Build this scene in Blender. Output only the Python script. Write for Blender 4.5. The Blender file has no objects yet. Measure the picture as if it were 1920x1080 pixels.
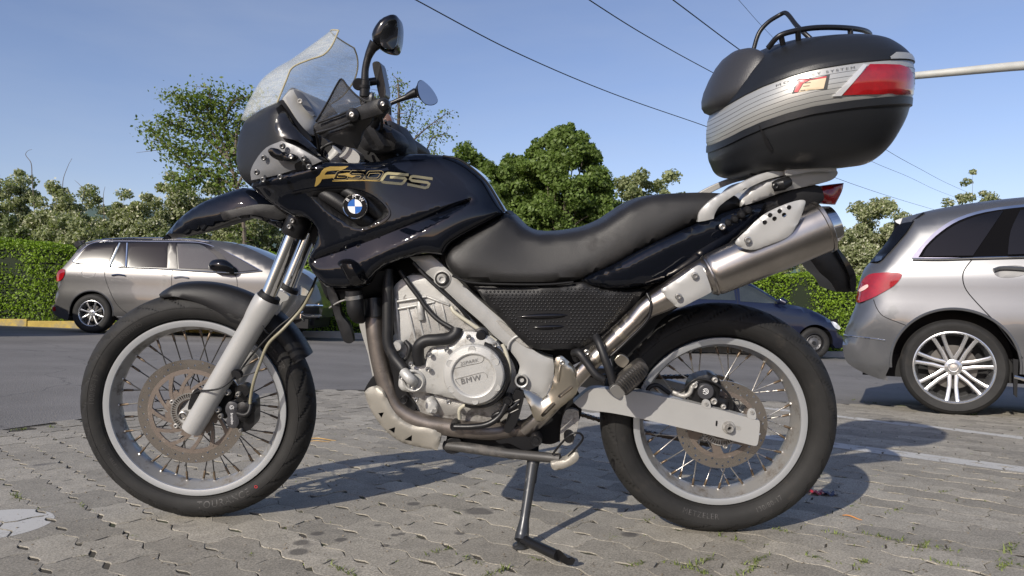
import bpy, bmesh, math, random
import numpy as np
from mathutils import Vector, Matrix, geometry
from mathutils.bvhtree import BVHTree
random.seed(7); rng = np.random.default_rng(7)
scene = bpy.context.scene
COL = scene.collection
PI = math.pi
# ------------------------------------------------------------------ camera
CF, CH, CP, CR = 1371.05, 0.61696, 0.0266340, 0.00942928
cam_d = bpy.data.cameras.new('camera'); cam = bpy.data.objects.new('camera', cam_d); COL.objects.link(cam)
cam_d.sensor_width = 36; cam_d.lens = 36*CF/1920; cam_d.clip_start = 0.05; cam_d.clip_end = 3000
_x = Vector((1, 0, 0)); _y = Vector((0, math.cos(CP), math.sin(CP))); _z = Vector((0, -math.sin(CP), math.cos(CP)))
_r = _x*math.cos(CR)+_z*math.sin(CR); _u = -_x*math.sin(CR)+_z*math.cos(CR)
M = Matrix((( _r.x, _u.x, -_y.x, 0), (_r.y, _u.y, -_y.y, 0), (_r.z, _u.z, -_y.z, CH), (0, 0, 0, 1)))
cam.matrix_world = M
scene.camera = cam
# ------------------------------------------------------------------ light
SUN = Vector((-0.532, -0.847, 0.0)).normalized()*math.cos(math.radians(26.5)); SUN.z = math.sin(math.radians(26.5))
w = bpy.data.worlds.new('World'); scene.world = w; w.use_nodes = True
nt = w.node_tree; nt.nodes.clear()
out = nt.nodes.new('ShaderNodeOutputWorld'); bg = nt.nodes.new('ShaderNodeBackground')
sky = nt.nodes.new('ShaderNodeTexSky'); sky.sky_type = 'NISHITA'; sky.sun_disc = False
sky.sun_elevation = math.radians(26.5); sky.sun_rotation = math.atan2(SUN.x, SUN.y)
sky.air_density = 1.0; sky.dust_density = 0.6; sky.ozone_density = 4.0; sky.altitude = 0
tc = nt.nodes.new('ShaderNodeTexCoord'); mp = nt.nodes.new('ShaderNodeMapping'); mp.inputs['Scale'].default_value = (1.2, 1.2, 5.0)
mp.inputs['Rotation'].default_value = (0.0, 0.35, 0.4)
nz = nt.nodes.new('ShaderNodeTexNoise'); nz.inputs['Scale'].default_value = 1.6; nz.inputs['Detail'].default_value = 7; nz.inputs['Roughness'].default_value = .55
rp = nt.nodes.new('ShaderNodeValToRGB'); rp.color_ramp.elements[0].position = .46; rp.color_ramp.elements[1].position = .8
rp.color_ramp.elements[0].color = (0, 0, 0, 1); rp.color_ramp.elements[1].color = (.25, .25, .25, 1)
mx = nt.nodes.new('ShaderNodeMix'); mx.data_type = 'RGBA'; mx.blend_type = 'MIX'
hs = nt.nodes.new('ShaderNodeMix'); hs.data_type = 'RGBA'; hs.blend_type = 'MULTIPLY'; hs.inputs[0].default_value = 1
hs.inputs[7].default_value = (1.25, 1.0, 0.98, 1)
nt.links.new(tc.outputs['Generated'], mp.inputs[0]); nt.links.new(mp.outputs[0], nz.inputs[0]); nt.links.new(nz.outputs[0], rp.inputs[0])
nt.links.new(sky.outputs[0], hs.inputs[6]); nt.links.new(rp.outputs[0], mx.inputs[0]); nt.links.new(hs.outputs[2], mx.inputs[6])
mx.inputs[7].default_value = (3.6, 4.0, 4.7, 1)
nt.links.new(mx.outputs[2], bg.inputs[0]); nt.links.new(bg.outputs[0], out.inputs[0])
bg.inputs[1].default_value = 0.145
sd = bpy.data.lights.new('sun', 'SUN'); sun = bpy.data.objects.new('sun', sd); COL.objects.link(sun)
sd.energy = 4.9; sd.angle = math.radians(.55); sd.color = (1.0, .93, .82)
sun.rotation_euler = SUN.to_track_quat('Z', 'Y').to_euler()
scene.view_settings.view_transform = 'Standard'; scene.view_settings.look = 'None'
scene.view_settings.exposure = 0.0; scene.view_settings.gamma = 1.0
scene.view_settings.use_curve_mapping = False
# ------------------------------------------------------------------ pixel helpers
CAMP = Vector((0, 0, CH))
def ray(u, v):
    a, b = u-960, v-540
    return (_y + _r*(a/CF) - _u*(b/CF))
def gz(x, y):
    t = min(max((y-2.8)/4.2, 0), 1); s = t*t*(3-2*t)
    X = min(max(x, -14), 14); Y = min(y, 18)
    return s*(-0.0324*X-0.00866*Y)
def ground(u, v, dz=0.0):
    d = ray(u, v); z = dz; p = None
    for _ in range(25):
        t = (z-CH)/d.z; p = CAMP+d*t; z = gz(p.x, p.y)+dz
    return p
def at(u, v, Y):
    d = ray(u, v); return CAMP+d*(Y/d.y)
class Frame:
    """a thing's own axes: x right, y away from the viewer, z up; off = -y"""
    def __init__(s, M): s.M = M; s.I = M.inverted(); s.c = s.I @ CAMP
    def L(s, u, v, off):
        d = s.I.to_3x3() @ ray(u, v); t = (-off-s.c.y)/d.y; p = s.c+d*t
        return (p.x, p.z, off)
    def V(s, u, v, off):
        p = s.L(u, v, off); return Vector((p[0], -off, p[1]))
    def P(s, pts, off=0.0):
        o = []
        for p in pts:
            c = (len(p) and p[-1] == 'c'); q = p[:-1] if c else p
            f = q[2] if len(q) > 2 else off
            l = s.L(q[0], q[1], f); o.append((l[0], l[1], l[2], 1.0 if c else 0.0))
        return o
# ------------------------------------------------------------------ scene helpers
def empty(name, loc=(0, 0, 0), mat=None, **k):
    o = bpy.data.objects.new(name, None); COL.objects.link(o); o.empty_display_size = .1
    if mat is not None: o.matrix_world = mat
    else: o.location = loc
    for a, b in k.items(): o[a] = b
    return o
def mesh(name, V, F, mat=None, parent=None, smooth=True, ang=40, mtx=None, recalc=False, bevel=0, **k):
    me = bpy.data.meshes.new(name)
    me.from_pydata([tuple(v) for v in V], [], [tuple(f) for f in F])
    if recalc:
        bm = bmesh.new(); bm.from_mesh(me); bmesh.ops.remove_doubles(bm, verts=bm.verts, dist=1e-6)
        bmesh.ops.recalc_face_normals(bm, faces=bm.faces); bm.to_mesh(me); bm.free()
    if smooth:
        me.polygons.foreach_set('use_smooth', [True]*len(me.polygons))
        if ang: me.set_sharp_from_angle(angle=math.radians(ang))
    if mat is not None: me.materials.append(mat)
    me.update()
    o = bpy.data.objects.new(name, me); COL.objects.link(o)
    if parent is not None: o.parent = parent
    if mtx is not None: o.matrix_local = mtx
    if bevel:
        b = o.modifiers.new('bevel', 'BEVEL'); b.width = bevel; b.segments = 2; b.limit_method = 'ANGLE'; b.angle_limit = math.radians(40); b.harden_normals = True
    for a, b in k.items(): o[a] = b
    return o
def copy_tree(o, parent=None):
    c = o.copy(); COL.objects.link(c)
    if parent is not None: c.parent = parent; c.matrix_parent_inverse = o.matrix_parent_inverse.copy()
    for ch in list(o.children): copy_tree(ch, c)
    return c
class MB:
    def __init__(s): s.V = []; s.F = []
    def add(s, V, F, M=None):
        n = len(s.V)
        s.V += [tuple(M @ Vector(v)) if M is not None else tuple(v) for v in V]
        s.F += [tuple(i+n for i in f) for f in F]; return s
    def box(s, c, sz, M=None, R=None):
        V = []
        for z in (-.5, .5):
            for y in (-.5, .5):
                for x in (-.5, .5):
                    v = Vector((x*sz[0], y*sz[1], z*sz[2]))
                    if R is not None: v = R @ v
                    V.append(Vector(c)+v)
        return s.add(V, [(0, 1, 3, 2), (4, 6, 7, 5), (0, 4, 5, 1), (2, 3, 7, 6), (0, 2, 6, 4), (1, 5, 7, 3)], M)
    def mk(s, name, mat, parent=None, **k): k.setdefault('recalc', True); return mesh(name, s.V, s.F, mat, parent, **k)
def catmull(P, closed=False, n=6, corner=None):
    P = [np.array(p, float) for p in P]; N = len(P); out = []
    corner = corner or [0]*N
    segs = N if closed else N-1
    for i in range(segs):
        p1, p2 = P[i], P[(i+1) % N]
        p0 = P[i-1] if (closed or i > 0) else p1*2-p2
        p3 = P[(i+2) % N] if (closed or i+2 < N) else p2*2-p1
        if corner[i]: p0 = p1*2-p2
        if corner[(i+1) % N]: p3 = p2*2-p1
        m = n if not (corner[i] and corner[(i+1) % N]) else 2
        d1 = max(np.linalg.norm((p2-p1)), 1e-9); d0 = max(np.linalg.norm((p1-p0)), 1e-9); d2 = max(np.linalg.norm((p3-p2)), 1e-9)
        m1 = (p2-p0)/(d0+d1)*d1; m2 = (p3-p1)/(d1+d2)*d1
        for k in range(m):
            t = k/m; t2 = t*t; t3 = t2*t
            out.append((2*t3-3*t2+1)*p1+(t3-2*t2+t)*m1+(-2*t3+3*t2)*p2+(t3-t2)*m2)
    if not closed: out.append(P[-1])
    return np.array(out)
def tube_geo(P, r, n=12, caps=True, flat=None):
    P = [Vector(p) for p in P]; N = len(P)
    R = list(r) if hasattr(r, '__len__') else [r]*N
    if len(R) != N: R = list(np.interp(np.linspace(0, 1, N), np.linspace(0, 1, len(R)), R))
    V = []; F = []; up = None
    for i in range(N):
        t = (P[min(i+1, N-1)]-P[max(i-1, 0)]).normalized()
        if up is None:
            up = t.orthogonal().normalized() if flat is None else Vector(flat[0]).normalized()
        a = (up-t*up.dot(t)).normalized(); b = t.cross(a); up = a
        fy = 1.0 if flat is None else flat[1]
        for k in range(n):
            th = 2*PI*k/n; V.append(P[i]+a*(math.cos(th)*R[i])+b*(math.sin(th)*R[i]*fy))
    for i in range(N-1):
        for k in range(n):
            k2 = (k+1) % n; F.append((i*n+k, i*n+k2, (i+1)*n+k2, (i+1)*n+k))
    if caps: F.append(tuple(range(n-1, -1, -1))); F.append(tuple(range((N-1)*n, N*n)))
    return V, F
def tube(name, P, r, mat, parent, n=12, sm=6, **k):
    if sm and len(P) > 2: P = catmull(P, n=sm)
    V, F = tube_geo(P, r, n); return mesh(name, V, F, mat, parent, recalc=True, **k)
def lathe_geo(prof, c=(0, 0, 0), n=48, a0=0, a1=2*PI, closed=False):
    """revolve (radius, y) profile about the y axis through c"""
    V = []; F = []; full = abs(a1-a0-2*PI) < 1e-6; m = len(prof); N = n if full else n+1
    for i in range(N):
        a = a0+(a1-a0)*i/n; ca, sa = math.cos(a), math.sin(a)
        for (r, y) in prof: V.append((c[0]+r*ca, c[1]+y, c[2]+r*sa))
    for i in range(n):
        j = (i+1) % N
        for k in range(m if closed else m-1):
            k2 = (k+1) % m; F.append((i*m+k, i*m+k2, j*m+k2, j*m+k))
    return V, F
def inside(poly, q):
    x, y = q[:, 0], q[:, 1]; r = np.zeros(len(q), bool); n = len(poly)
    for i in range(n):
        x1, y1 = poly[i]; x2, y2 = poly[(i+1) % n]
        c = ((y1 > y) != (y2 > y))
        if abs(y2-y1) > 1e-12: r ^= c & (x < (x2-x1)*(y-y1)/(y2-y1)+x1)
    return r
def segdist(poly, q, closed=True):
    d = np.full(len(q), 1e9); n = len(poly)
    for i in range(n if closed else n-1):
        a = np.array(poly[i]); b = np.array(poly[(i+1) % n]); ab = b-a; L = max(ab@ab, 1e-12)
        t = np.clip(((q-a)@ab)/L, 0, 1); d = np.minimum(d, np.linalg.norm(q-(a+t[:, None]*ab), axis=1))
    return d
def cdt(loops, res, addpts=None):
    """triangulate first loop minus the others, interior grid at res. returns verts, tris, loop index lists"""
    V = []; E = []; idx = []
    for lp in loops:
        s = len(V); V += [tuple(p) for p in lp]; n = len(lp); idx.append(list(range(s, s+n)))
        E += [(s+i, s+(i+1) % n) for i in range(n)]
    A = np.array(loops[0]); lo = A.min(0); hi = A.max(0)
    if res:
        gx = np.arange(lo[0]+res*.5, hi[0], res); gy = np.arange(lo[1]+res*.5, hi[1], res*.87)
        if len(gx) and len(gy):
            X, Y = np.meshgrid(gx, gy); X = X+(np.arange(len(gy)) % 2)[:, None]*res*.5
            q = np.stack([X.ravel(), Y.ravel()], 1); m = inside(A, q)
            for h in loops[1:]: m &= ~inside(h, q)
            q = q[m]
            if len(q):
                d = segdist(loops[0], q)
                for h in loops[1:]: d = np.minimum(d, segdist(h, q))
                q = q[d > res*.35]
                if addpts is not None:
                    A2 = np.array(addpts); mk_ = inside(A, A2) & (segdist(loops[0], A2) > res*.3); A2 = A2[mk_]
                    dd = np.array([((A2-p)**2).sum(1).min() for p in q]) if len(A2) else np.full(len(q), 1.0)
                    q = np.vstack([q[dd > (res*.55)**2], A2])
                V += [tuple(p) for p in q]
    r = geometry.delaunay_2d_cdt([Vector(v) for v in V], E, [], 0, 1e-7, True)
    v2 = np.array([tuple(p) for p in r[0]]); tr = [tuple(f) for f in r[2]]
    orig = r[3]; mp_ = {}
    for i, o in enumerate(orig):
        for k in o: mp_[k] = i
    idx = [[mp_[k] for k in l if k in mp_] for l in idx]
    c = np.array([v2[list(f)].mean(0) for f in tr]); m = inside(A, c)
    for h in loops[1:]: m &= ~inside(h, c)
    tr = [f for f, k in zip(tr, m) if k]
    return v2, tr, idx
def panel_geo(pts, bulge=0.0, R=.05, th=.008, res=.02, holes=(), extra=None, offfn=None, mode='back', sm=True, back=None, relax=2, addpts=None):
    P = np.array([p[:3] for p in pts]); cor = [p[3] if len(p) > 3 else 0 for p in pts]
    S = catmull(P, True, 4, cor) if sm else P
    H = []
    for h in holes:
        hp = np.array([p[:3] for p in h]); H.append(hp)
    loops = [S[:, :2]]+[h[:, :2] for h in H]
    v2, tr, idx = cdt(loops, res, addpts)
    N = len(v2); off = np.zeros(N); d = segdist(loops[0], v2)
    bnd = np.zeros(N, bool)
    if offfn is None:
        allb = S; used = np.array(idx[0])
        bnd[used] = True
        for k in used:
            j = np.argmin(((allb[:, :2]-v2[k])**2).sum(1)); off[k] = allb[j, 2]
        # harmonic fill by inverse distance start + relaxation
        free = np.where(~bnd)[0]
        if len(free):
            ub = np.where(bnd)[0]
            D = ((v2[free][:, None, :]-v2[ub][None])**2).sum(2)+1e-8; W = 1/D**1.25
            off[free] = (W*off[ub][None]).sum(1)/W.sum(1)
    else:
        off = offfn(v2[:, 0], v2[:, 1], d)
    if bulge:
        t = np.clip(d/R, 0, 1); b = bulge*np.sqrt(np.clip(1-(1-t)**2, 0, 1))
        if relax and len(tr):
            e = set()
            for f in tr:
                for a, c in ((0, 1), (1, 2), (2, 0)): e.add((f[a], f[c])); e.add((f[c], f[a]))
            e = np.array(list(e)); deg = np.bincount(e[:, 0], minlength=N)
            for _ in range(relax):
                s = np.bincount(e[:, 0], weights=b[e[:, 1]], minlength=N)/np.maximum(deg, 1)
                b = np.where(d < 1e-6, b, np.where(t < .5, b, .4*b+.6*s))
        off = off+b
    if extra is not None: off = off+extra(v2[:, 0], v2[:, 1], d)
    V = [(x, -o, z) for (x, z), o in zip(v2, off)]
    if mode == 'front': return V, tr
    if mode == 'full': B = [(x, o, z) for (x, z), o in zip(v2, off)]
    else:
        bo = off-th if back is None else np.full(N, back)
        B = [(x, -o, z) for (x, z), o in zip(v2, bo)]
    F = list(tr)+[(c+N, b+N, a+N) for a, b, c in tr]
    for l in idx:
        n = len(l)
        for i in range(n):
            a, b = l[i], l[(i+1) % n]
            if a != b: F.append((a, b, b+N, a+N))
    return V+B, F
def panel(name, pts, mat, parent, bevel=0, ang=40, label=None, **k):
    V, F = panel_geo(pts, **k)
    o = mesh(name, V, F, mat, parent, recalc=True, bevel=bevel, ang=ang)
    if label: o['label'] = label
    return o
def circ(fr, u, v, rpx, off, n=14, ry=None):
    c = fr.L(u, v, off); e = fr.L(u+rpx, v, off); r = abs(e[0]-c[0])
    return [(c[0]+r*math.cos(2*PI*i/n), c[1]+r*math.sin(2*PI*i/n), off, 0) for i in range(n)]
def bolt_geo(c, r, h=.006, ax=None):
    """socket head bolt seen from -y"""
    V, F = lathe_geo([(0, -h*.35), (r*.42, -h*.35), (r*.45, -h*.9), (r*.62, -h), (r*.9, -h*.8), (r, -h*.3), (r, 0)], c, 14)
    return V, F
def join(*gs):
    m = MB()
    for V, F in gs: m.add(V, F)
    return m
# text as triangles, height ~1, centred
def text_geo(s, shear=0.0, bold=0.0, ext=0.0, space=1.0):
    cu = bpy.data.curves.new('t', 'FONT'); cu.body = s; cu.align_x = 'CENTER'; cu.align_y = 'CENTER'; cu.size = 1.4
    cu.shear = shear; cu.offset = bold; cu.extrude = 0.0; cu.space_character = space; cu.resolution_u = 4
    ob = bpy.data.objects.new('t', cu); me = bpy.data.meshes.new_from_object(ob)
    V = np.array([tuple(v.co) for v in me.vertices]); F = [tuple(p.vertices) for p in me.polygons]
    bpy.data.objects.remove(ob); bpy.data.meshes.remove(me); bpy.data.curves.remove(cu)
    return V, F
# ------------------------------------------------------------------ materials
MATS = {}
def N(nt, t, **k):
    n = nt.nodes.new('ShaderNode'+t)
    for a, b in k.items():
        if a in n.inputs: n.inputs[a].default_value = b
        else: setattr(n, a, b)
    return n
def mat(name, col=(.5, .5, .5), rough=.5, metal=0.0, coat=0.0, spec=.5, var=0.0, vscale=8.0, bump=0.0, bscale=200.0, rvar=0.0, dirt=None, dscale=6.0, dpos=.55, trans=0.0, alpha=1.0, obj=True, coatr=.03, rnd=0.0, detail=5.0, aniso=0.0):
    if name in MATS: return MATS[name]
    m = bpy.data.materials.new(name); m.use_nodes = True; nt = m.node_tree; b = nt.nodes['Principled BSDF']
    b.inputs['Base Color'].default_value = (*col, 1); b.inputs['Roughness'].default_value = rough; b.inputs['Metallic'].default_value = metal
    b.inputs['Coat Weight'].default_value = coat; b.inputs['Coat Roughness'].default_value = coatr; b.inputs['Specular IOR Level'].default_value = spec
    b.inputs['Transmission Weight'].default_value = trans; b.inputs['Alpha'].default_value = alpha; b.inputs['Anisotropic'].default_value = aniso
    tc = N(nt, 'TexCoord'); L = nt.links.new; co = tc.outputs['Object']
    cur = None
    if var or rnd:
        nz = N(nt, 'TexNoise', Scale=vscale, Detail=detail, Roughness=.6); L(co, nz.inputs['Vector'])
        mr = N(nt, 'MapRange'); mr.inputs[1].default_value = .3; mr.inputs[2].default_value = .7; mr.inputs[3].default_value = 1-var; mr.inputs[4].default_value = 1+var
        L(nz.outputs[0], mr.inputs[0]); fac = mr.outputs[0]
        if rnd:
            oi = N(nt, 'ObjectInfo'); m2 = N(nt, 'MapRange'); m2.inputs[3].default_value = 1-rnd; m2.inputs[4].default_value = 1+rnd
            L(oi.outputs['Random'], m2.inputs[0]); mm = N(nt, 'Math', operation='MULTIPLY'); L(fac, mm.inputs[0]); L(m2.outputs[0], mm.inputs[1]); fac = mm.outputs[0]
        mul = N(nt, 'VectorMath', operation='SCALE'); mul.inputs[0].default_value = col; L(fac, mul.inputs['Scale']); cur = mul.outputs[0]
        L(cur, b.inputs['Base Color'])
    if dirt:
        nz2 = N(nt, 'TexNoise', Scale=dscale, Detail=8.0, Roughness=.7); L(co, nz2.inputs['Vector'])
        m3 = N(nt, 'MapRange'); m3.inputs[1].default_value = dpos; m3.inputs[2].default_value = dpos+.18; L(nz2.outputs[0], m3.inputs[0])
        mxx = N(nt, 'Mix', data_type='RGBA'); mxx.inputs[7].default_value = (*dirt, 1); L(m3.outputs[0], mxx.inputs[0])
        if cur: L(cur, mxx.inputs[6])
        else: mxx.inputs[6].default_value = (*col, 1)
        L(mxx.outputs[2], b.inputs['Base Color'])
        m4 = N(nt, 'MapRange'); m4.inputs[3].default_value = rough; m4.inputs[4].default_value = min(1, rough+.35); L(m3.outputs[0], m4.inputs[0]); L(m4.outputs[0], b.inputs['Roughness'])
    elif rvar:
        nz3 = N(nt, 'TexNoise', Scale=vscale*1.7, Detail=6.0); L(co, nz3.inputs['Vector'])
        m5 = N(nt, 'MapRange'); m5.inputs[1].default_value = .3; m5.inputs[2].default_value = .7; m5.inputs[3].default_value = max(.02, rough-rvar); m5.inputs[4].default_value = rough+rvar
        L(nz3.outputs[0], m5.inputs[0]); L(m5.outputs[0], b.inputs['Roughness'])
    if bump:
        nb = N(nt, 'TexNoise', Scale=bscale, Detail=3.0); L(co, nb.inputs['Vector'])
        bp = N(nt, 'Bump', Strength=bump, Distance=.002); L(nb.outputs[0], bp.inputs['Height']); L(bp.outputs[0], b.inputs['Normal'])
    MATS[name] = m; return m
gloss = mat('gloss_navy_paint', (.0026, .0036, .0068), .2, coat=1.0, spec=.0, dirt=(.012, .012, .014), dscale=14, dpos=.74)
blackgloss = mat('gloss_black', (.004, .004, .005), .16, coat=.6, spec=.2)
matte = mat('matte_black_plastic', (.011, .011, .012), .42, spec=.35, bump=.25, bscale=900, var=.15, dirt=(.035, .033, .03), dscale=9, dpos=.66)
satin = mat('satin_black_metal', (.009, .009, .010), .35, spec=.4, bump=.1, bscale=500, dirt=(.05, .045, .04), dscale=18, dpos=.62)
black = mat('black_shadow_plastic', (.005, .005, .006), .6, spec=.3)
rubber = mat('tyre_rubber', (.018, .0175, .017), .68, spec=.3, bump=.25, bscale=700, var=.25, vscale=12, dirt=(.05, .044, .038), dscale=9, dpos=.58)
rubberm = mat('tyre_letter_rubber', (.034, .032, .031), .6)
hose = mat('hose_rubber', (.011, .011, .012), .5, spec=.4, dirt=(.035, .032, .03), dscale=20, dpos=.6)
silverp = mat('silver_paint', (.35, .348, .338), .36, metal=.12, var=.05, dirt=(.30, .285, .26), dscale=16, dpos=.66)
silverd = mat('grey_plastic_silver', (.17, .173, .18), .42, metal=.25, bump=.1, bscale=900, var=.05)
cast = mat('cast_aluminium', (.43, .427, .41), .45, metal=.3, bump=.3, bscale=380, var=.08, dirt=(.2, .185, .16), dscale=22, dpos=.56)
castd = mat('cast_aluminium_dirty', (.36, .35, .33), .5, metal=.4, bump=.4, bscale=300, dirt=(.1, .09, .08), dscale=24, dpos=.5)
chrome = mat('chrome', (.78, .78, .78), .07, metal=1.0, rvar=.04)
steel = mat('brushed_steel', (.42, .39, .36), .28, metal=1.0, var=.14, vscale=14, rvar=.08, dirt=(.2, .165, .13), dscale=13, dpos=.62)
steelg = mat('gold_tinted_steel', (.58, .53, .44), .3, metal=1.0, var=.08)
bolt = mat('bolt_steel', (.42, .41, .39), .35, metal=.9)
header = mat('heat_browned_steel', (.18, .157, .14), .42, metal=.75, var=.3, vscale=18, dirt=(.09, .075, .062), dscale=22, dpos=.52)
plate_m = mat('bead_blasted_plate', (.32, .30, .26), .5, metal=.4, bump=.15, bscale=600, dirt=(.24, .22, .19), dscale=12, dpos=.58)
rimm = mat('rim_aluminium', (.60, .62, .64), .34, metal=.75, rvar=.08, dirt=(.32, .3, .28), dscale=14, dpos=.66)
rimin = mat('rim_dusty_aluminium', (.42, .41, .39), .42, metal=.65, dirt=(.17, .15, .13), dscale=20, dpos=.5)
discm = mat('disc_steel', (.36, .325, .29), .26, metal=.9, rvar=.06)
discc = mat('disc_carrier_rusty', (.2, .165, .14), .5, metal=.6, bump=.4, bscale=350, dirt=(.3, .26, .22), dscale=40, dpos=.58)
spokem = mat('spoke_steel', (.5, .48, .45), .32, metal=.9, dirt=(.1, .085, .07), dscale=60, dpos=.5)
spoked = mat('spoke_dark', (.09, .085, .08), .4, metal=.7)
nipm = mat('nipple_brass', (.15, .11, .075), .45, metal=.6)
seatm = mat('seat_vinyl', (.013, .0125, .0125), .46, spec=.4, dirt=(.022, .02, .019), dscale=5, dpos=.55, bump=.28, bscale=650, var=.1)
redlens = mat('red_lens', (.26, .002, .004), .12, coat=1.0, var=.25, vscale=30)
casem = mat('case_black_plastic', (.011, .012, .014), .38, spec=.4, bump=.22, bscale=700, dirt=(.026, .025, .024), dscale=8, dpos=.66)
casesil = mat('case_silver_plastic', (.42, .42, .40), .36, metal=.5, dirt=(.3, .29, .26), dscale=30, dpos=.66)
gold = mat('gold_decal', (.52, .36, .10), .3, metal=.5)
goldp = mat('pale_gold_decal', (.38, .34, .19), .34, metal=.4)
cream = mat('cream_decal', (.62, .5, .34), .4)
redd = mat('red_decal', (.45, .03, .04), .35)
white = mat('white_decal', (.75, .75, .75), .35)
blue = mat('blue_enamel', (.02, .12, .42), .25, coat=.6)
dgrey = mat('dark_print', (.05, .05, .05), .4)
hosep = mat('pale_brake_hose', (.24, .22, .15), .4, bump=.2)
mirror = mat('mirror_glass', (.85, .87, .9), .03, metal=1.0)
phonem = mat('phone_black', (.012, .012, .013), .3)
rubr = mat('rubber_peg', (.022, .02, .018), .6, bump=.3, dirt=(.06, .052, .045), dscale=30, dpos=.5)
cloth = mat('nylon_cloth', (.014, .014, .016), .6, bump=.7, bscale=120)
# clear scratched windshield and smoked deflector
def glassy(name, col, a, rough, haze):
    m = bpy.data.materials.new(name); m.use_nodes = True; nt = m.node_tree; nt.nodes.clear(); L = nt.links.new
    o = N(nt, 'OutputMaterial'); tr = N(nt, 'BsdfTransparent'); tr.inputs[0].default_value = (*col, 1)
    gl = N(nt, 'BsdfGlossy', Roughness=rough); df = N(nt, 'BsdfDiffuse'); df.inputs[0].default_value = (*haze, 1)
    tl = N(nt, 'BsdfTranslucent'); tl.inputs[0].default_value = (*haze, 1)
    fa = N(nt, 'LayerWeight', Blend=.5); fp = N(nt, 'Math', operation='POWER'); fp.inputs[1].default_value = 4.0; L(fa.outputs['Facing'], fp.inputs[0]); fr = N(nt, 'Math', operation='MULTIPLY_ADD'); fr.inputs[1].default_value = .45; fr.inputs[2].default_value = .03; L(fp.outputs[0], fr.inputs[0]); m1 = N(nt, 'MixShader'); m2 = N(nt, 'MixShader'); m3 = N(nt, 'MixShader'); m3.inputs[0].default_value = .5
    tc = N(nt, 'TexCoord'); mp = N(nt, 'Mapping'); mp.inputs['Rotation'].default_value = (0, .8, 0); mp.inputs['Scale'].default_value = (1, 1, 5)
    nz = N(nt, 'TexNoise', Scale=26.0, Detail=10.0, Roughness=.8); L(tc.outputs['Object'], mp.inputs[0]); L(mp.outputs[0], nz.inputs['Vector'])
    mr = N(nt, 'MapRange'); mr.inputs[1].default_value = .35; mr.inputs[2].default_value = .7; mr.inputs[3].default_value = a*.4; mr.inputs[4].default_value = min(1, a*1.8)
    L(nz.outputs[0], mr.inputs[0]); L(mr.outputs[0], m1.inputs[0]); L(tr.outputs[0], m1.inputs[1]); L(df.outputs[0], m3.inputs[1]); L(tl.outputs[0], m3.inputs[2]); L(m3.outputs[0], m1.inputs[2])
    L(fr.outputs[0], m2.inputs[0]); L(m1.outputs[0], m2.inputs[1]); L(gl.outputs[0], m2.inputs[2]); L(m2.outputs[0], o.inputs[0])
    return m
shieldm = glassy('scratched_clear_plastic', (.985, .992, .99), .24, .10, (.90, .91, .84))
smokem = glassy('smoked_plastic', (.62, .60, .58), .34, .15, (.16, .155, .145))
def carglass(name, col, mixc=.5):
    m = bpy.data.materials.new(name); m.use_nodes = True; nt = m.node_tree; nt.nodes.clear(); L = nt.links.new
    o = N(nt, 'OutputMaterial'); tr = N(nt, 'BsdfTransparent'); tr.inputs[0].default_value = (*col, 1)
    gl = N(nt, 'BsdfGlossy', Roughness=.02); gl.inputs[0].default_value = (.9, .9, .9, 1)
    lw = N(nt, 'Fresnel', IOR=1.6); ad = N(nt, 'Math', operation='ADD'); ad.inputs[1].default_value = mixc
    m1 = N(nt, 'MixShader'); L(lw.outputs[0], ad.inputs[0]); L(ad.outputs[0], m1.inputs[0]); L(tr.outputs[0], m1.inputs[1]); L(gl.outputs[0], m1.inputs[2]); L(m1.outputs[0], o.inputs[0])
    return m
glass_dark = mat('tinted_car_glass', (.004, .0045, .006), .05, spec=.35)
glass_clear = mat('clear_car_glass', (.028, .033, .029), .05, coat=.8, spec=.7, var=.25, vscale=2)
# car paints
def paint(name, col, metal=.6): return mat(name, col, .32, metal=metal, coat=1.0, coatr=.04, var=.03, vscale=3, dirt=tuple(c*.75 for c in col), dscale=3, dpos=.62)
p_mpv = paint('warm_grey_paint', (.112, .109, .106), .6); p_van = paint('silver_grey_paint', (.135, .138, .145), .65); p_blue = paint('dark_blue_paint', (.003, .006, .026), .3)
alloy = mat('alloy_silver', (.6, .6, .6), .22, metal=.85); alloyd = mat('alloy_black', (.015, .015, .016), .3)
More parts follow.
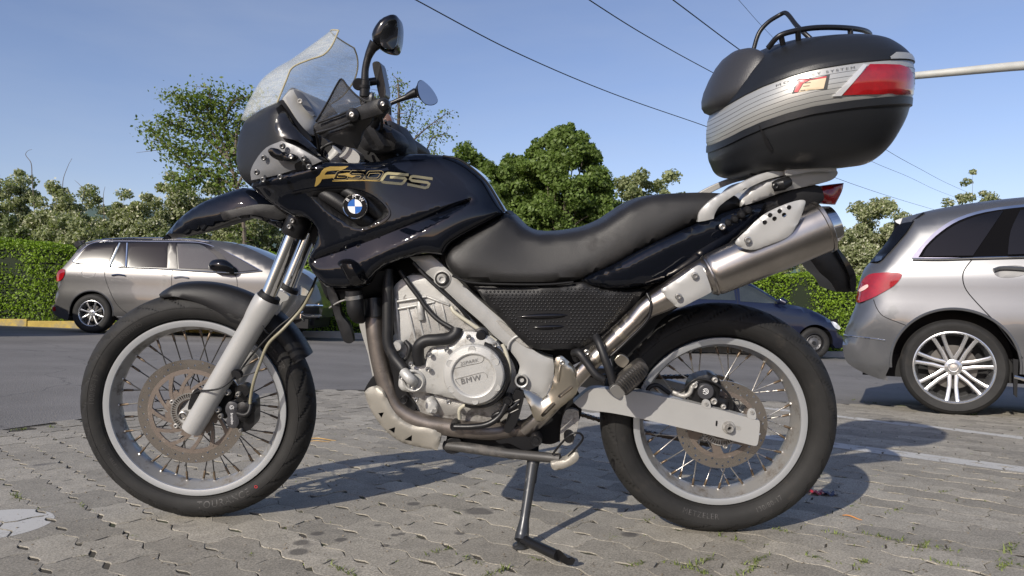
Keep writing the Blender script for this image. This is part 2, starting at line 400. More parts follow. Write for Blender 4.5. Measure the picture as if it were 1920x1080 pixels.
# ------------------------------------------------------------------ ground
def mat_asphalt():
    m = bpy.data.materials.new('asphalt'); m.use_nodes = True; nt = m.node_tree; b = nt.nodes['Principled BSDF']; L = nt.links.new
    g = N(nt, 'NewGeometry'); n1 = N(nt, 'TexNoise', Scale=.6, Detail=6.0); n2 = N(nt, 'TexNoise', Scale=90.0, Detail=4.0, Roughness=.8); n3 = N(nt, 'TexVoronoi', Scale=120.0)
    for n in (n1, n2, n3): L(g.outputs['Position'], n.inputs['Vector'])
    a = N(nt, 'Math', operation='ADD'); L(n1.outputs[0], a.inputs[0]); L(n2.outputs[0], a.inputs[1])
    r = N(nt, 'ValToRGB'); e = r.color_ramp.elements; e[0].position = .38; e[0].color = (.125, .117, .108, 1); e[1].position = .75; e[1].color = (.27, .256, .24, 1)
    h = N(nt, 'Math', operation='MULTIPLY'); h.inputs[1].default_value = .5; L(a.outputs[0], h.inputs[0]); L(h.outputs[0], r.inputs[0])
    n7 = N(nt, 'TexNoise', Scale=.35, Detail=8.0, Roughness=.7); vc = N(nt, 'TexVoronoi', Scale=.45, feature='DISTANCE_TO_EDGE'); n8 = N(nt, 'TexNoise', Scale=2.5, Detail=6.0); L(g.outputs['Position'], n7.inputs['Vector']); L(g.outputs['Position'], n8.inputs['Vector']); wv_ = N(nt, 'VectorMath', operation='MULTIPLY_ADD'); wv_.inputs[1].default_value = (.5, .5, .5); L(n8.outputs['Color'], wv_.inputs[0]); L(g.outputs['Position'], wv_.inputs[2]); L(wv_.outputs[0], vc.inputs['Vector'])
    mm1 = N(nt, 'MapRange'); mm1.inputs[1].default_value = .35; mm1.inputs[2].default_value = .65; mm1.inputs[3].default_value = .84; mm1.inputs[4].default_value = 1.12; L(n7.outputs[0], mm1.inputs[0])
    mm2 = N(nt, 'MapRange'); mm2.inputs[1].default_value = .0; mm2.inputs[2].default_value = .006; mm2.inputs[3].default_value = .62; L(vc.outputs['Distance'], mm2.inputs[0]); mm3 = N(nt, 'Math', operation='MULTIPLY'); L(mm1.outputs[0], mm3.inputs[0]); L(mm2.outputs[0], mm3.inputs[1])
    sc_ = N(nt, 'VectorMath', operation='SCALE'); L(r.outputs[0], sc_.inputs[0]); L(mm3.outputs[0], sc_.inputs['Scale']); L(sc_.outputs[0], b.inputs['Base Color'])
    b.inputs['Roughness'].default_value = .85; bp = N(nt, 'Bump', Strength=.6, Distance=.004); L(n3.outputs[0], bp.inputs['Height']); L(bp.outputs[0], b.inputs['Normal'])
    return m
def mat_paver(name, pos='Position', base=(.300, .270, .216), rnd=.20):
    m = bpy.data.materials.new(name); m.use_nodes = True; nt = m.node_tree; b = nt.nodes['Principled BSDF']; L = nt.links.new
    g = N(nt, 'NewGeometry')
    n1 = N(nt, 'TexNoise', Scale=1.4, Detail=5.0, Roughness=.6); n2 = N(nt, 'TexNoise', Scale=170.0, Detail=4.0, Roughness=.9); n3 = N(nt, 'TexNoise', Scale=14.0, Detail=6.0, Roughness=.7)
    n4 = N(nt, 'TexVoronoi', Scale=330.0); n5 = N(nt, 'TexNoise', Scale=7.0, Detail=3.0)
    for n in (n1, n2, n3, n4, n5): L(g.outputs['Position'], n.inputs['Vector'])
    mr = N(nt, 'MapRange'); mr.inputs[1].default_value = .25; mr.inputs[2].default_value = .75; mr.inputs[3].default_value = .12; mr.inputs[4].default_value = 1.88; L(n2.outputs[0], mr.inputs[0])
    mr2 = N(nt, 'MapRange'); mr2.inputs[1].default_value = .3; mr2.inputs[2].default_value = .7; mr2.inputs[3].default_value = .8; mr2.inputs[4].default_value = 1.18; L(n3.outputs[0], mr2.inputs[0])
    oi = N(nt, 'ObjectInfo'); m3 = N(nt, 'MapRange'); m3.inputs[3].default_value = 1-rnd; m3.inputs[4].default_value = 1+rnd
    at_ = N(nt, 'Attribute'); at_.attribute_name = 'rnd'; sm = N(nt, 'Math', operation='ADD'); L(oi.outputs['Random'], sm.inputs[0]); L(at_.outputs['Fac'], sm.inputs[1])
    fr = N(nt, 'Math', operation='FRACT'); L(sm.outputs[0], fr.inputs[0]); L(fr.outputs[0], m3.inputs[0])
    a = N(nt, 'Math', operation='MULTIPLY'); L(mr.outputs[0], a.inputs[0]); L(mr2.outputs[0], a.inputs[1])
    c = N(nt, 'Math', operation='MULTIPLY'); L(a.outputs[0], c.inputs[0]); L(m3.outputs[0], c.inputs[1])
    col = N(nt, 'Mix', data_type='RGBA'); col.inputs[6].default_value = (*base, 1); col.inputs[7].default_value = (base[0]*.94, base[1]*.97, base[2]*1.02, 1); L(n1.outputs[0], col.inputs[0])
    s = N(nt, 'VectorMath', operation='SCALE'); L(col.outputs[2], s.inputs[0]); L(c.outputs[0], s.inputs['Scale'])
    # dark oily stains
    st = N(nt, 'MapRange'); st.inputs[1].default_value = .66; st.inputs[2].default_value = .76; L(n5.outputs[0], st.inputs[0])
    sx = N(nt, 'Mix', data_type='RGBA'); sx.inputs[7].default_value = (.10, .092, .085, 1); h = N(nt, 'Math', operation='MULTIPLY'); h.inputs[1].default_value = .8; L(st.outputs[0], h.inputs[0]); L(h.outputs[0], sx.inputs[0]); L(s.outputs[0], sx.inputs[6])
    prev = None
    for (u, v, r) in ((895, 958, .040), (912, 961, .022), (740, 1003, .012), (752, 1001, .011), (708, 985, .011), (863, 1000, .016), (775, 945, .022), (565, 1018, .022), (640, 1012, .018), (722, 1023, .013), (560, 1035, .026), (1180, 1002, .024), (595, 1000, .02)):
        q = ground(u, v); dn = N(nt, 'VectorMath', operation='DISTANCE'); dn.inputs[1].default_value = (q.x, q.y, q.z); L(g.outputs['Position'], dn.inputs[0])
        m_r = N(nt, 'MapRange'); m_r.inputs[1].default_value = r*1.15; m_r.inputs[2].default_value = r*.75; L(dn.outputs['Value'], m_r.inputs[0])
        if prev is None: prev = m_r.outputs[0]
        else:
            mxn = N(nt, 'Math', operation='MAXIMUM'); L(prev, mxn.inputs[0]); L(m_r.outputs[0], mxn.inputs[1]); prev = mxn.outputs[0]
    sh_ = N(nt, 'Math', operation='MULTIPLY'); L(prev, sh_.inputs[0]); L(mr2.outputs[0], sh_.inputs[1]); sh2 = N(nt, 'Math', operation='MULTIPLY'); sh2.inputs[1].default_value = .72; sh2.use_clamp = True; L(sh_.outputs[0], sh2.inputs[0])
    sy = N(nt, 'Mix', data_type='RGBA'); sy.inputs[7].default_value = (.055, .05, .045, 1); L(sh2.outputs[0], sy.inputs[0]); L(sx.outputs[2], sy.inputs[6])
    L(sy.outputs[2], b.inputs['Base Color']); b.inputs['Roughness'].default_value = .88
    bp = N(nt, 'Bump', Strength=.55, Distance=.002); L(n2.outputs[0], bp.inputs['Height']); bp2 = N(nt, 'Bump', Strength=.4, Distance=.004); L(n3.outputs[0], bp2.inputs['Height']); L(bp.outputs[0], bp2.inputs['Normal']); L(bp2.outputs[0], b.inputs['Normal'])
    return m
M_asph = mat_asphalt(); M_pav = mat_paver('concrete_paver')
M_joint = mat('joint_soil', (.052, .045, .033), .95, var=.35, vscale=30, bump=.8, bscale=150, dirt=(.06, .085, .022), dscale=6, dpos=.54)
# road sheet to the horizon
xs = list(np.linspace(-16, 16, 33)); ys = list(np.linspace(-2, 20, 45)); xs = [-900, -300, -80, -30]+xs+[30, 80, 300, 900]; ys = [-300, -60, -10]+ys+[40, 120, 400, 1200]
V = []; F = []
pave_poly = [(-9, -3), (-2.49, 3.5), (-1.45, 5.41), (-.6, 5.62), (2.0, 5.66), (8.5, 5.8), (8.5, -3)]
for y in ys:
    for x in xs: V.append((x, y, gz(x, y)-.03))
nx = len(xs)
for j in range(len(ys)-1):
    for i in range(nx-1): F.append((j*nx+i, j*nx+i+1, (j+1)*nx+i+1, (j+1)*nx+i))
mesh('road', V, F, M_asph, None, kind='structure')
# asphalt surface flush with the pavers beyond the paved apron
def drape(name, loops, z, m, res=.6, parent=None, **k):
    v2, tr, _ = cdt([np.array(l) for l in loops], res)
    return mesh(name, [(x, y, gz(x, y)+z) for x, y in v2], [t if True else t for t in tr], m, parent, **k)
edge = [(-9, -3)]
for i in range(len(pave_poly)-1):
    pass
wob = []
for (a, b) in zip(pave_poly[:-2], pave_poly[1:-1]):
    for k in range(12):
        t = k/12; x = a[0]+(b[0]-a[0])*t; y = a[1]+(b[1]-a[1])*t; wob.append((x+random.uniform(-.012, .012), y+random.uniform(-.015, .015)))
wob.append(pave_poly[-2])
outer = [(-16, -3)]+wob+[(8.5, -3), (16, -3), (16, 19), (-16, 19)]
outer2 = wob+[(16, 5.8), (16, 19), (-16, 19), (-16, -3)]
drape('asphalt_layer', [outer2], -.002, M_asph, .7, kind='structure')
paving = drape('paving', [pave_poly], -.0028, M_joint, .35, kind='structure')
PP = np.array(pave_poly)
PL, PW, PA = .224, .112, .0085
d1 = np.array((1, -1.0))/math.sqrt(2); d2 = np.array((1.0, 1.0))/math.sqrt(2)
def wav(s):
    t = (s/(PW)) % 1.0
    if t < .15: return 0+0*t-PA
    if t < .5: return -PA+2*PA*(t-.15)/.35 if t < .5 else PA
    if t < .65: return PA
    return PA-2*PA*(t-.65)/.35
def paver_outline():
    o = []
    br = [0, .15, .5, .65, 1.0]
    ss = sorted(set([b*PW for b in br]+[PW+b*PW for b in br]))
    for s in ss: o.append((s, wav(s)))
    o += [(PL+.007, PW*.3), (PL-.007, PW*.62)]
    for s in reversed(ss): o.append((s, PW+wav(s)))
    o += [(-.007, PW*.62), (.007, PW*.3)]
    r = []
    for p in o:
        if not r or (abs(p[0]-r[-1][0])+abs(p[1]-r[-1][1])) > 1e-5: r.append(p)
    return np.array(r)
PO = paver_outline()
def inset(P, d):
    n = len(P); out = []
    for i in range(n):
        a, b, c = P[i-1], P[i], P[(i+1) % n]
        e1 = (b-a)/np.linalg.norm(b-a); e2 = (c-b)/np.linalg.norm(c-b); n1 = np.array((-e1[1], e1[0])); n2 = np.array((-e2[1], e2[0]))
        m = n1+n2; m /= np.linalg.norm(m); out.append(b+m*d/max(.4, m@n1))
    return np.array(out)
def paver_geo(seed, sides=True):
    r = np.random.default_rng(seed); n = len(PO); ctr = np.array((PL/2, PW/2))
    A = inset(PO, .0013)+r.normal(0, .0008, (n, 2)); B = inset(A, .0011)
    V = [(*(p-ctr), -.0006) for p in A]+[(*(p-ctr), 0.0) for p in B]; F = [tuple(range(n, 2*n))]
    for i in range(n): j = (i+1) % n; F.append((i, j, n+j, n+i))
    if sides:
        V += [(*(p-ctr), -.03) for p in A]
        for i in range(n): j = (i+1) % n; F.append((2*n+i, 2*n+j, j, i))
    return V, F
pmesh = []
for k in range(5):
    V, F = paver_geo(k); me = bpy.data.meshes.new('paver'); me.from_pydata([tuple(map(float, v)) for v in V], [], F); me.materials.append(M_pav)
    pmesh.append(me)
ang = math.atan2(d1[1], d1[0])
cells = []
for j in range(-90, 110):
    for i in range(-60, 60):
        s = i*PL+(j % 2)*PL/2+PL/2; t = j*PW+PW/2
        p = d1*s+d2*t
        if p[1] < .9 or p[1] > 5.9 or p[0] < -4.2 or p[0] > 8.2: continue
        if abs(p[0]) > .78*p[1]+.45 and not (p[1] > 4.2): continue
        cells.append((p[0], p[1]))
C_ = np.array(cells); m_ = inside(PP, C_) & (segdist(PP, C_) > .02); C_ = C_[m_]
vis = np.abs(C_[:, 0]) < .71*C_[:, 1]+.05
order = np.lexsort((np.hypot(C_[:, 0], C_[:, 1]-.2)+np.where((C_[:, 1] > 1.62) & vis, 0, 50),))
C_ = C_[order]
for k, (x, y) in enumerate(C_[:300]):
    o = bpy.data.objects.new('paver', random.choice(pmesh)); COL.objects.link(o); o.parent = paving
    o.rotation_mode = 'XYZ'; o.location = (x, y, gz(x, y)+random.uniform(-.0009, .0007)); o.rotation_euler = (random.gauss(0, .0035), random.gauss(0, .0035), ang+random.gauss(0, .006)+(PI if random.random() < .5 else 0))
PTR = []
for o in paving.children: PTR.append((o.location.copy(), o.rotation_euler.to_matrix()))
VV = []; FF = []; att = []
tm = [paver_geo(k+9, sides=False) for k in range(4)]
for k, (x, y) in enumerate(C_[300:]):
    V, F = tm[k % 4]; n = len(VV); a = ang+random.gauss(0, .005); ca, sa = math.cos(a), math.sin(a); z = gz(x, y)+random.uniform(-.0009, .0007); r = random.random()
    tx, ty = random.gauss(0, .0035), random.gauss(0, .0035); PTR.append((Vector((x, y, z)), Matrix(((ca, -sa, 0), (sa, ca, 0), (tx, ty, 1)))))
    VV += [(x+ca*v[0]-sa*v[1], y+sa*v[0]+ca*v[1], z+v[2]+tx*v[0]+ty*v[1]) for v in V]; FF += [tuple(i+n for i in f) for f in F]; att += [r]*len(V)
far = mesh('pavers_beyond', VV, FF, M_pav, paving, kind='stuff', smooth=False)
at_ = far.data.attributes.new('rnd', 'FLOAT', 'POINT'); at_.data.foreach_set('value', att)
# worn white paint
def mat_worn():
    m = bpy.data.materials.new('worn_white_paint'); m.use_nodes = True; nt = m.node_tree; b = nt.nodes['Principled BSDF']; L = nt.links.new
    g = N(nt, 'NewGeometry'); n1 = N(nt, 'TexNoise', Scale=9.0, Detail=8.0, Roughness=.75); n2 = N(nt, 'TexNoise', Scale=150.0, Detail=2.0)
    L(g.outputs['Position'], n1.inputs['Vector']); L(g.outputs['Position'], n2.inputs['Vector'])
    a = N(nt, 'Math', operation='ADD'); L(n1.outputs[0], a.inputs[0]); L(n2.outputs[0], a.inputs[1])
    mr = N(nt, 'MapRange'); mr.inputs[1].default_value = .72; mr.inputs[2].default_value = .9; mr.inputs[3].default_value = .35; L(a.outputs[0], mr.inputs[0]); L(mr.outputs[0], b.inputs['Alpha'])
    b.inputs['Base Color'].default_value = (.47, .46, .43, 1); b.inputs['Roughness'].default_value = .8
    return m
M_worn = mat_worn()
BO = inset(inset(PO, .0007), .0026)-np.array((PL/2, PW/2))
def paint_poly(name, P, label, cat_):
    """paint lying on the paver tops only: clip the mark against every paver it touches"""
    P = np.array(P, float); V = []; F = []; lo, hi = P.min(0)-.15, P.max(0)+.15
    for loc, R3 in PTR:
        if not (lo[0] < loc.x < hi[0] and lo[1] < loc.y < hi[1]): continue
        T = np.array([(loc.x+R3[0][0]*p[0]+R3[0][1]*p[1], loc.y+R3[1][0]*p[0]+R3[1][1]*p[1]) for p in BO])
        ia = inside(P, T); 
        if not ia.any() and not inside(T, P).any() and segdist(P, np.array([[loc.x, loc.y]]))[0] > .12: continue
        near = [p for p in P]
        loops = [T, P]; vs = [Vector(p) for p in T]+[Vector(p) for p in P]; n1, n2 = len(T), len(P)
        es = [(k, (k+1) % n1) for k in range(n1)]+[(n1+k, n1+(k+1) % n2) for k in range(n2)]
        r = geometry.delaunay_2d_cdt(vs, es, [], 0, 1e-7, False); v2 = np.array([tuple(p) for p in r[0]])
        tr = [tuple(f) for f in r[2]]
        if not tr: continue
        c = np.array([v2[list(f)].mean(0) for f in tr]); m = inside(T, c) & inside(P, c)
        tr = [f for f, k in zip(tr, m) if k]
        if not tr: continue
        used = sorted({i for f in tr for i in f}); mp2 = {a: len(V)+b for b, a in enumerate(used)}
        Ri = R3.inverted()
        for a in used:
            dx, dy = v2[a][0]-loc.x, v2[a][1]-loc.y; lx, ly = Ri[0][0]*dx+Ri[0][1]*dy, Ri[1][0]*dx+Ri[1][1]*dy
            V.append((v2[a][0], v2[a][1], loc.z+R3[2][0]*lx+R3[2][1]*ly+.0006))
        F += [tuple(mp2[i] for i in f) for f in tr]
    o = mesh(name, V, F, M_worn, None, smooth=False, label=label, category=cat_)
def strip_px(name, pts, wd, label):
    G = [ground(u, v) for u, v in pts]; a = Vector(G[0][:2]); b = Vector(G[-1][:2]); t = (b-a).normalized(); a2 = a-t*1.6; b2 = b+t*2.2; n = Vector((-t.y, t.x))*wd/2
    paint_poly(name, [tuple(a2-n+(b2-a2)*k/40) for k in range(41)]+[tuple(b2+n+(a2-b2)*k/40) for k in range(41)], label, 'road marking')
strip_px('painted_line', [(1570, 781), (1920, 821)], .10, 'thin worn white bay line, the farther one, nearest the silver car wheel')
strip_px('painted_line', [(1560, 834), (1920, 881)], .135, 'wider worn white bay line just behind the rear motorcycle wheel')
gc = ground(-25, 985)
paint_poly('painted_spot', [(gc.x+.16*math.cos(a)*1.0, gc.y+.16*math.sin(a)) for a in np.linspace(0, 2*PI, 40, endpoint=False)], 'round worn white paint spot at the left edge of the paving', 'road marking')
# weeds
M_weed = mat('weed_green', (.13, .16, .04), .6, rnd=.2, var=.4, vscale=30)
tufts = [(30, 932, 1.2), (155, 948, .7), (1217, 975, .8), (1369, 1009, 1.0), (1472, 997, .9), (1564, 1001, 1.1), (1650, 1007, 1.6), (1690, 1015, .9), (1732, 1024, 1.3), (1765, 1028, 1), (1684, 956, .9), (1770, 922, .8), (1894, 1029, 1.6), (1316, 1054, 1.6), (1290, 1066, 1.4),
         (1421, 1052, 1.3), (1402, 1072, 1.7), (1537, 1048, 1.0), (1779, 1059, 1.2), (1616, 1057, 1.1), (647, 1072, 1.3), (820, 1035, 1.1), (886, 1052, 1), (935, 1072, 1.3), (1193, 1060, 1), (861, 929, .6), (1600, 950, .5), (1828, 778, 2.0), (1950, 800, 1), (1700, 640, 0), (1880, 1062, 1.2), (470, 1040, .5),
         (1640, 756, 1.5), (1600, 750, 1.2), (95, 800, 1.0), (40, 805, 1.0), (250, 1005, .5), (1910, 1060, 1), (1010, 1050, .7), (1150, 1006, .6), (1868, 905, .6), (1690, 762, 1.2)]
V = []; F = []
def blade(p, h, wd, lean):
    n = len(V); a = random.uniform(0, 2*PI); t = Vector((math.cos(a), math.sin(a), 0)); s = Vector((-t.y, t.x, 0))*wd
    for k, f in ((0, 1), (.5, .9), (1, .05)):
        q = p+t*lean*k*k+Vector((0, 0, h*k*(1-.35*k*lean/max(h, 1e-4)*.5))); V.append(q-s*f*.5); V.append(q+s*f*.5)
    F.append((n, n+1, n+3, n+2)); F.append((n+2, n+3, n+5, n+4))
for (u, v, s) in tufts:
    if s <= 0: continue
    g0 = ground(u, v); dirx = Vector((1, -1, 0)).normalized() if random.random() < .6 else Vector((1, 1, 0)).normalized()
    for k in range(int(26*s)):
        p = g0+dirx*random.gauss(0, .022*s)+Vector((random.gauss(0, .005), random.gauss(0, .005), -.002)); blade(p, random.uniform(.004, .014)*min(s, 1.4), random.uniform(.002, .005), random.uniform(.004, .022))
for k in range(1700):   # tiny moss and seedlings in the joints
    j = random.choice(range(len(C_))); x, y = C_[j]
    if y > 4.8 or random.random() < (0.35 if x < .3 else .0): continue
    e = random.choice([d1*random.uniform(-.11, .11)+d2*.056, d2*random.uniform(-.05, .05)+d1*.112])
    for q in range(3): blade(Vector((x+e[0]+random.gauss(0, .002), y+e[1]+random.gauss(0, .002), gz(x, y)-.004)), random.uniform(.003, .009), .003, random.uniform(.001, .008))
mesh('joint_weeds', V, F, M_weed, None, smooth=False, kind='stuff')
# small leaves / twig / scrap
def litter(name, u, v, L_, wd, a, m, label, cat_, h=.003):
    g0 = ground(u, v); P = [Vector((g0.x+math.cos(a)*L_*(t-.5), g0.y+math.sin(a)*L_*(t-.5), g0.z+.004+h*math.sin(t*5))) for t in np.linspace(0, 1, 6)]
    V, F = tube_geo(P, [wd*.5, wd, wd, wd*.9, wd*.4], 6); mesh(name, V, F, m, None, recalc=True, label=label, category=cat_)
M_straw = mat('dry_straw', (.42, .26, .09), .7, var=.3)
litter('dry_stem', 606, 825, .13, .0026, -.25, M_straw, 'dry yellow straw stem lying just behind the front wheel', 'stem')
litter('dry_stem', 600, 829, .09, .002, .1, M_straw, 'short thin dry stem under the longer straw behind the front wheel', 'stem')
litter('twig', 1598, 972, .055, .0022, -.75, mat('orange_twig', (.45, .2, .06), .7), 'small orange brown twig on the paving right of the rear wheel', 'twig')
g0 = ground(1531, 926); b0 = ground(1552, 931)
m = MB()
for (p, a, s) in ((g0, .2, .028),):
    for t in range(5):
        for r_ in range(4): m.V.append((p.x+(t-2)*s*.5*math.cos(a), p.y+(r_-1.5)*s*.5, p.z+.006+.006*math.sin(t*2.1+r_*1.7)))
    for t in range(4):
        for r_ in range(3): m.F.append((t*4+r_, t*4+r_+1, (t+1)*4+r_+1, (t+1)*4+r_))
sc = empty('torn_wrapper', g0, label='small torn red and blue plastic wrapper beside the rear tyre', category='litter')
mi = Matrix.Translation(-g0)
mesh('red_piece', [mi @ Vector(v) for v in m.V], m.F, redd, sc)
mesh('blue_piece', [mi @ Vector(v)+Vector((.035, -.01, -.001)) for v in m.V], m.F, mat('navy_film', (.03, .035, .08), .3), sc)

# grit and dry leaf crumbs lying on the paving
V = []; F = []
for k in range(1500):
    y = random.uniform(1.5, 5.2); x = random.uniform(-.7, .8)*y; r_ = random.uniform(.0012, .0042); a = random.uniform(0, 6.28); n = len(V); h_ = random.uniform(.001, .003); z = gz(x, y)+.0005
    for q in range(4): V.append((x+r_*math.cos(a+q*1.57)*random.uniform(.6, 1.4), y+r_*math.sin(a+q*1.57)*random.uniform(.6, 1.4), z+h_*random.random()))
    V.append((x, y, z+h_*1.5)); F += [(n+q, n+(q+1) % 4, n+4) for q in range(4)]
mesh('grit', V, F, mat('grit_crumbs', (.17, .14, .10), .9, var=.8, vscale=9), None, smooth=False, kind='stuff')
# ------------------------------------------------------------------ motorcycle
MB_W = Matrix.Translation((.57326, 2.08762, 0)) @ Matrix.Rotation(-.0523081, 4, 'Z') @ Matrix.Rotation(.147938, 4, 'X')
WB = 1.46757
FL = Matrix.Translation((-WB, 0, .33)) @ Matrix.Rotation(.0934, 4, 'Z')
B = Frame(MB_W); FF = Frame(MB_W @ FL)
bike = empty('motorcycle', mat=MB_W, label='black touring motorcycle parked on its side stand on the paving', category='motorcycle')
def wheel_part(name, mtx, R, TW, rr, rw, nsp, disc_r, disc_off, front):
    """axle at the origin of mtx, axle along y"""
    hub = MB()
    if front: prof = [(0, -.075), (.018, -.075), (.02, -.06), (.03, -.05), (.042, -.045), (.042, -.036), (.026, -.03), (.022, 0), (.026, .03), (.042, .036), (.042, .045), (.02, .05), (.018, .075), (0, .075)]
    else: prof = [(0, -.08), (.022, -.08), (.03, -.06), (.05, -.055), (.06, -.045), (.06, -.035), (.04, -.03), (.034, 0), (.04, .03), (.06, .035), (.06, .045), (.06, .06), (0, .06)]
    hub.add(*lathe_geo(prof, n=40))
    wname = 'front_wheel' if front else 'rear_wheel'
    wobj = hub.mk(wname, castd, bike, mtx=mtx)
    # rim
    f = rw/2; a = rr
    out_ = [(a, -f), (a+.001, -f+.003), (a-.009, -f+.005), (a-.013, -f+.014), (a-.016, -.010)]
    prof = [(a-.001, -f-.001), (a, -f+.002), (a-.004, -f+.005), (a-.012, -f+.012), (a-.02, -.008), (a-.02, .008), (a-.012, f-.012), (a-.004, f-.005), (a, f-.002), (a-.001, f+.001),
            (a-.009, f+.0015), (a-.0175, f-.0005), (a-.019, f-.004), (a-.021, f-.012), (a-.030, .012), (a-.033, 0), (a-.030, -.012), (a-.021, -f+.012), (a-.019, -f+.004), (a-.0175, -f+.0005), (a-.009, -f-.0015)]
    V, F = lathe_geo(prof, n=120, closed=True)
    rim = mesh('rim', V, F, rimm, wobj, recalc=True, ang=35)
    rim.data.materials.append(rimin)
    for p in rim.data.polygons:
        c = p.center; r = math.hypot(c.x, c.z)
        if r < a-.0185: p.material_index = 1
    # balance weights
    # tyre
    nA = 800; ns = 40; V = []; Ftri = []
    hw = TW/2; tr = R; bead = a-.001
    def sec(q):  # q -1..1 from near bead over the tread to the far bead
        aq = abs(q); sg = -1 if q < 0 else 1
        if aq > .56:   # sidewall
            k = (aq-.56)/.44; r = (tr-.034)+(bead-(tr-.034))*k; bul = hw*(1.0-.30*(k-.18)**2*1.6 if k > .18 else 1.0-.25*(.18-k)**2)
            y = bul+(f-hw*.93)*max(0, (k-.55)/.45)**2*.9
            return r, sg*y
        k = aq/.56; ang_ = k*1.25
        y = hw*.995*math.sin(ang_)/math.sin(1.25); r = tr-.0345*(1-math.cos(ang_))/(1-math.cos(1.25))
        return r, sg*y
    NG = 26 if front else 24
    qs = list(np.linspace(-1, 1, ns+1))
    for i in range(nA):
        th = 2*PI*i/nA; ct, st = math.cos(th), math.sin(th)
        for q in qs:
            r, y = sec(q); aq = abs(q)
            if .05 < aq < .60:
                ph = (th*NG/(2*PI)+(2.3 if front else -2.6)*aq+(.5 if q > 0 else 0)) % 1.0
                wdt = .085 if front else .07
                if abs(ph-.5) < wdt and (aq > .16): 
                    nrm = .0062*min(1, 3*(1-(abs(ph-.5)/wdt)**2))
                    r -= nrm
                ph2 = (th*NG/(2*PI)-(1.2 if front else -1.4)*aq+(.2 if q > 0 else .7)) % 1.0
                if abs(ph2-.5) < wdt*.8 and .05 < aq < .3: r -= .003*(1-(abs(ph2-.5)/wdt)**2)
            if .60 < aq < .615: r -= 0
            V.append((r*ct, y, r*st))
    m_ = ns+1
    for i in range(nA):
        j = (i+1) % nA
        for k in range(ns): Ftri.append((i*m_+k, i*m_+k+1, j*m_+k+1, j*m_+k))
    ty = mesh('tyre', V, Ftri, rubber, wobj, ang=60)
    # sidewall rings and lettering
    def polar(s, th0, rad, size, bold=0, y0=None, name='tyre_lettering', flip=False, space=1.15, m=rubberm):
        TV, TF = text_geo(s, bold=bold, ext=.02, space=space); o = []
        for x, y, z in TV:
            aa = th0-(x*size)/rad if not flip else th0+(x*size)/rad; r = rad+y*size if not flip else rad-y*size
            k = (r-bead)/((tr-.034)-bead); q = .56+.44*(1-k); rr_, yy = sec(-q)
            o.append((r*math.cos(aa), yy-.0006-max(0, z)*.02, r*math.sin(aa)))
        mesh(name, o, TF, m, wobj, smooth=False)
    midr = (bead+tr-.034)/2
    if front:
        polar('100/90-19', math.radians(190), midr+.004, .0135); polar('TOURANCE', math.radians(-52), midr+.004, .019, bold=0, flip=True); polar('METZELER', math.radians(62), midr+.003, .020, bold=0); polar('57H  TUBELESS', math.radians(232), midr, .008, flip=True)
        polar('ENDURO', math.radians(148), midr+.003, .012)
        m = MB(); m.add(*lathe_geo([(0, -.0006), (.004, -.0006)], n=10)); 
        aa = math.radians(-31); rr0 = midr+.004; k = (rr0-bead)/((tr-.034)-bead); yy = sec(-(.56+.44*(1-k)))[1]
        ring = MB().add(*lathe_geo([(.0028, -.001), (.0046, -.001)], (rr0*math.cos(aa), yy, rr0*math.sin(aa)), 14)); ring.mk('paint_dot', redd, wobj, recalc=False)
    else:
        polar('130/80-17', math.radians(-70), midr, .012, flip=True); polar('METZELER', math.radians(-112), midr, .014, bold=0, flip=True)
    # fine sidewall ring ridges
    rg = MB()
    for rr_ in (bead+.006, bead+.009, (tr-.034)-.004):
        k = (rr_-bead)/((tr-.034)-bead); yy = sec(-(.56+.44*(1-k)))[1]
        rg.add(*lathe_geo([(rr_-.0008, yy+.001), (rr_, yy-.0009), (rr_+.0008, yy+.001)], n=100))
    rg.mk('sidewall_rib', rubber, wobj, recalc=False)
    # spokes
    hr = .040 if front else .058
    kinds = []
    for side in (-1, 1):
        for dr in (-1, 1):
            a_h = dr*math.radians(52 if front else 42); p0 = Vector((hr*math.cos(a_h), side*.038, hr*math.sin(a_h))); re = a-.028
            p1 = Vector((re, side*.008, 0)); d = p1-p0; P = [p0, p0+d*.5, p0+d*.84, p0+d*.86, p1]
            V, F = tube_geo(P, [.0017, .0017, .0018, .0034, .0034], 7); me = bpy.data.meshes.new('spoke'); me.from_pydata([tuple(v) for v in V], [], F); me.polygons.foreach_set('use_smooth', [True]*len(F))
            me.materials.append(spoked if front else spokem); me.materials.append(nipm)
            for p in me.polygons:
                if p.center.x > p1.x*.0+ (p0+d*.85).x and (p.center-p1).length < (d.length*.17): p.material_index = 1
            kinds.append(me)
    for i in range(nsp):
        k = i % 4; o = bpy.data.objects.new('spoke', kinds[[0, 3, 1, 2][k]]); COL.objects.link(o); o.parent = wobj
        o.matrix_local = Matrix.Rotation(-(i+.15)*2*PI/nsp, 4, 'Y')
    # nipple seats on rim
    sm_ = MB()
    for i in range(nsp):
        an = (i+.15)*2*PI/nsp; c = Vector(((a-.030)*math.cos(an), (-.008 if [0, 3, 1, 2][i % 4] < 2 else .008), (a-.030)*math.sin(an)))
        V, F = tube_geo([c+Vector((math.cos(an), 0, math.sin(an)))*.006, c-Vector((math.cos(an), 0, math.sin(an)))*.004], [.007, .004], 8); sm_.add(V, F)
    sm_.mk('spoke_seat', rimin, wobj)
    # brake disc
    dth = .0045; nh = 44
    lp = [(disc_r*math.cos(t), disc_r*math.sin(t)) for t in np.linspace(0, 2*PI, 96, endpoint=False)]
    ri = disc_r-.031; hi = [(ri*math.cos(t), ri*math.sin(t)) for t in np.linspace(0, 2*PI, 72, endpoint=False)]
    holes = [hi]
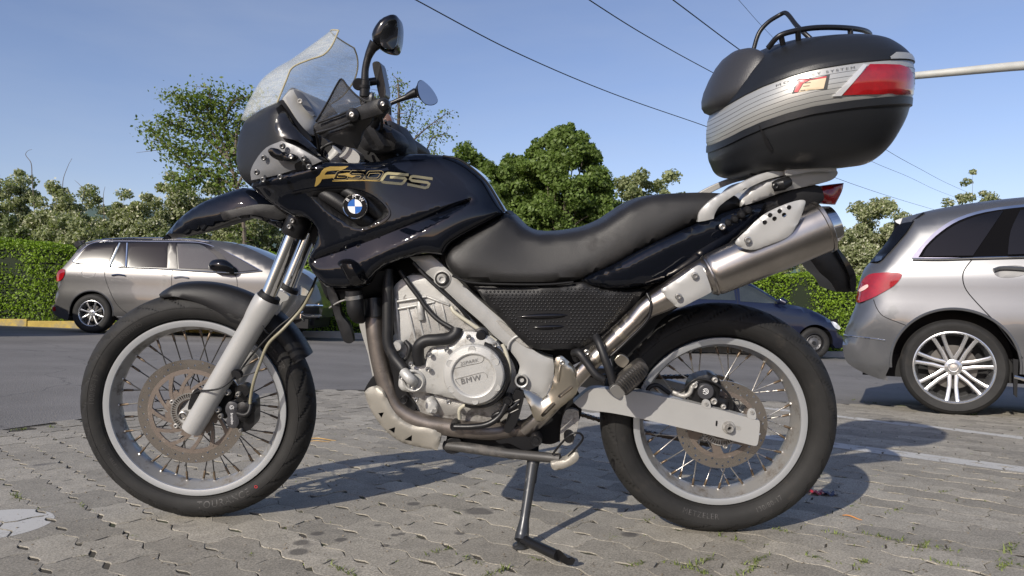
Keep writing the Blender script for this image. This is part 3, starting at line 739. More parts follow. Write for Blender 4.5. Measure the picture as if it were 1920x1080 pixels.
    for i in range(nh):
        t = 2*PI*i/nh; rr_ = disc_r-(.007, .016, .025, .0115)[i % 4]; c = (rr_*math.cos(t), rr_*math.sin(t)); holes.append([(c[0]+.0031*math.cos(u), c[1]+.0031*math.sin(u)) for u in np.linspace(0, 2*PI, 8, endpoint=False)])
    v2, trr, idx = cdt([np.array(l) for l in [lp]+holes], .0)
    n = len(v2); V = [(x, disc_off-dth, z) for x, z in v2]+[(x, disc_off, z) for x, z in v2]; F = list(trr)+[(c+n, b+n, a_+n) for a_, b, c in trr]
    for l in idx:
        for i in range(len(l)): F.append((l[i], l[(i+1) % len(l)], l[(i+1) % len(l)]+n, l[i]+n))
    mesh('brake_disc', V, F, discm, wobj, recalc=True, ang=30)
    # carrier: inner ring and curved arms, with toothed sensor ring
    cm = MB()
    def ringplate(r0, r1, y0, y1, n=60): cm.add(*lathe_geo([(r0, y0), (r1, y0), (r1, y1), (r0, y1)], n=n, closed=True))
    ringplate(.034, .052, disc_off-.006, disc_off+.002); ringplate(ri-.009, ri+.003, disc_off-.0052, disc_off-.0005)
    na = 12 if front else 6
    for i in range(na):
        t0 = 2*PI*i/na; P = []
        sweep = -.95 if front else .35
        wd = .0045 if front else .011
        L_, R_ = [], []
        for k in range(7):
            s = k/6; r = .048+(ri-.006-.048)*s; t = t0+sweep*s*(1-.25*s); p = Vector((r*math.cos(t), 0, r*math.sin(t))); P.append(p)
        n0 = len(cm.V)
        for k, p in enumerate(P):
            tg = (P[min(k+1, 6)]-P[max(k-1, 0)]).normalized(); nn = Vector((-tg.z, 0, tg.x))*(wd*(1.0+.5*abs(k/6-.5)))
            for q in (p-nn, p+nn):
                cm.V.append((q.x, disc_off-.006, q.z)); cm.V.append((q.x, disc_off+.001, q.z))
        for k in range(6):
            b = n0+4*k; cm.F += [(b, b+4, b+6, b+2), (b+1, b+3, b+7, b+5), (b, b+1, b+5, b+4), (b+2, b+6, b+7, b+3)]
    if front:   # triangular web plates between arms
        for i in range(na):
            t0 = 2*PI*i/na; cm.add(*lathe_geo([(.052, disc_off-.0052), (.074, disc_off-.0052), (.074, disc_off), (.052, disc_off)], n=5, a0=t0-.1, a1=t0+.28, closed=True))
    cm.mk('disc_carrier', discc, wobj, ang=30)
    ab = MB()
    for i in range(48):
        t = 2*PI*i/48; R3 = Matrix.Rotation(-t, 3, 'Y'); ab.box(R3 @ Vector((.047, disc_off-.010, 0)), (.0125, .003, .0026), R=R3)
    ab.add(*lathe_geo([(.038, disc_off-.011), (.042, disc_off-.011), (.042, disc_off-.008), (.038, disc_off-.008)], n=48, closed=True)); ab.add(*lathe_geo([(.0525, disc_off-.011), (.056, disc_off-.011), (.056, disc_off-.008), (.0525, disc_off-.008)], n=48, closed=True))
    ab.mk('sensor_ring', bolt if front else castd, wobj, ang=30)
    bb = MB()
    for i in range(5 if front else 6):
        t = 2*PI*i/(5 if front else 6)+.5; c = (.058*math.cos(t), disc_off-.006, .058*math.sin(t)); bb.add(*bolt_geo(c, .0075, .007))
    bb.mk('disc_bolt', castd, wobj)
    return wobj, sec
FLm = FL
fw, _ = wheel_part('w', FL @ Matrix.Rotation(.4, 4, 'Y'), .330, .104, .2555, .080, 36, .149, -.058, True)
RL = Matrix.Translation((0, 0, .32))
rw_, _ = wheel_part('w', RL @ Matrix.Rotation(-.2, 4, 'Y'), .322, .134, .2345, .092, 36, .121, -.062, False)
# --- clip weights on the front rim
# far side of the bike: sprocket and chain on the rear
sp = MB(); nt_ = 42; V = []; prof = []
for i in range(nt_*2):
    t = 2*PI*i/(nt_*2); r = .104 if i % 2 else .094; prof.append((r*math.cos(t), .32+r*math.sin(t)))
v2, tr_, idx = cdt([np.array(prof), np.array([(.07*math.cos(t), .32+.07*math.sin(t)) for t in np.linspace(0, 2*PI, 30, endpoint=False)])], 0)
n = len(v2); V = [(x, .066, z) for x, z in v2]+[(x, .071, z) for x, z in v2]; F = tr_+[(c+n, b+n, a+n) for a, b, c in tr_]
for l in idx:
    for i in range(len(l)): F.append((l[i], l[(i+1) % len(l)], l[(i+1) % len(l)]+n, l[i]+n))
mesh('sprocket', V, F, castd, bike, recalc=True, ang=30)
ch = MB(); path = []
fcx, fcz = -.56, .40
for t in np.linspace(0, 1, 34): path.append((fcx+(0-fcx)*t, fcz+.035+(.32+.102-fcz-.035)*t-.012*math.sin(PI*t)))
for t in np.linspace(PI/2, -PI/2, 22)[1:]: path.append((.102*math.cos(t), .32+.102*math.sin(t)))
for t in np.linspace(0, 1, 34)[1:]: path.append((0+(fcx)*t, .32-.102+(fcz-.035-.32+.102)*t-.015*math.sin(PI*t)))
pp = []; acc = 0; Pn = np.array(path); sl = np.concatenate([[0], np.cumsum(np.linalg.norm(np.diff(Pn, axis=0), axis=1))]); nL = int(sl[-1]/.0159)
for i in range(nL):
    s = i*.0159; x = np.interp(s, sl, Pn[:, 0]); z = np.interp(s, sl, Pn[:, 1]); x2 = np.interp(s+.0159, sl, Pn[:, 0]); z2 = np.interp(s+.0159, sl, Pn[:, 1])
    an = math.atan2(z2-z, x2-x); R3 = Matrix.Rotation(-an, 3, 'Y'); o_ = .007 if i % 2 else .0045
    for y in (.0685-o_-.001, .0685+o_+.001): ch.box(((x+x2)/2, y, (z+z2)/2), (.0150, .0022, .0085), R=R3)
    ch.add(*lathe_geo([(0, -.008), (.0058, -.008), (.0058, .008), (0, .008)], (x, .0685, z), 8))
ch.mk('drive_chain', mat('oily_chain', (.06, .05, .042), .4, metal=.7), bike, ang=30)
# ---------------- front fork
def fork_leg(off, near):
    k = 0 if near else .0
    pts_l = [(359, 806), (372, 790), (430, 688), (486, 588), (497, 570), (502, 562)]
    base = FF.L(359, 806, .1); top = FF.L(503, 560, .1)
    a = Vector((base[0], -off, base[1])); b = Vector((top[0], -off, top[1])); d = (b-a)
    def p(t): return a+d*t
    prof = [(-.012, .012), (-.008, .022), (0, .0275), (.03, .0285), (.10, .0292), (.5, .0297), (.82, .031), (.86, .0335), (.93, .0355), (.985, .0355), (1.0, .034), (1.0, .022)]
    V, F = tube_geo([p(t) for t, r in prof], [r for t, r in prof], 28)
    V = [FL @ Vector(v) for v in V]
    leg = mesh('fork_leg', V, F, silverp, bike, recalc=True, ang=50)
    tp = FF.L(558, 420, .1); c = Vector((tp[0], -off, tp[1])); dd = (c-b)
    V, F = tube_geo([FL @ p(.98), FL @ (b+dd*1.25)], .0208, 28); mesh('stanchion', V, F, chrome, leg, recalc=True)
    V, F = tube_geo([FL @ p(.995), FL @ p(1.0), FL @ p(1.03), FL @ p(1.035)], [.031, .0315, .029, .022], 24); mesh('dust_seal', V, F, black, leg, recalc=True)
    return a, b, c
fa, fb, fc = fork_leg(.1, True); fork_leg(-.1, False)
fd = (fc-fb).normalized()
def Fv(u, v, off): return FL @ FF.V(u, v, off)
# lower triple clamp
tr1 = MB()
for y in (-.1, .1):
    q = Vector((fc.x, y, fc.z)); V, F = tube_geo([FL @ (q-fd*.035), FL @ (q-fd*.03), FL @ (q+fd*.03), FL @ (q+fd*.035)], [.030, .0335, .0335, .03], 24); tr1.add(V, F)
V, F = tube_geo([FL @ Vector((fc.x+.01, -.1, fc.z)), FL @ Vector((fc.x+.01, .1, fc.z))], .028, 12); tr1.add(V, F)
tc_ = tr1.mk('triple_clamp', satin, bike)
bm_ = MB()
for (u, v) in ((549, 414), (543, 425)):
    q = FL @ FF.V(u, v, .137); bm_.add(*bolt_geo(q, .0065, .006))
bm_.mk('clamp_bolt', bolt, tc_)
# axle lug and nut

def fpanel(name, pts, off, mat_, parent, frame=FF, L_=FL, **k):
    V, F = panel_geo(frame.P(pts, off), **{a: b for a, b in k.items() if a not in ('bevel', 'ang', 'label')})
    if L_ is not None: V = [L_ @ Vector(v) for v in V]
    o = mesh(name, V, F, mat_, parent, recalc=True, bevel=k.get('bevel', 0), ang=k.get('ang', 40))
    if 'label' in k: o['label'] = k['label']
    return o
lug = fpanel('axle_lug', [(336, 786), (337, 772), (346, 763), (366, 738), (384, 738), (384, 765), (372, 790), (350, 797)], .098, silverp, bike, th=.03, res=0, bevel=.002)
ax = MB(); q = FF.V(345, 778, .103); ax.add(*[[FL @ Vector(v) for v in g] if i == 0 else g for i, g in enumerate(lathe_geo([(0, -.008), (.005, -.008), (.0055, -.002), (.009, -.002), (.0095, -.010), (.012, -.009), (.0135, -.002), (.0135, .006)], q, 20))])
ax.mk('axle_bolt', bolt, lug, ang=30)
fpanel('sensor_bracket', [(358, 742), (366, 730), (372, 735), (369, 752), (362, 765), (352, 768)], .112, satin, bike, th=.014, res=0, bevel=.0015)
# fork brace plate to fender
fpanel('fender_bracket', [(500, 560), (520, 545), (541, 554), (540, 562), (528, 568), (520, 590), (505, 600)], .03, silverp, bike, th=.02, res=0, bevel=.003)
# fender: swept shell round the wheel
def fender():
    V = []; F = []; A0, A1 = math.radians(107), math.radians(25); nA = 40; ns = 16
    for lay in (0, 1):
        for i in range(nA+1):
            t = i/nA; th = A0+(A1-A0)*t
            tip = min(1, t/.10)**.55 if t < .10 else 1.0
            wdt = .060*tip*(1 if t < .85 else 1.0); drop = .008+.075*np.interp(t, [0, .12, .5, .58, .75, 1], [0, .30, 1.0, .95, .5, .42])
            R0 = .356-lay*.0028 + .006*math.sin(PI*t)-(.018*max(0, (.12-t)/.12))
            for k in range(ns+1):
                s = -1+2*k/ns; y = s*wdt; rr = R0-drop*abs(s)**3.2-(0 if abs(s) < .99 else .0)
                yy = y*(1-.12*abs(s)**6) - lay*.002*s
                V.append(FL @ Vector((rr*math.cos(th), yy, rr*math.sin(th))))
    n = (nA+1)*(ns+1); m = ns+1
    for lay in (0, 1):
        for i in range(nA):
            for k in range(ns): F.append(tuple(lay*n+q for q in (i*m+k, i*m+k+1, (i+1)*m+k+1, (i+1)*m+k)))
    for i in range(nA):
        for k in (0, ns): F.append((i*m+k, (i+1)*m+k, n+(i+1)*m+k, n+i*m+k))
    for k in range(ns):
        for i in (0, nA): F.append((i*m+k, i*m+k+1, n+i*m+k+1, n+i*m+k))
    mesh('front_fender', V, F, matte, bike, recalc=True, ang=50)
fender()
# caliper
cal = MB()
def cp(pts, off, th): 
    V, F = panel_geo(FF.P(pts, off), th=th, res=0); cal.add([FL @ Vector(v) for v in V], F)
cal_o = fpanel('brake_caliper', [(425, 765), (431, 752), (445, 748), (450, 742), (464, 745), (475, 752), (477, 775), (476, 796), (468, 806), (452, 810), (445, 803), (430, 796)], .088, satin, bike, th=.055, res=0, bevel=.003, sm=True)
fpanel('caliper_face', [(423, 763), (429, 754), (440, 754), (447, 762), (446, 772), (443, 777), (447, 784), (447, 795), (440, 803), (429, 800), (424, 790), (427, 780), (423, 772)], .100, mat('caliper_grey', (.045, .045, .05), .4), cal_o, th=.014, res=.006, bulge=.003, R=.006)
fpanel('caliper_bridge', [(446, 757), (470, 754), (478, 762), (478, 772), (466, 776), (462, 788), (452, 790), (446, 780)], .104, satin, cal_o, th=.03, res=.008, bulge=.006, R=.01)
fpanel('caliper_bracket', [(405, 745), (420, 726), (436, 722), (440, 735), (430, 760), (424, 785), (412, 780), (402, 765)], .074, black, cal_o, th=.014, res=0, bevel=.002)
fpanel('caliper_arm', [(440, 728), (452, 721), (464, 724), (466, 738), (456, 746), (444, 742)], .094, satin, cal_o, th=.03, res=0, bevel=.003)
bm_ = MB()
for (u, v, r) in ((428, 735, .0085), (410, 767, .0085), (415, 779, .007), (448, 738, .007), (452, 806, .005)):
    V, F = bolt_geo(FF.V(u, v, .096), r, .012); bm_.add([FL @ Vector(x) for x in V], F)
bm_.mk('caliper_bolt', castd, cal_o)
V, F = tube_geo(catmull([Fv(446, 775, .11), Fv(458, 778, .118), Fv(466, 774, .118), Fv(470, 762, .11), Fv(468, 752, .1)], n=4), .006, 10); mesh('caliper_pipe', V, F, hose, cal_o, recalc=True)
# hoses
tube('brake_hose', [Fv(592, 522, .0), Fv(583, 548, .05), Fv(565, 580, .1), Fv(530, 618, .12), Fv(503, 645, .12), Fv(488, 680, .12), Fv(476, 715, .12), Fv(470, 745, .11), Fv(469, 757, .11)], .0042, hosep, bike)
tube('sensor_cable', [Fv(596, 515, .0), Fv(573, 560, .07), Fv(548, 592, .1), Fv(520, 615, .11), Fv(486, 650, .11), Fv(465, 675, .10), Fv(446, 700, .12), Fv(432, 715, .15), Fv(412, 728, .16), Fv(392, 732, .15), Fv(373, 733, .12), Fv(364, 738, .11)], .0026, hose, bike)
tube('hose_clip', [Fv(507, 628, .11), Fv(497, 620, .12), Fv(492, 607, .115), Fv(498, 600, .1)], .002, hose, bike)
fpanel('cable_clamp', [(434, 696), (448, 697), (452, 706), (444, 712), (436, 708)], .135, black, bike, th=.02, res=0, bevel=.002)
# ---------------- front beak fender
bk = fpanel('beak', [(303, 450, .012, 'c'), (318, 431, .02), (340, 407, .035), (372, 384, .05), (412, 366, .06), (455, 352, .065, 'c'), (480, 360, .075), (516, 384, .08), (545, 412, .08, 'c'), (538, 432, .08), (515, 424, .09), (490, 413, .09), (465, 408, .088), (440, 413, .085), (415, 422, .075), (380, 434, .055), (340, 445, .03)], 0, gloss, bike, mode='full', bulge=.022, R=.035, res=.014)
def under(o, m, lim=-.1):
    o.data.materials.append(m)
    for p in o.data.polygons:
        if p.normal.z < lim and abs(p.normal.y) < .12: p.material_index = len(o.data.materials)-1
def shade_walls(o, m):  # blackens down-facing walls: painted shade in place of ground reflections
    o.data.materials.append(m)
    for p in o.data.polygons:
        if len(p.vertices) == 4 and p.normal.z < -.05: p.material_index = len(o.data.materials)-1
shade_walls(bk, black)
fpanel('beak_side_trim', [(412, 398, .104, 'c'), (440, 392, .108), (485, 383, .11), (522, 386, .108, 'c'), (540, 402, .106), (528, 412, .108), (500, 408, .111), (470, 402, .112), (440, 407, .11), (420, 413, .104)], 0, matte, bike, th=.012, res=.014, bulge=.004, R=.012)
fpanel('beak_hinge_cover', [(498, 404), (520, 392), (552, 400), (592, 425), (600, 462), (592, 478), (580, 440), (560, 410), (540, 420), (520, 424)], .085, black, bike, th=.16, res=0, bevel=.003)
# ---------------- nose fairing
B_ = B
def bp(pts, off=0.0): return B.P(pts, off)
nose = panel('nose_fairing', bp([(526, 188, .135, 'c'), (500, 200, .10), (478, 213, .05), (459, 227, .02, 'c'), (450, 248, .035), (444, 280, .05), (445, 310, .06), (452, 332, .07), (466, 346, .09, 'c'), (500, 352, .14), (545, 350, .16), (600, 330, .18, 'c'), (603, 302, .19), (590, 282, .18), (572, 262, .17), (556, 236, .16), (540, 210, .145)]), matte, bike, mode='full', bulge=.05, R=.09, res=.018)
def vent_recess(): pass
panel('headlight_surround', bp([(516, 232, .205), (521, 218, .20), (531, 208, .195), (540, 222, .192), (556, 244, .20), (574, 262, .20), (592, 280, .20, 'c'), (596, 292, .2), (575, 276, .212), (550, 262, .218), (530, 258, .218), (519, 250, .214)]), mat('satin_dark_panel', (.012, .012, .014), .25, coat=.3), bike, th=.02, res=.012, bulge=.006, R=.01)
br = panel('fairing_bracket', bp([(471, 338, .165, 'c'), (470, 321, .165), (479, 301, .17), (499, 277, .19), (528, 264, .205, 'c'), (552, 273, .21), (580, 288, .213), (603, 302, .215, 'c'), (585, 310, .21), (564, 315, .207), (540, 322, .2), (516, 329, .19)]), silverd, bike, th=.012, res=.012, bulge=.006, R=.008)
bs = MB()
for (u, v) in ((530, 274), (495, 296), (482, 323), (570, 297), (494, 337), (526, 332), (580, 313)):
    l = B.V(u, v, .222 if u > 500 else .20); bs.add(*bolt_geo(l, .0075, .005))
bs.mk('bracket_bolt', mat('dark_bolt', (.12, .12, .12), .35, metal=.8), br)
panel('signal_arm', bp([(502, 284), (508, 277), (525, 281), (535, 289), (548, 288), (554, 293), (550, 301), (530, 302), (512, 296)], .232), blackgloss, br, th=.02, res=.006, bulge=.008, R=.008)
V, F = bolt_geo(B.V(546, 294, .245), .006, .004); mesh('signal_bolt', V, F, bolt, br, recalc=True)
# silver instrument shell
ins = panel('instrument_shell', bp([(527, 188, .15, 'c'), (536, 175, .14), (548, 164, .13), (566, 172, .12, 'c'), (580, 190, .12), (594, 212, .12), (594, 235, .13), (588, 252, .14), (573, 254, .15, 'c'), (556, 232, .16), (540, 208, .155)]), silverp, bike, mode='full', bulge=.02, R=.03, res=.014)
panel('shell_rib', bp([(551, 168, .162), (562, 172, .155), (578, 192, .15), (590, 214, .15), (586, 218, .158), (570, 202, .162), (556, 180, .168)]), silverd, ins, th=.02, res=.01, bulge=.003, R=.006)
V, F = bolt_geo(B.V(563, 190, .175), .007, .004); mesh('shell_bolt', V, F, castd, ins, recalc=True)
panel('fairing_edge_strip', bp([(524, 189, .158), (532, 188, .155), (548, 212, .165), (566, 238, .17), (584, 262, .17), (578, 266, .175), (556, 236, .178), (540, 210, .17)]), black, bike, th=.014, res=.012)
# windshield
def shield():
    cN = [(520, 192, .155), (537, 150, .15), (548, 127, .145), (580, 112, .135), (606, 103, .125), (622, 86, .11), (635, 57, .085)]
    cC = [(458, 226, 0), (472, 199, 0), (498, 158, 0), (524, 132, 0), (552, 112, 0), (585, 87, 0), (622, 62, 0)]
    cF = [(612, 200, -.155), (640, 182, -.15), (660, 158, -.145), (668, 140, -.135), (671, 120, -.125), (669, 104, -.11), (664, 90, -.085)]
    g = lambda c: catmull([B.V(*p) for p in c], n=5)
    n_, c_, f_ = g(cN), g(cC), g(cF); V = []; F = []; ns = 20; m = ns+1
    for lay in (0, 1):
        for i in range(len(n_)):
            for k in range(m):
                s = -1+2*k/ns  # -1 near, 1 far
                q = f_[i]*(s*(s+1)/2)+n_[i]*(s*(s-1)/2)+c_[i]*(1-s*s)
                # squarer shoulders
                V.append(Vector(q)+Vector((.0030, 0, -.001))*lay)
    n = len(n_)*m
    for lay in (0, 1):
        for i in range(len(n_)-1):
            for k in range(ns): F.append(tuple(lay*n+q for q in (i*m+k, i*m+k+1, (i+1)*m+k+1, (i+1)*m+k)))
    for i in range(len(n_)-1):
        for k in (0, ns): F.append((i*m+k, (i+1)*m+k, n+(i+1)*m+k, n+i*m+k))
    for k in range(ns): F.append(((len(n_)-1)*m+k, (len(n_)-1)*m+k+1, n+(len(n_)-1)*m+k+1, n+(len(n_)-1)*m+k))
    ws = mesh('windshield', V, F, shieldm, bike, recalc=True)
    ed = MB(); V2, F2 = tube_geo([Vector(p) for p in n_], .0022, 8); ed.add(V2, F2); V2, F2 = tube_geo([Vector(p) for p in f_], .0022, 8); ed.add(V2, F2)
    V2, F2 = tube_geo([Vector(V[(len(n_)-1)*m+k]) for k in range(m)], .002, 8); ed.add(V2, F2)
    ed.mk('windshield_edge', mat('yellowed_acrylic_edge', (.38, .34, .22), .25), ws)
shield()
# ---------------- tank and side fairing
def seg_extra(a, b, w, depth):
    a = np.array(a); b = np.array(b)
    def f(x, z, d):
        q = np.stack([x, z], 1); ab = b-a; L_ = np.linalg.norm(ab); t = ((q-a)@ab)/(ab@ab); nn = np.array((ab[1], -ab[0]))/L_
        s = (q-a)@nn; ww = w*np.interp(t, [-.35, -.05, .25, .6, 1.0, 1.02], [.5, .95, 1.0, .72, .22, .05]); k = s/ww
        f_ = np.where(k < 0, np.clip(1+k*4, 0, 1)*.35, np.where(k < .22, .35+.65*k/.22, np.clip(1-(k-.22)/.78, 0, 1)))
        e = np.interp(t, [-.40, -.2, .96, 1.01], [0, 1, 1, 0])
        return -depth*f_*e*np.clip(d/.02, 0, 1)
    return f
L1 = B.L(640, 462, .2)[:2]; L2 = B.L(878, 373, .2)[:2]; L3 = B.L(600, 470, .2)[:2]
ex1 = seg_extra(L1, L2, .052, .014)
R1 = B.L(665, 387, .2)[:2]
tank_pts = bp([(466, 345, .13, 'c'), (492, 336, .17), (516, 330, .185), (564, 316, .195), (602, 304, .2, 'c'), (640, 305, .175), (674, 305, .165), (712, 303, .155), (745, 292, .14), (782, 289, .13), (825, 291, .13), (857, 299, .13), (884, 316, .135), (908, 339, .14), (928, 370, .14), (946, 399, .145, 'c'),
  (918, 413, .165), (889, 429, .17), (862, 444, .175), (841, 459, .18), (830, 478, .18, 'c'), (812, 475, .18), (792, 475, .18), (768, 482, .18), (745, 489, .18), (722, 498, .18), (706, 510, .18), (697, 520, .18), (687, 533, .18, 'c'), (669, 537, .18), (640, 540, .17), (612, 538, .165, 'c'), (594, 520, .165), (582, 503, .165), (578, 487, .165), (587, 465, .17), (595, 442, .17), (592, 425, .17), (573, 409, .165), (548, 405, .155), (511, 382, .14), (488, 366, .13)])
def tank_extra(x, z, d):
    o = ex1(x, z, d)
    q = np.stack([x, z], 1)
    vent = np.array([B.L(u, v, .2)[:2] for u, v in ((575, 366), (600, 357), (640, 354), (672, 358), (700, 370), (722, 388), (727, 402), (712, 416), (678, 430), (655, 425), (625, 408), (600, 388))])
    ins_ = inside(vent, q); dv = segdist(vent, q)
    k_ = np.clip(dv/.022, 0, 1); o = o-np.where(ins_, .022*k_*k_*(3-2*k_), 0)
    # shoulder crease above the lower panel
    return o
tk_add = []
_a, _b = np.array(L1), np.array(L2); _ab = _b-_a; _nn = np.array((_ab[1], -_ab[0]))/np.linalg.norm(_ab)
for t in np.linspace(-.4, 1.0, 62):
    ww = .052*np.interp(t, [-.35, -.05, .25, .6, 1.0, 1.02], [.5, .95, 1.0, .72, .22, .05])
    for k in (-.25, 0, .22, 1.0): tk_add.append(_a+_ab*t+_nn*ww*k)
_v = catmull([np.array(B.L(u, v, .2)[:2]) for u, v in ((575, 366), (600, 357), (640, 354), (672, 358), (700, 370), (722, 388), (727, 402), (712, 416), (678, 430), (655, 425), (625, 408), (600, 388))], True, 6)
tk_add += [p for p in _v]
tank = panel('tank_fairing', tank_pts, gloss, bike, mode='full', bulge=.022, R=.035, res=.0075, extra=tank_extra, relax=3, addpts=tk_add)
bvh_cache = {}
def bvh(o):
    if o.name not in bvh_cache:
        me = o.data; bvh_cache[o.name] = BVHTree.FromPolygons([v.co.copy() for v in me.vertices], [tuple(p.vertices) for p in me.polygons])
    return bvh_cache[o.name]
def proj(o, u, v, lift=.0012):
    d = (B.I.to_3x3() @ ray(u, v)).normalized(); h = bvh(o).ray_cast(B.c, d)
    if h[0] is None: return None
    n = h[1]; n = n if n.dot(d) < 0 else -n
    return h[0]+n*lift
def decal_mesh(name, V2, F, o, m, parent, lift=.0012, **k):
    P = [proj(o, u, v, lift) for u, v in V2]; F = [f for f in F if all(P[i] is not None for i in f)]
    P = [p if p is not None else Vector((0, 0, 0)) for p in P]
    return mesh(name, P, F, m, parent, smooth=False, **k)
def decal_poly(name, poly, o, m, parent, res=3.0, lift=.0012, sm=False, **k):
    P = np.array(poly, float)
    if sm: P = catmull(P, True, 4)
    v2, tr, _ = cdt([P], res); return decal_mesh(name, v2, tr, o, m, parent, lift, **k)
def stroke_geo(pts, w, closed=False, sm=0):
    P = catmull([np.array(p, float) for p in pts], closed, sm) if sm else np.array(pts, float)
    # resample
    if closed: P = np.vstack([P, P[:1]])
    Q = [P[0]]
    for a, b in zip(P[:-1], P[1:]):
        n = max(1, int(np.linalg.norm(b-a)/3)); Q += [a+(b-a)*k/n for k in range(1, n+1)]
    Q = np.array(Q); V = []; F = []
    for i in range(len(Q)):
        t = Q[min(i+1, len(Q)-1)]-Q[max(i-1, 0)]; t = t/(np.linalg.norm(t)+1e-9); nn = np.array((-t[1], t[0]))*w/2; V += [Q[i]-nn, Q[i]+nn]
    for i in range(len(Q)-1): F.append((2*i, 2*i+1, 2*i+3, 2*i+2))
    return V, F
def decal_strokes(name, strokes, w, o, m, parent, lift=.0012, sm=0, closed=False):
    V = []; F = []
    for s in strokes:
        v, f = stroke_geo(s, w, closed, sm); n = len(V); V += list(v); F += [tuple(i+n for i in g) for g in f]
    return decal_mesh(name, V, F, o, m, parent, lift)
def cz(pts): return [(580+x/8, 300+y/8) for x, y in pts]
# letter F in gold
decal_poly('letter_f', cz([(80, 395), (100, 300), (102, 262), (130, 240), (160, 215), (185, 165), (230, 120), (310, 100), (590, 95), (540, 130), (470, 155), (330, 160), (265, 172), (235, 205), (230, 222), (400, 215), (400, 265), (190, 285), (170, 330), (130, 375), (95, 395)]), tank, gold, tank)
decal_poly('letter_f_bar', cz([(400, 215), (590, 190), (640, 225), (700, 240), (640, 262), (600, 250), (540, 262), (400, 265)]), tank, gold, tank)
decal_poly('underline', cz([(345, 308), (600, 297), (810, 300), (1060, 312), (1060, 322), (810, 312), (345, 320)]), tank, gold, tank)
dw = 1.0
out6 = cz([(600, 160), (470, 160), (430, 170), (385, 225), (360, 280), (385, 292), (540, 292), (575, 275), (600, 235), (590, 215), (450, 215)])
decal_strokes('numeral_outline', [cz([(620, 160), (470, 158), (420, 178), (380, 235), (358, 275), (380, 294), (530, 294), (565, 283), (585, 240), (575, 222), (430, 222)]),
   cz([(840, 165), (640, 160), (590, 215), (600, 228), (760, 232), (775, 250), (750, 275), (600, 272), (580, 290), (770, 300), (800, 290), (830, 240), (815, 212), (640, 205)]),
   cz([(900, 170), (1080, 165), (1112, 185), (1105, 215), (1065, 280), (1030, 300), (860, 298), (830, 280), (840, 245), (880, 185), (900, 170)]),
   cz([(905, 205), (1050, 200), (1065, 215), (1030, 262), (1010, 272), (890, 272), (875, 262), (905, 205)])], .75, tank, mat('thin_gold_line', (.35, .28, .14), .4), tank, lift=.0022)
decal_strokes('numeral_fill', [cz([(610, 178), (470, 178), (430, 200), (395, 262), (420, 278), (540, 278), (560, 245), (430, 243)]), cz([(830, 185), (650, 182), (620, 215), (790, 222), (795, 245), (770, 285), (600, 284)])], 3.2, tank, blackgloss, tank, lift=.0017)
decal_strokes('letter_g', [cz([(1490, 225), (1180, 200), (1145, 215), (1080, 310), (1110, 335), (1380, 360), (1410, 345), (1450, 290), (1430, 275), (1210, 258)])], 5.0, tank, goldp, tank)
decal_strokes('letter_s', [cz([(1850, 285), (1560, 245), (1525, 255), (1510, 285), (1540, 310), (1770, 340), (1800, 360), (1780, 405), (1740, 420), (1470, 365)])], 5.0, tank, goldp, tank)
# tank rear edge bead
tube('tank_seam', [B.V(830, 292, .142), B.V(860, 299, .146), B.V(887, 317, .15), B.V(912, 341, .152), B.V(931, 371, .153), B.V(946, 397, .152)], .0028, black, tank)
# vent ducts inside the recess
def strip_tube(name, pts, r, m, flat=.5, **k):
    P = catmull([B.V(*p) for p in pts], n=5); V, F = tube_geo(P, r, 14, flat=((0, 1, 0), 1.0)); return mesh(name, V, F, m, tank, recalc=True, **k)
strip_tube('vent_duct', [(596, 358, .165), (618, 369, .182), (650, 390, .186), (684, 413, .182), (700, 424, .165)], .018, matte)
strip_tube('vent_duct', [(640, 355, .170), (660, 364, .184), (688, 384, .186), (712, 405, .172)], .015, matte)
decal_strokes('vent_rim', [[(548, 361), (575, 355), (600, 352), (640, 350), (675, 354), (703, 366), (725, 386), (731, 402), (716, 418), (680, 432)]], 3.2, tank, blackgloss, tank, lift=.004, sm=4)
decal_poly('recess_liner', [(575, 364), (600, 355), (640, 353), (672, 357), (700, 369), (723, 388), (728, 402), (712, 415), (680, 429), (655, 424), (640, 412), (612, 396), (592, 376)], tank, black, tank, res=5, lift=.0012, sm=True)
# roundel
rc = B.V(665.7, 387, .216); Rr = .0305
def tilt(g): 
    return g
rd = MB().add(*lathe_geo([(0, 0), (Rr*.95, 0), (Rr*1.02, .004), (Rr*1.02, .02), (0, .02)], rc, 48)).mk('roundel', blackgloss, tank)
MB().add(*lathe_geo([(Rr*.93, -.0015), (Rr*.98, -.003), (Rr*1.03, -.001), (Rr*1.03, .003)], rc, 48)).mk('roundel_ring', chrome, rd, recalc=False)
MB().add(*lathe_geo([(Rr*.56, -.0008), (Rr*.585, -.0022), (Rr*.61, -.0008)], rc, 40)).mk('roundel_inner_ring', chrome, rd, recalc=False)
for q, m in ((0, blue), (1, white), (2, blue), (3, white)):
    # blue top left and bottom right seen from the viewer
    a0 = PI/2+q*PI/2; V = [(rc.x, rc.y-.0014, rc.z)]+[(rc.x+Rr*.57*math.cos(a0+PI/2*k/10), rc.y-.0014, rc.z+Rr*.57*math.sin(a0+PI/2*k/10)) for k in range(11)]
    mesh('quadrant', V, [(0, k+1, k+2) for k in range(10)], m, rd, smooth=False)
for c, a in (('B', 138), ('M', 92), ('W', 46)):
    TV, TF = text_geo(c, bold=0); a = math.radians(a); cx, cz_ = rc.x+Rr*.77*math.cos(a), rc.z+Rr*.77*math.sin(a); ro = a-PI/2; s = .0088
    mesh('roundel_letter', [(cx+s*(x*math.cos(ro)-y*math.sin(ro)), rc.y-.0022, cz_+s*(x*math.sin(ro)+y*math.cos(ro))) for x, y, z in TV], TF, white, rd, smooth=False)
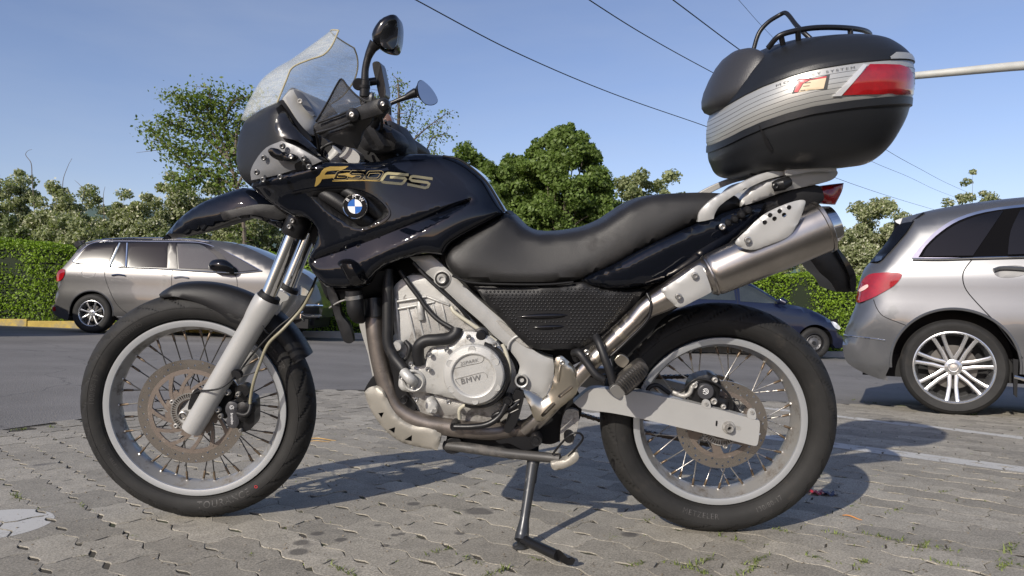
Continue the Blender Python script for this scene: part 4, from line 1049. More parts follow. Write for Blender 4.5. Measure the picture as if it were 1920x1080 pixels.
# lower scoop / indicator pod
pod = panel('indicator_pod', bp([(633, 494, .19), (640, 487, .2), (655, 487, .21), (668, 494, .215), (678, 508, .215), (686, 525, .21), (687, 534, .2, 'c'), (670, 537, .21), (656, 535, .21, 'c'), (648, 518, .205), (640, 504, .2)]), blackgloss, bike, th=.06, res=.01, bulge=.028, R=.025)
panel('chin_panel', bp([(578, 490, .13), (612, 540, .13), (640, 543, .14), (690, 535, .15), (712, 508, .15), (740, 520, .1), (730, 560, .08), (700, 575, .08), (680, 600, .08), (655, 560, .08), (618, 565, .1), (600, 530, .11)]), black, bike, mode='full', res=.02, bulge=.006, R=.02)
panel('air_deflector', bp([(612, 540, .13), (622, 537, .14), (634, 560, .14), (640, 590, .14), (655, 610, .14), (662, 640, .14), (655, 644, .14), (645, 640, .14), (636, 618, .14), (622, 575, .14)]), matte, bike, th=.02, res=.01, bulge=.004, R=.008)
V, F = tube_geo(catmull([B.V(663, 545, .16), B.V(664, 560, .16), B.V(666, 580, .16), B.V(671, 594, .14), B.V(680, 600, .12)], n=4), [.021, .021, .022, .018, .01], 20); mesh('rubber_boot', V, F, hose, bike, recalc=True)
V, F = tube_geo([B.V(663, 554, .16), B.V(664, 561, .16)], .0225, 20); mesh('hose_band', V, F, bolt, bike, recalc=True)
tube('clutch_cable', [B.V(618, 577, .12), B.V(636, 566, .16), B.V(655, 560, .17)], .0022, castd, bike)
# steering stem clamps
def cyl(name, a, b, r, m, parent=bike, n=20, cap=.15, **k):
    a = Vector(a); b = Vector(b); d = b-a
    V, F = tube_geo([a, a+d*.04, b-d*.04, b], [r*(1-cap), r, r, r*(1-cap)], n); return mesh(name, V, F, m, parent, recalc=True, **k)
cyl('fork_top', B.V(618, 312, .10), B.V(640, 285, .10), .028, silverp)
cyl('fork_top', B.V(650, 300, -.08), B.V(668, 275, -.08), .028, silverp)
panel('top_yoke', bp([(640, 285), (646, 274), (660, 279), (674, 292), (672, 305), (655, 306), (648, 300), (636, 294)], .13), silverp, bike, th=.05, res=0, bevel=.004)
panel('stem_cover', bp([(596, 262), (612, 252), (640, 262), (672, 270), (690, 262), (740, 285), (745, 300), (710, 304), (672, 304), (640, 306), (612, 304), (600, 296)], .05), black, bike, th=.14, res=0, bevel=.004)
# black block standing in for the shade inside the dashboard
panel('dash_shadow_mass', bp([(556, 240), (590, 252), (612, 262), (625, 285), (610, 303), (600, 300), (575, 270)], .12), black, bike, th=.22, res=0, bevel=.004)
# ---------------- handlebar, left
hbl = B.V(719, 196, .40); hbc = B.V(690, 262, .05); hbr = B.V(722, 235, -.40)
tube('handlebar', [hbl, B.V(712, 208, .30), B.V(700, 240, .15), hbc, B.V(722, 262, -.02), B.V(742, 262, -.15), B.V(765, 272, -.30), B.V(790, 287, -.42)], .011, satin, bike)
V, F = tube_geo([B.V(718, 197, .39), B.V(713, 207, .29)], .017, 16); mesh('grip', V, F, hose, bike, recalc=True)
hg = panel('hand_guard', bp([(589, 240, .36, 'c'), (591, 231, .36), (640, 213, .38), (658, 205, .395), (690, 192, .41), (710, 186, .42), (720, 186, .42), (728, 195, .42), (725, 207, .42), (716, 213, .42), (690, 221, .41), (662, 229, .395), (625, 240, .375), (596, 250, .36, 'c')]), matte, bike, th=.022, res=.012, bulge=.005, R=.008)
lo = panel('hand_guard_shield', bp([(595, 250, .355, 'c'), (625, 240, .37), (660, 228, .39), (700, 219, .40, 'c'), (694, 232, .385), (682, 244, .375), (676, 262, .37), (668, 279, .37, 'c'), (660, 278, .37), (633, 270, .365), (603, 256, .355)]), satin, bike, th=.008, res=.012, bulge=.012, R=.05)
tube('guard_rib', [B.V(594, 249, .372), B.V(625, 240, .387), B.V(658, 227, .408)], .0032, matte, hg)
tube('guard_rib', [B.V(596, 230, .372), B.V(628, 219, .387), B.V(655, 208, .404)], .0026, matte, hg)
for (u, v, r, f) in ((662, 216, .0155, .404), (719.5, 196, .0135, .43)):
    c = B.V(u, v, f); MB().add(*lathe_geo([(0, -.004), (r*.25, -.004), (r*.3, -.009), (r*.45, -.010), (r*.9, -.006), (r, -.001), (r, .012)], c, 24)).mk('bar_end_cap', satin, hg, ang=30)
    MB().add(*bolt_geo(c+Vector((0, -.009, 0)), r*.38, .003)).mk('guard_bolt', bolt, hg)
df = panel('smoked_deflector', bp([(592, 226, .36, 'c'), (600, 214, .362), (615, 190, .366), (632, 158, .37), (640, 148, .373, 'c'), (650, 160, .38), (665, 176, .39), (686, 192, .405, 'c'), (665, 201, .40), (653, 207, .395), (625, 216, .38), (594, 229, .36, 'c')]), smokem, bike, th=.0035, res=.012, bulge=.012, R=.06)
tube('deflector_edge', [B.V(592, 228, .362), B.V(601, 214, .366), B.V(616, 188, .370), B.V(632, 158, .374), B.V(640, 148, .377), B.V(651, 161, .384), B.V(666, 177, .395), B.V(686, 192, .409)], .0020, black, df, sm=3)
cyl('mirror_mount', B.V(683, 182, .30), B.V(685, 150, .30), .0115, satin); cyl('mirror_mount_collar', B.V(683, 166, .30), B.V(683, 160, .30), .0135, black)
cyl('bar_clamp', B.V(676, 182, .29), B.V(700, 184, .29), .013, silverd)
panel('switch_gear', bp([(676, 186), (700, 181), (712, 192), (708, 215), (690, 222), (680, 208)], .30), black, bike, th=.07, res=0, bevel=.005)
panel('brake_lever_cover', bp([(672, 240), (700, 226), (725, 236), (745, 250), (752, 268), (735, 282), (700, 286), (676, 275)], .16), cloth, bike, th=.10, res=.012, bulge=.02, R=.03, extra=lambda x, z, d: .012*np.sin(x*170+z*90)*np.clip(d/.015, 0, 1))
# mirrors
def rev(axis_pts, radii, n, m, parent, name, flat=None):
    P = [Vector(p) for p in axis_pts]; V, F = tube_geo(P, radii, n, flat=flat); return mesh(name, V, F, m, parent, recalc=True, ang=50)
mh = panel('mirror', bp([(697, 66, .30), (701, 53, .30), (710, 40, .30), (722, 31, .30), (736, 27, .30), (745, 31, .29), (749, 45, .285), (749, 65, .285), (746, 85, .285), (740, 96, .285), (727, 96, .29), (712, 91, .30), (701, 82, .30)]), blackgloss, bike, th=.045, res=.006, bulge=.022, R=.03)
panel('mirror_glass', bp([(712, 74, .33), (716, 58, .335), (726, 44, .335), (740, 36, .33), (746, 45, .318), (746, 66, .315), (742, 86, .318), (733, 92, .325), (718, 88, .33)]), mat('mirror_dark_reflection', (.06, .065, .075), .08, metal=.9), mh, th=.003, res=.01, bulge=.002, R=.01)  # glass coloured near black to stand in for a dark reflection
tube('mirror_stalk', [B.V(684, 152, .30), B.V(685, 130, .30), B.V(690, 108, .30), B.V(697, 92, .30), B.V(704, 82, .30)], [.009, .008, .0085, .011, .015], satin, mh)
# phone holder
ph = panel('phone_holder', bp([(698, 120), (703, 115), (712, 117), (718, 140), (723, 168), (722, 180), (714, 184), (710, 178), (704, 150)], .26), phonem, bike, th=.05, res=0, bevel=.004)
cyl('holder_arm', B.V(674, 156, .28), B.V(706, 152, .27), .009, satin, ph); cyl('holder_ball', B.V(672, 158, .31), B.V(676, 158, .25), .014, satin, ph)
# far mirror
fo = -.32
m2 = rev([B.V(772, 178, fo), B.V(776, 176, fo), B.V(784, 172, fo), B.V(793, 170, fo), B.V(800, 171, fo), B.V(803, 173, fo)], [.012, .018, .030, .040, .040, .034], 24, satin, bike, 'mirror')
pc_ = B.V(801, 175, fo); pn_ = (MB_W.to_3x3().inverted() @ Vector((.60, -.78, .17))).normalized()
def onplane(u, v):
    d = (B.I.to_3x3() @ ray(u, v)).normalized(); return B.c+d*((pc_-B.c).dot(pn_)/d.dot(pn_))
P_ = [onplane(u, v) for u, v in ((784, 155), (790, 151), (802, 159), (813, 172), (820, 186), (818, 193), (808, 197), (796, 194), (787, 182), (783, 166))]
cc = sum(P_, Vector())/len(P_); S_ = [Vector(p) for p in catmull(P_, True, 4)]; ctr2 = B.V(783, 174, fo)
V = [cc]+S_; n = len(S_); F = [(0, k+1, (k+1) % n+1) for k in range(n)]
# shell behind the glass
P0 = [p+pn_*.0015 for p in S_]; V = [cc+pn_*.0015]+P0
V2 = [ctr2+(s-ctr2)*.25+Vector((-.012, 0, 0)) for s in S_]+[ctr2+(s-ctr2)*.8+Vector((-.003, .0, 0)) for s in S_]+[cc+(s-cc)*1.04 for s in S_]
F2 = [(k, (k+1) % n, n+(k+1) % n, n+k) for k in range(n)]+[(n+k, n+(k+1) % n, 2*n+(k+1) % n, 2*n+k) for k in range(n)]+[tuple(range(n))]
bpy.data.objects.remove(m2)
m2 = mesh('mirror', V2, F2, satin, bike, recalc=True, ang=60)
mesh('mirror_glass', V, F, mirror, m2, smooth=False)
tube('mirror_stalk', [B.V(731, 232, fo), B.V(730, 212, fo), B.V(731, 196, fo), B.V(742, 190, fo), B.V(760, 183, fo), B.V(772, 177, fo), B.V(780, 174, fo)], [.007, .007, .007, .007, .009, .013, .016], satin, m2)
# far hand guard / sleeve and brake reservoir, cable loops
V, F = tube_geo(catmull([B.V(752, 270, -.28), B.V(768, 275, -.34), B.V(786, 283, -.40), B.V(797, 289, -.44)], n=4), [.026, .027, .022, .019], 18); mesh('far_grip', V, F, hose, bike, recalc=True)
panel('handlebar_bag', bp([(715, 240), (728, 226), (742, 232), (752, 246), (762, 268), (760, 288), (735, 298), (712, 296), (690, 298), (684, 276), (700, 260)], .0), cloth, bike, th=.16, res=.012, bulge=.025, R=.03, extra=lambda x, z, d: .012*np.sin(x*140-z*160)*np.clip(d/.02, 0, 1))
panel('brake_reservoir', bp([(716, 218), (724, 212), (733, 220), (734, 242), (724, 256), (716, 240)], -.2), mat('amber_brown', (.12, .04, .015), .3, coat=.5), bike, th=.04, res=.01, bulge=.004, R=.01)
for pts in ([(604, 292, .16), (607, 276, .17), (622, 268, .17), (645, 262, .15), (668, 262, .1)], [(600, 300, .14), (598, 284, .16), (612, 272, .16), (640, 268, .14), (660, 274, .1)], [(618, 306, .12), (600, 286, .17), (596, 262, .2), (592, 250, .26), (590, 238, .32)], [(728, 262, -.1), (735, 240, -.15), (745, 252, -.18), (757, 268, -.2), (752, 285, -.15), (730, 292, -.1)], [(690, 288, .08), (706, 262, .12), (716, 238, .2), (714, 214, .3)], [(700, 296, .02), (722, 276, .04), (730, 250, .04), (722, 226, .08)]):
    tube('cable', [B.V(*p) for p in pts], .0038, hose, bike)
# ---------------- seat
seat = panel('seat', bp([(836, 492, .165), (838, 470, .16), (866, 447, .15), (905, 424, .14), (945, 399, .125, 'c'), (957, 404, .12), (970, 416, .12), (985, 431, .125), (1003, 439, .13), (1030, 441, .13), (1062, 438, .13), (1095, 432, .13), (1130, 418, .13), (1158, 400, .13), (1182, 384, .125), (1215, 370, .12), (1250, 364, .12), (1300, 361, .12), (1345, 362, .12), (1378, 367, .12), (1390, 378, .12, 'c'),
  (1380, 392, .12), (1340, 406, .13), (1300, 420, .135), (1250, 446, .14), (1200, 470, .145), (1150, 498, .15), (1110, 517, .155), (1070, 528, .16), (1020, 532, .165), (960, 532, .17), (905, 530, .17), (875, 527, .17), (852, 516, .17)]), seatm, bike, mode='full', bulge=.03, R=.045, res=.014, relax=4)
tube('seat_piping', [B.V(848, 517, .178), B.V(880, 529, .180), B.V(950, 533, .180), B.V(1030, 533, .176), B.V(1075, 529, .172)], .003, black, seat)
panel('seat_base', bp([(826, 470), (850, 448), (905, 418), (948, 396), (965, 412), (1000, 440), (1120, 440), (1300, 380), (1380, 380), (1300, 440), (1200, 500), (1180, 548), (1080, 548), (900, 548), (840, 520)], .10), black, bike, th=.2, res=0)
# ---------------- side panel with dimples
sp_pts = bp([(889, 536, .155, 'c'), (930, 537, .158), (985, 537, .16), (1060, 533, .16), (1095, 528, .158), (1130, 538, .155), (1170, 542, .15), (1212, 544, .145, 'c'), (1200, 560, .145), (1176, 585, .145), (1145, 615, .148), (1110, 642, .15), (1085, 654, .152), (1050, 657, .155), (1010, 655, .155), (990, 649, .155, 'c'), (965, 625, .155), (938, 595, .155), (910, 566, .155)])
sidep = panel('side_panel', sp_pts, matte, bike, th=.03, res=.012, bulge=.012, R=.02)
dm = MB(); Ppx = np.array([(898, 541), (985, 542), (1060, 539), (1100, 534), (1200, 549), (1150, 607), (1105, 640), (1080, 650), (1012, 650), (994, 644), (915, 562)], float)
q = []
for j in range(22):
    for i in range(60):
        u = 890+i*7.4+(j % 2)*3.7; v = 536+j*5.6; q.append((u, v))
q = np.array(q); mm_ = inside(Ppx, q) & (segdist(Ppx, q) > 3); slots = [((978, 593), (1062, 591)), ((1000, 614), (1055, 612))]
for (u, v) in q[mm_]:
    if any(segdist(np.array(s, float), np.array([[u, v]]), False)[0] < 8 for s in slots): continue
    p = proj(sidep, u, v, 0.0)
    if p is None: continue
    r = .0034; n0 = len(dm.V)
    dm.V += [(p.x+r*math.cos(a), p.y+.0005, p.z+r*math.sin(a)) for a in np.linspace(0, 2*PI, 7, endpoint=False)]+[(p.x+r*.55*math.cos(a), p.y-.0016, p.z+r*.55*math.sin(a)) for a in np.linspace(0, 2*PI, 7, endpoint=False)]+[(p.x, p.y-.002, p.z)]
    for k in range(7): dm.F += [(n0+k, n0+(k+1) % 7, n0+7+(k+1) % 7, n0+7+k), (n0+7+k, n0+7+(k+1) % 7, n0+14)]
dm.mk('dimples', matte, sidep, recalc=False, kind='stuff', ang=0)
for (a, b, r) in (((972, 594), (1064, 591), 5.2), ((998, 614.5), (1057, 612), 4.2)):
    P = [proj(sidep, a[0]+(b[0]-a[0])*t, a[1]+(b[1]-a[1])*t, 0) for t in np.linspace(0, 1, 9)]
    V, F = tube_geo(P, [.001]+[.0065*(r/5)*math.sin(PI*t)**.5+.0005 for t in np.linspace(0, 1, 9)[1:-1]]+[.001], 12); mesh('panel_slot', V, F, blackgloss, sidep, recalc=True)
# panel under frame: dark inner mass
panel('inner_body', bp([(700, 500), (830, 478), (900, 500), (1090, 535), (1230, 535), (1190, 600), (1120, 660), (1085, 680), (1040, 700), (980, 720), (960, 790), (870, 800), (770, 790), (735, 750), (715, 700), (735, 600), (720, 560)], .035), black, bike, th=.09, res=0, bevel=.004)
# subframe lower black rails
tube('subframe_rail', [B.V(1080, 668, .13), B.V(1130, 630, .13), B.V(1190, 575, .125), B.V(1260, 520, .12)], .014, satin, bike)
panel('rear_hugger', bp([(1195, 560), (1260, 530), (1400, 480), (1420, 490), (1300, 560), (1240, 600), (1215, 640), (1190, 680), (1165, 700), (1150, 690), (1160, 640)], .05), black, bike, th=.10, res=0, bevel=.004)
# ---------------- tail fairing
tail = panel('tail_fairing', bp([(1088, 525, .16, 'c'), (1110, 514, .168), (1150, 497, .172), (1200, 470, .17), (1250, 446, .168), (1310, 419, .16), (1345, 404, .15), (1380, 392, .14), (1436, 379, .125, 'c'), (1437, 386, .125), (1425, 405, .13), (1400, 430, .14), (1370, 456, .145), (1330, 485, .15), (1290, 508, .155), (1244, 527, .16), (1200, 537, .165), (1160, 541, .168), (1115, 536, .166)]), gloss, bike, mode='full', bulge=.022, R=.03, res=.011, relax=3)
panel('tail_underside', bp([(1200, 540), (1290, 512), (1370, 460), (1430, 400), (1440, 380), (1500, 352), (1535, 348), (1545, 372), (1530, 385), (1470, 400), (1420, 430), (1380, 470), (1320, 510), (1250, 545), (1215, 548)], .115), black, bike, mode='full', res=.02, bulge=.006, R=.02)
tl = panel('tail_top', bp([(1387, 392, .11, 'c'), (1436, 372, .11), (1480, 358, .105), (1527, 350, .10, 'c'), (1535, 360, .10), (1500, 375, .105), (1440, 392, .115), (1400, 404, .12)]), matte, bike, mode='full', bulge=.01, R=.02, res=.012)
bm_ = MB()
for (u, v, s) in ((1378, 411, 1), (1391, 403, 1.15), (1403, 395, 1), (1365, 418, .9)): 
    V, F = lathe_geo([(0, -.006), (.006, -.005), (.010, 0), (.011, .012)], B.V(u, v, .165), 14); bm_.add(V, F)
bm_.mk('tail_rubber_bump', black, tl)
V, F = bolt_geo(B.V(1354, 425, .183), .0085, .005); mesh('tail_bolt', V, F, bolt, tail, recalc=True)
# grab rail
gr = panel('grab_rail', bp([(1309, 416, .165, 'c'), (1311, 399, .165), (1326, 382, .165), (1345, 368, .165), (1372, 353, .163), (1400, 338, .16), (1425, 327, .158), (1450, 320, .155), (1477, 315, .15, 'c'), (1476, 328, .15, 'c'), (1455, 332, .155), (1432, 339, .158), (1408, 350, .16), (1385, 361, .163), (1362, 376, .165), (1348, 388, .165), (1340, 402, .165), (1338, 410, .165, 'c'), (1322, 414, .165)]), silverp, bike, th=.022, res=.010, bulge=.006, R=.008)
panel('grab_rail', [(x, z, -o-.0, c) for x, z, o, c in [(p[0], p[1], p[2]-.0, p[3]) for p in bp([(1309, 416, .165, 'c'), (1311, 399, .165), (1345, 368, .165), (1400, 338, .16), (1450, 320, .155), (1477, 315, .15, 'c'), (1476, 328, .15, 'c'), (1432, 339, .158), (1385, 361, .163), (1348, 388, .165), (1338, 410, .165, 'c')])]], silverp, bike, th=.02, res=0, bevel=.003)
rk = panel('rack_plate', bp([(1476, 314, .145, 'c'), (1520, 312, .14), (1562, 316, .12), (1571, 324, .11), (1562, 336, .115), (1535, 345, .125), (1500, 352, .13), (1462, 362, .135), (1425, 376, .14), (1390, 387, .142, 'c'), (1389, 378, .142), (1402, 360, .142), (1418, 346, .142), (1440, 338, .145), (1472, 330, .148)]), silverp, bike, mode='full', bulge=.008, R=.012, res=.012)
panel('rack_rim', bp([(1473, 317, .165), (1520, 311, .162), (1568, 316, .145), (1568, 321, .145), (1520, 322, .162), (1474, 329, .165)]), silverp, rk, th=.02, res=.01, bulge=.004, R=.005)
V, F = tube_geo([B.V(1450, 350, .145), B.V(1468, 345, .155), B.V(1480, 340, .15)], [.013, .016, .012], 14); mesh('rack_lock', V, F, satin, rk, recalc=True); V, F = bolt_geo(B.V(1453, 349, .168), .008, .006); mesh('rack_bolt', V, F, satin, rk, recalc=True)
panel('rack_mount', bp([(1405, 326), (1480, 300), (1600, 292), (1622, 296), (1612, 308), (1580, 312), (1560, 316), (1480, 318), (1440, 322), (1412, 330)], .10), black, bike, mode='full', res=.02, bulge=.005, R=.01)
# tail light
t_ = panel('tail_light', bp([(1530, 350, .05, 'c'), (1582, 343, .03, 'c'), (1579, 358, .03), (1566, 384, .035, 'c'), (1545, 381, .05), (1536, 372, .055)]), redlens, bike, mode='full', bulge=.012, R=.02, res=.008)
# number plate holder
pl = panel('plate_holder', bp([(1517, 484, .05, 'c'), (1535, 472, .05), (1560, 452, .05, 'c'), (1582, 488, .055), (1600, 508, .06, 'c'), (1603, 545, .06, 'c'), (1588, 548, .06), (1568, 547, .06, 'c'), (1556, 528, .058), (1536, 510, .055)]), satin, bike, mode='full', bulge=.004, R=.008, res=.012)
panel('holder_edge', bp([(1560, 452, .068), (1566, 458, .068), (1603, 510, .078), (1604, 546, .078), (1597, 547, .078), (1591, 512, .078)]), blackgloss, pl, th=.01, res=0, bevel=.002)
# ---------------- exhaust
V, F = tube_geo(catmull([B.V(700, 585, .10), B.V(702, 612, .11), B.V(708, 655, .115), B.V(722, 715, .12), B.V(743, 762, .125), B.V(785, 789, .13), B.V(840, 801, .13), B.V(910, 808, .125), B.V(965, 806, .11), B.V(995, 800, .12)], n=6), .0235, 24)
hd = mesh('header_pipe', V, F, header, bike, recalc=True)
V, F = tube_geo(catmull([B.V(700, 560, .10), B.V(703, 595, .11)], n=3), .027, 20); mesh('header_flange', V, F, satin, hd, recalc=True)
V, F = tube_geo(catmull([B.V(984, 806, .12), B.V(1010, 785, .135), B.V(1055, 737, .15), B.V(1105, 684, .16), B.V(1150, 640, .165), B.V(1195, 597, .17)], n=6), [.021, .0215, .0215, .0215, .022, .023], 24)
mp_ = mesh('mid_pipe', V, F, steel, bike, recalc=True)
V, F = tube_geo(catmull([B.V(1190, 601, .172), B.V(1212, 578, .172), B.V(1245, 560, .175), B.V(1290, 532, .18), B.V(1330, 512, .185)], n=5), [.024, .027, .033, .037, .043], 28); mesh('pipe_cone', V, F, steel, mp_, recalc=True)
for (u, v, r) in ((1165, 625, .0245), (1122, 667, .0235), (1184, 607, .0255)):
    a = B.V(u-5, v+5, .165); b = B.V(u+5, v-5, .165); cyl('pipe_clamp', a, b, r, steelg, mp_)
# spring and strap
tube('pipe_bracket', [B.V(1140, 672, .19), B.V(1175, 640, .192), B.V(1215, 598, .2), B.V(1221, 570, .2), B.V(1213, 550, .19)], .004, satin, bike)
panel('pipe_joint', bp([(1152, 676), (1165, 664), (1180, 676), (1168, 690)], .19), steelg, bike, th=.02, res=0, bevel=.002)
# silencer
A_ = B.V(1330, 518, .19); Bq = B.V(1549, 423, .19); dv = (Bq-A_)
st_ = [(-.03, .040), (-.01, .043), (.0, .0465), (.012, .0465), (.02, .0445), (.04, .0475), (.06, .0480), (.3, .0505), (.6, .0535), (.9, .0555), (.955, .0560), (.96, .0585), (.985, .0585), (.992, .055), (1.0, .050)]
V, F = tube_geo([A_+dv*t for t, r in st_], [r for t, r in st_], 44, flat=((0, 1, 0), 1.12)); sil = mesh('silencer', V, F, steel, bike, recalc=True, ang=35)
V, F = tube_geo([A_+dv*.985, A_+dv*1.03, A_+dv*1.075, A_+dv*1.078, A_+dv*1.04], [.050, .047, .041, .034, .030], 36, caps=False); mesh('silencer_end_cap', V, F, chrome, sil, recalc=True)
V, F = tube_geo([A_+dv*1.03, A_+dv*1.035], .034, 24); mesh('silencer_outlet', V, F, black, sil, recalc=True)
# far silencer, mirrored
for o_ in [sil]+list(sil.children):
    me = o_.data.copy(); 
    for v_ in me.vertices: v_.co.y = -v_.co.y
    me.flip_normals(); q_ = bpy.data.objects.new(o_.name.split('.')[0], me); COL.objects.link(q_); q_.parent = bike if o_ is sil else far_sil
    if o_ is sil: far_sil = q_
s1 = panel('heat_shield', bp([(1240, 545, .222), (1250, 537, .224), (1282, 516, .23), (1308, 498, .232), (1317, 500, .232), (1334, 545, .232), (1330, 550, .232), (1300, 565, .232), (1278, 576, .228), (1270, 576, .226), (1262, 570, .224)]), silverp, bike, th=.006, res=.010, bulge=.006, R=.01, extra=None)
bm_ = MB()
for (u, v) in ((1303, 517), (1272, 556)): bm_.add(*bolt_geo(B.V(u, v, .243), .0085, .004))
bm_.mk('shield_bolt', bolt, s1)
holes = [circ(B, u, v, 4.6, .25, 12) for u, v in ((1433, 417), (1451, 410), (1469, 403), (1443, 403.5), (1461, 396), (1479, 389))]
s2 = panel('heat_shield', bp([(1379, 455, .246), (1386, 445, .248), (1400, 432, .25), (1418, 414, .25), (1438, 399, .25), (1470, 384, .248), (1500, 375, .246), (1510, 377, .246), (1507, 392, .248), (1498, 415, .252), (1489, 432, .254), (1474, 446, .254), (1440, 460, .252), (1412, 469, .25), (1398, 467, .248), (1384, 461, .246)]), silverp, bike, th=.004, res=.009, bulge=.006, R=.012, holes=holes)
bm_ = MB(); bm_.add(*bolt_geo(B.V(1402, 450, .262), .0085, .004)); bm_.mk('shield_bolt', bolt, s2)
# ---------------- frame beam
fr_ = panel('frame_beam', bp([(768, 482, .13, 'c'), (808, 478, .13, 'c'), (830, 497, .135), (889, 554, .14), (951, 608, .14), (982, 639, .14), (1000, 656, .14), (1020, 668, .14), (1037, 674, .14, 'c'), (1039, 690, .14), (1036, 712, .14), (1027, 735, .14), (1019, 748, .14, 'c'), (1005, 737, .14), (985, 730, .14), (972, 722, .14), (968, 713, .14), (972, 699, .14), (974, 684, .14), (960, 662, .14), (945, 645, .14), (925, 628, .14), (905, 607, .14), (860, 568, .14), (820, 530, .135), (800, 513, .13)]), silverp, bike, th=.05, res=.012, bulge=.006, R=.008)
V, F = lathe_geo([(0, -.004), (.006, -.004), (.0065, -.008), (.010, -.009), (.0135, -.004), (.014, .0), (.018, -.001), (.022, .0), (.022, .01)], B.V(829, 523, .145), 26); mesh('frame_bolt', V, F, cast, fr_, recalc=True, ang=30)
V, F = lathe_geo([(0, -.001), (.010, -.001), (.0115, .004), (.0125, .004), (.013, -.008), (.0165, -.010), (.0175, -.006), (.0175, .02)], B.V(978, 713, .150), 30); mesh('pivot_bolt', V, F, cast, fr_, recalc=True, ang=30)
MB().add(*lathe_geo([(.0128, -.003), (.0122, .002), (.006, .002)], B.V(978, 713, .156), 24)).mk('pivot_recess', black, fr_, recalc=False)
MB().add(*lathe_geo([(.0185, -.0012), (.0135, -.0012)], B.V(829, 523, .147), 26)).mk('bolt_recess', black, fr_, recalc=False)
tube('frame_weld', [B.V(951, 656, .148), B.V(957, 640, .149), B.V(972, 630, .149), B.V(981, 640, .148)], .0035, silverp, fr_)
panel('frame_gusset', bp([(930, 601), (940, 603), (985, 640), (1000, 652), (985, 650), (955, 628)], .148), castd, fr_, th=.006, res=0, bevel=.001)
def slot(u0, v0, u1, v1, r, off):
    a = np.array(B.L(u0, v0, off)[:2]); b = np.array(B.L(u1, v1, off)[:2]); d = (b-a)/np.linalg.norm(b-a); n_ = np.array((-d[1], d[0])); o = []
    for k in range(6): t = PI*k/5; o.append(tuple(b+r*(n_*math.cos(t)+d*math.sin(t)))+(off, 0))
    for k in range(6): t = PI*k/5; o.append(tuple(a+r*(-n_*math.cos(t)-d*math.sin(t)))+(off, 0))
    return o
hg2 = panel('heel_guard', bp([(1039, 682, .175, 'c'), (1043, 670, .175), (1052, 667, .175), (1062, 674, .175), (1073, 684, .175), (1080, 694, .175), (1085, 712, .175), (1084, 728, .175), (1078, 742, .175), (1050, 765, .175), (1022, 786, .175), (1012, 791, .175), (1003, 787, .175), (992, 760, .175), (982, 735, .175), (984, 730, .17), (1000, 737, .165), (1017, 748, .165, 'c'), (1030, 735, .17), (1036, 715, .175), (1040, 700, .175)]), steelg, bike, th=.004, res=.009, bulge=.007, R=.010, holes=[slot(1050, 742, 1071, 725, .0050, .175), slot(1018, 777, 1038, 757, .0050, .175)])
bm_ = MB(); bm_.add(*bolt_geo(B.V(1054, 679, .186), .0075, .005)); bm_.mk('guard_bolt', bolt, hg2)
tube('guard_rib', [B.V(1051, 685, .184), B.V(1048, 700, .186), B.V(1046, 715, .184)], .003, steelg, hg2)
# ---------------- engine
eng = panel('engine', bp([(745, 640, .12), (757, 600, .12), (775, 575, .12), (840, 560, .12), (905, 620, .12), (950, 660, .12), (968, 700, .12), (968, 760, .12), (940, 790, .12), (850, 790, .12), (790, 775, .12), (765, 740, .12), (745, 700, .12)]), castd, bike, th=.2, res=.02, bulge=.006, R=.02)
cyl_ = panel('cylinder_block', bp([(737, 545, .11), (745, 530, .11), (770, 516, .11), (802, 520, .112), (830, 545, .115), (848, 570, .118), (852, 600, .12), (848, 618, .12), (812, 622, .12), (798, 640, .12), (776, 640, .12), (758, 660, .12), (742, 640, .12)]), cast, eng, th=.15, res=.01, bulge=.006, R=.008)
for k, (u0, v0, u1, v1) in enumerate(((764, 575, 780, 640), (778, 572, 795, 632), (795, 575, 808, 622), (812, 570, 824, 618), (828, 568, 838, 612), (742, 566, 800, 556), (742, 580, 815, 566), (800, 556, 842, 572), (742, 560, 748, 636))):
    tube('casting_rib', [B.V(u0, v0, .122), B.V((u0+u1)/2, (v0+v1)/2, .127), B.V(u1, v1, .124)], .0032, cast, cyl_)
cyl('sensor_plug', B.V(790, 600, .13), B.V(787, 565, .128), .009, cast, cyl_)
def placed_text(name, s, u, v, off, h, rot, m, parent, shear=0, bold=0, depth=.02, sx=1.0, space=1.0):
    TV, TF = text_geo(s, shear, bold, ext=.12, space=space); c = B.V(u, v, off); e = B.V(u+10*math.cos(rot), v-10*math.sin(rot), off); d = (e-c).normalized(); n = Vector((-d.z, 0, d.x)); hm = h
    return mesh(name, [c+d*(x*hm*sx)+n*(y*hm)+Vector((0, -z*.02, 0)) for x, y, z in TV], TF, m, parent, smooth=False)
placed_text('casting_number', '6', 760, 560, .119, .020, .1, castd, cyl_); placed_text('casting_number', '5', 787, 553, .119, .020, .1, castd, cyl_); placed_text('casting_number', '0', 813, 549, .119, .020, .1, castd, cyl_)
cc_ = panel('crankcase_cover', bp([(747, 722, .155), (752, 700, .155), (765, 690, .155), (790, 679, .158), (802, 668, .16), (812, 651, .16), (838, 647, .16), (852, 636, .16), (858, 624, .16), (885, 622, .16), (912, 628, .16), (935, 646, .16), (950, 675, .16), (952, 705, .16), (943, 730, .16), (925, 748, .16), (895, 756, .16), (865, 750, .16), (835, 744, .158), (800, 736, .155), (775, 735, .155), (755, 733, .155)]), cast, eng, th=.05, res=.011, bulge=.010, R=.012)
ca = B.V(889, 701, .175)
V, F = lathe_geo([(.052, -.0005), (.060, -.003), (.0635, -.010), (.0655, -.010), (.070, -.002), (.072, .005), (.072, .03)], ca, 64)
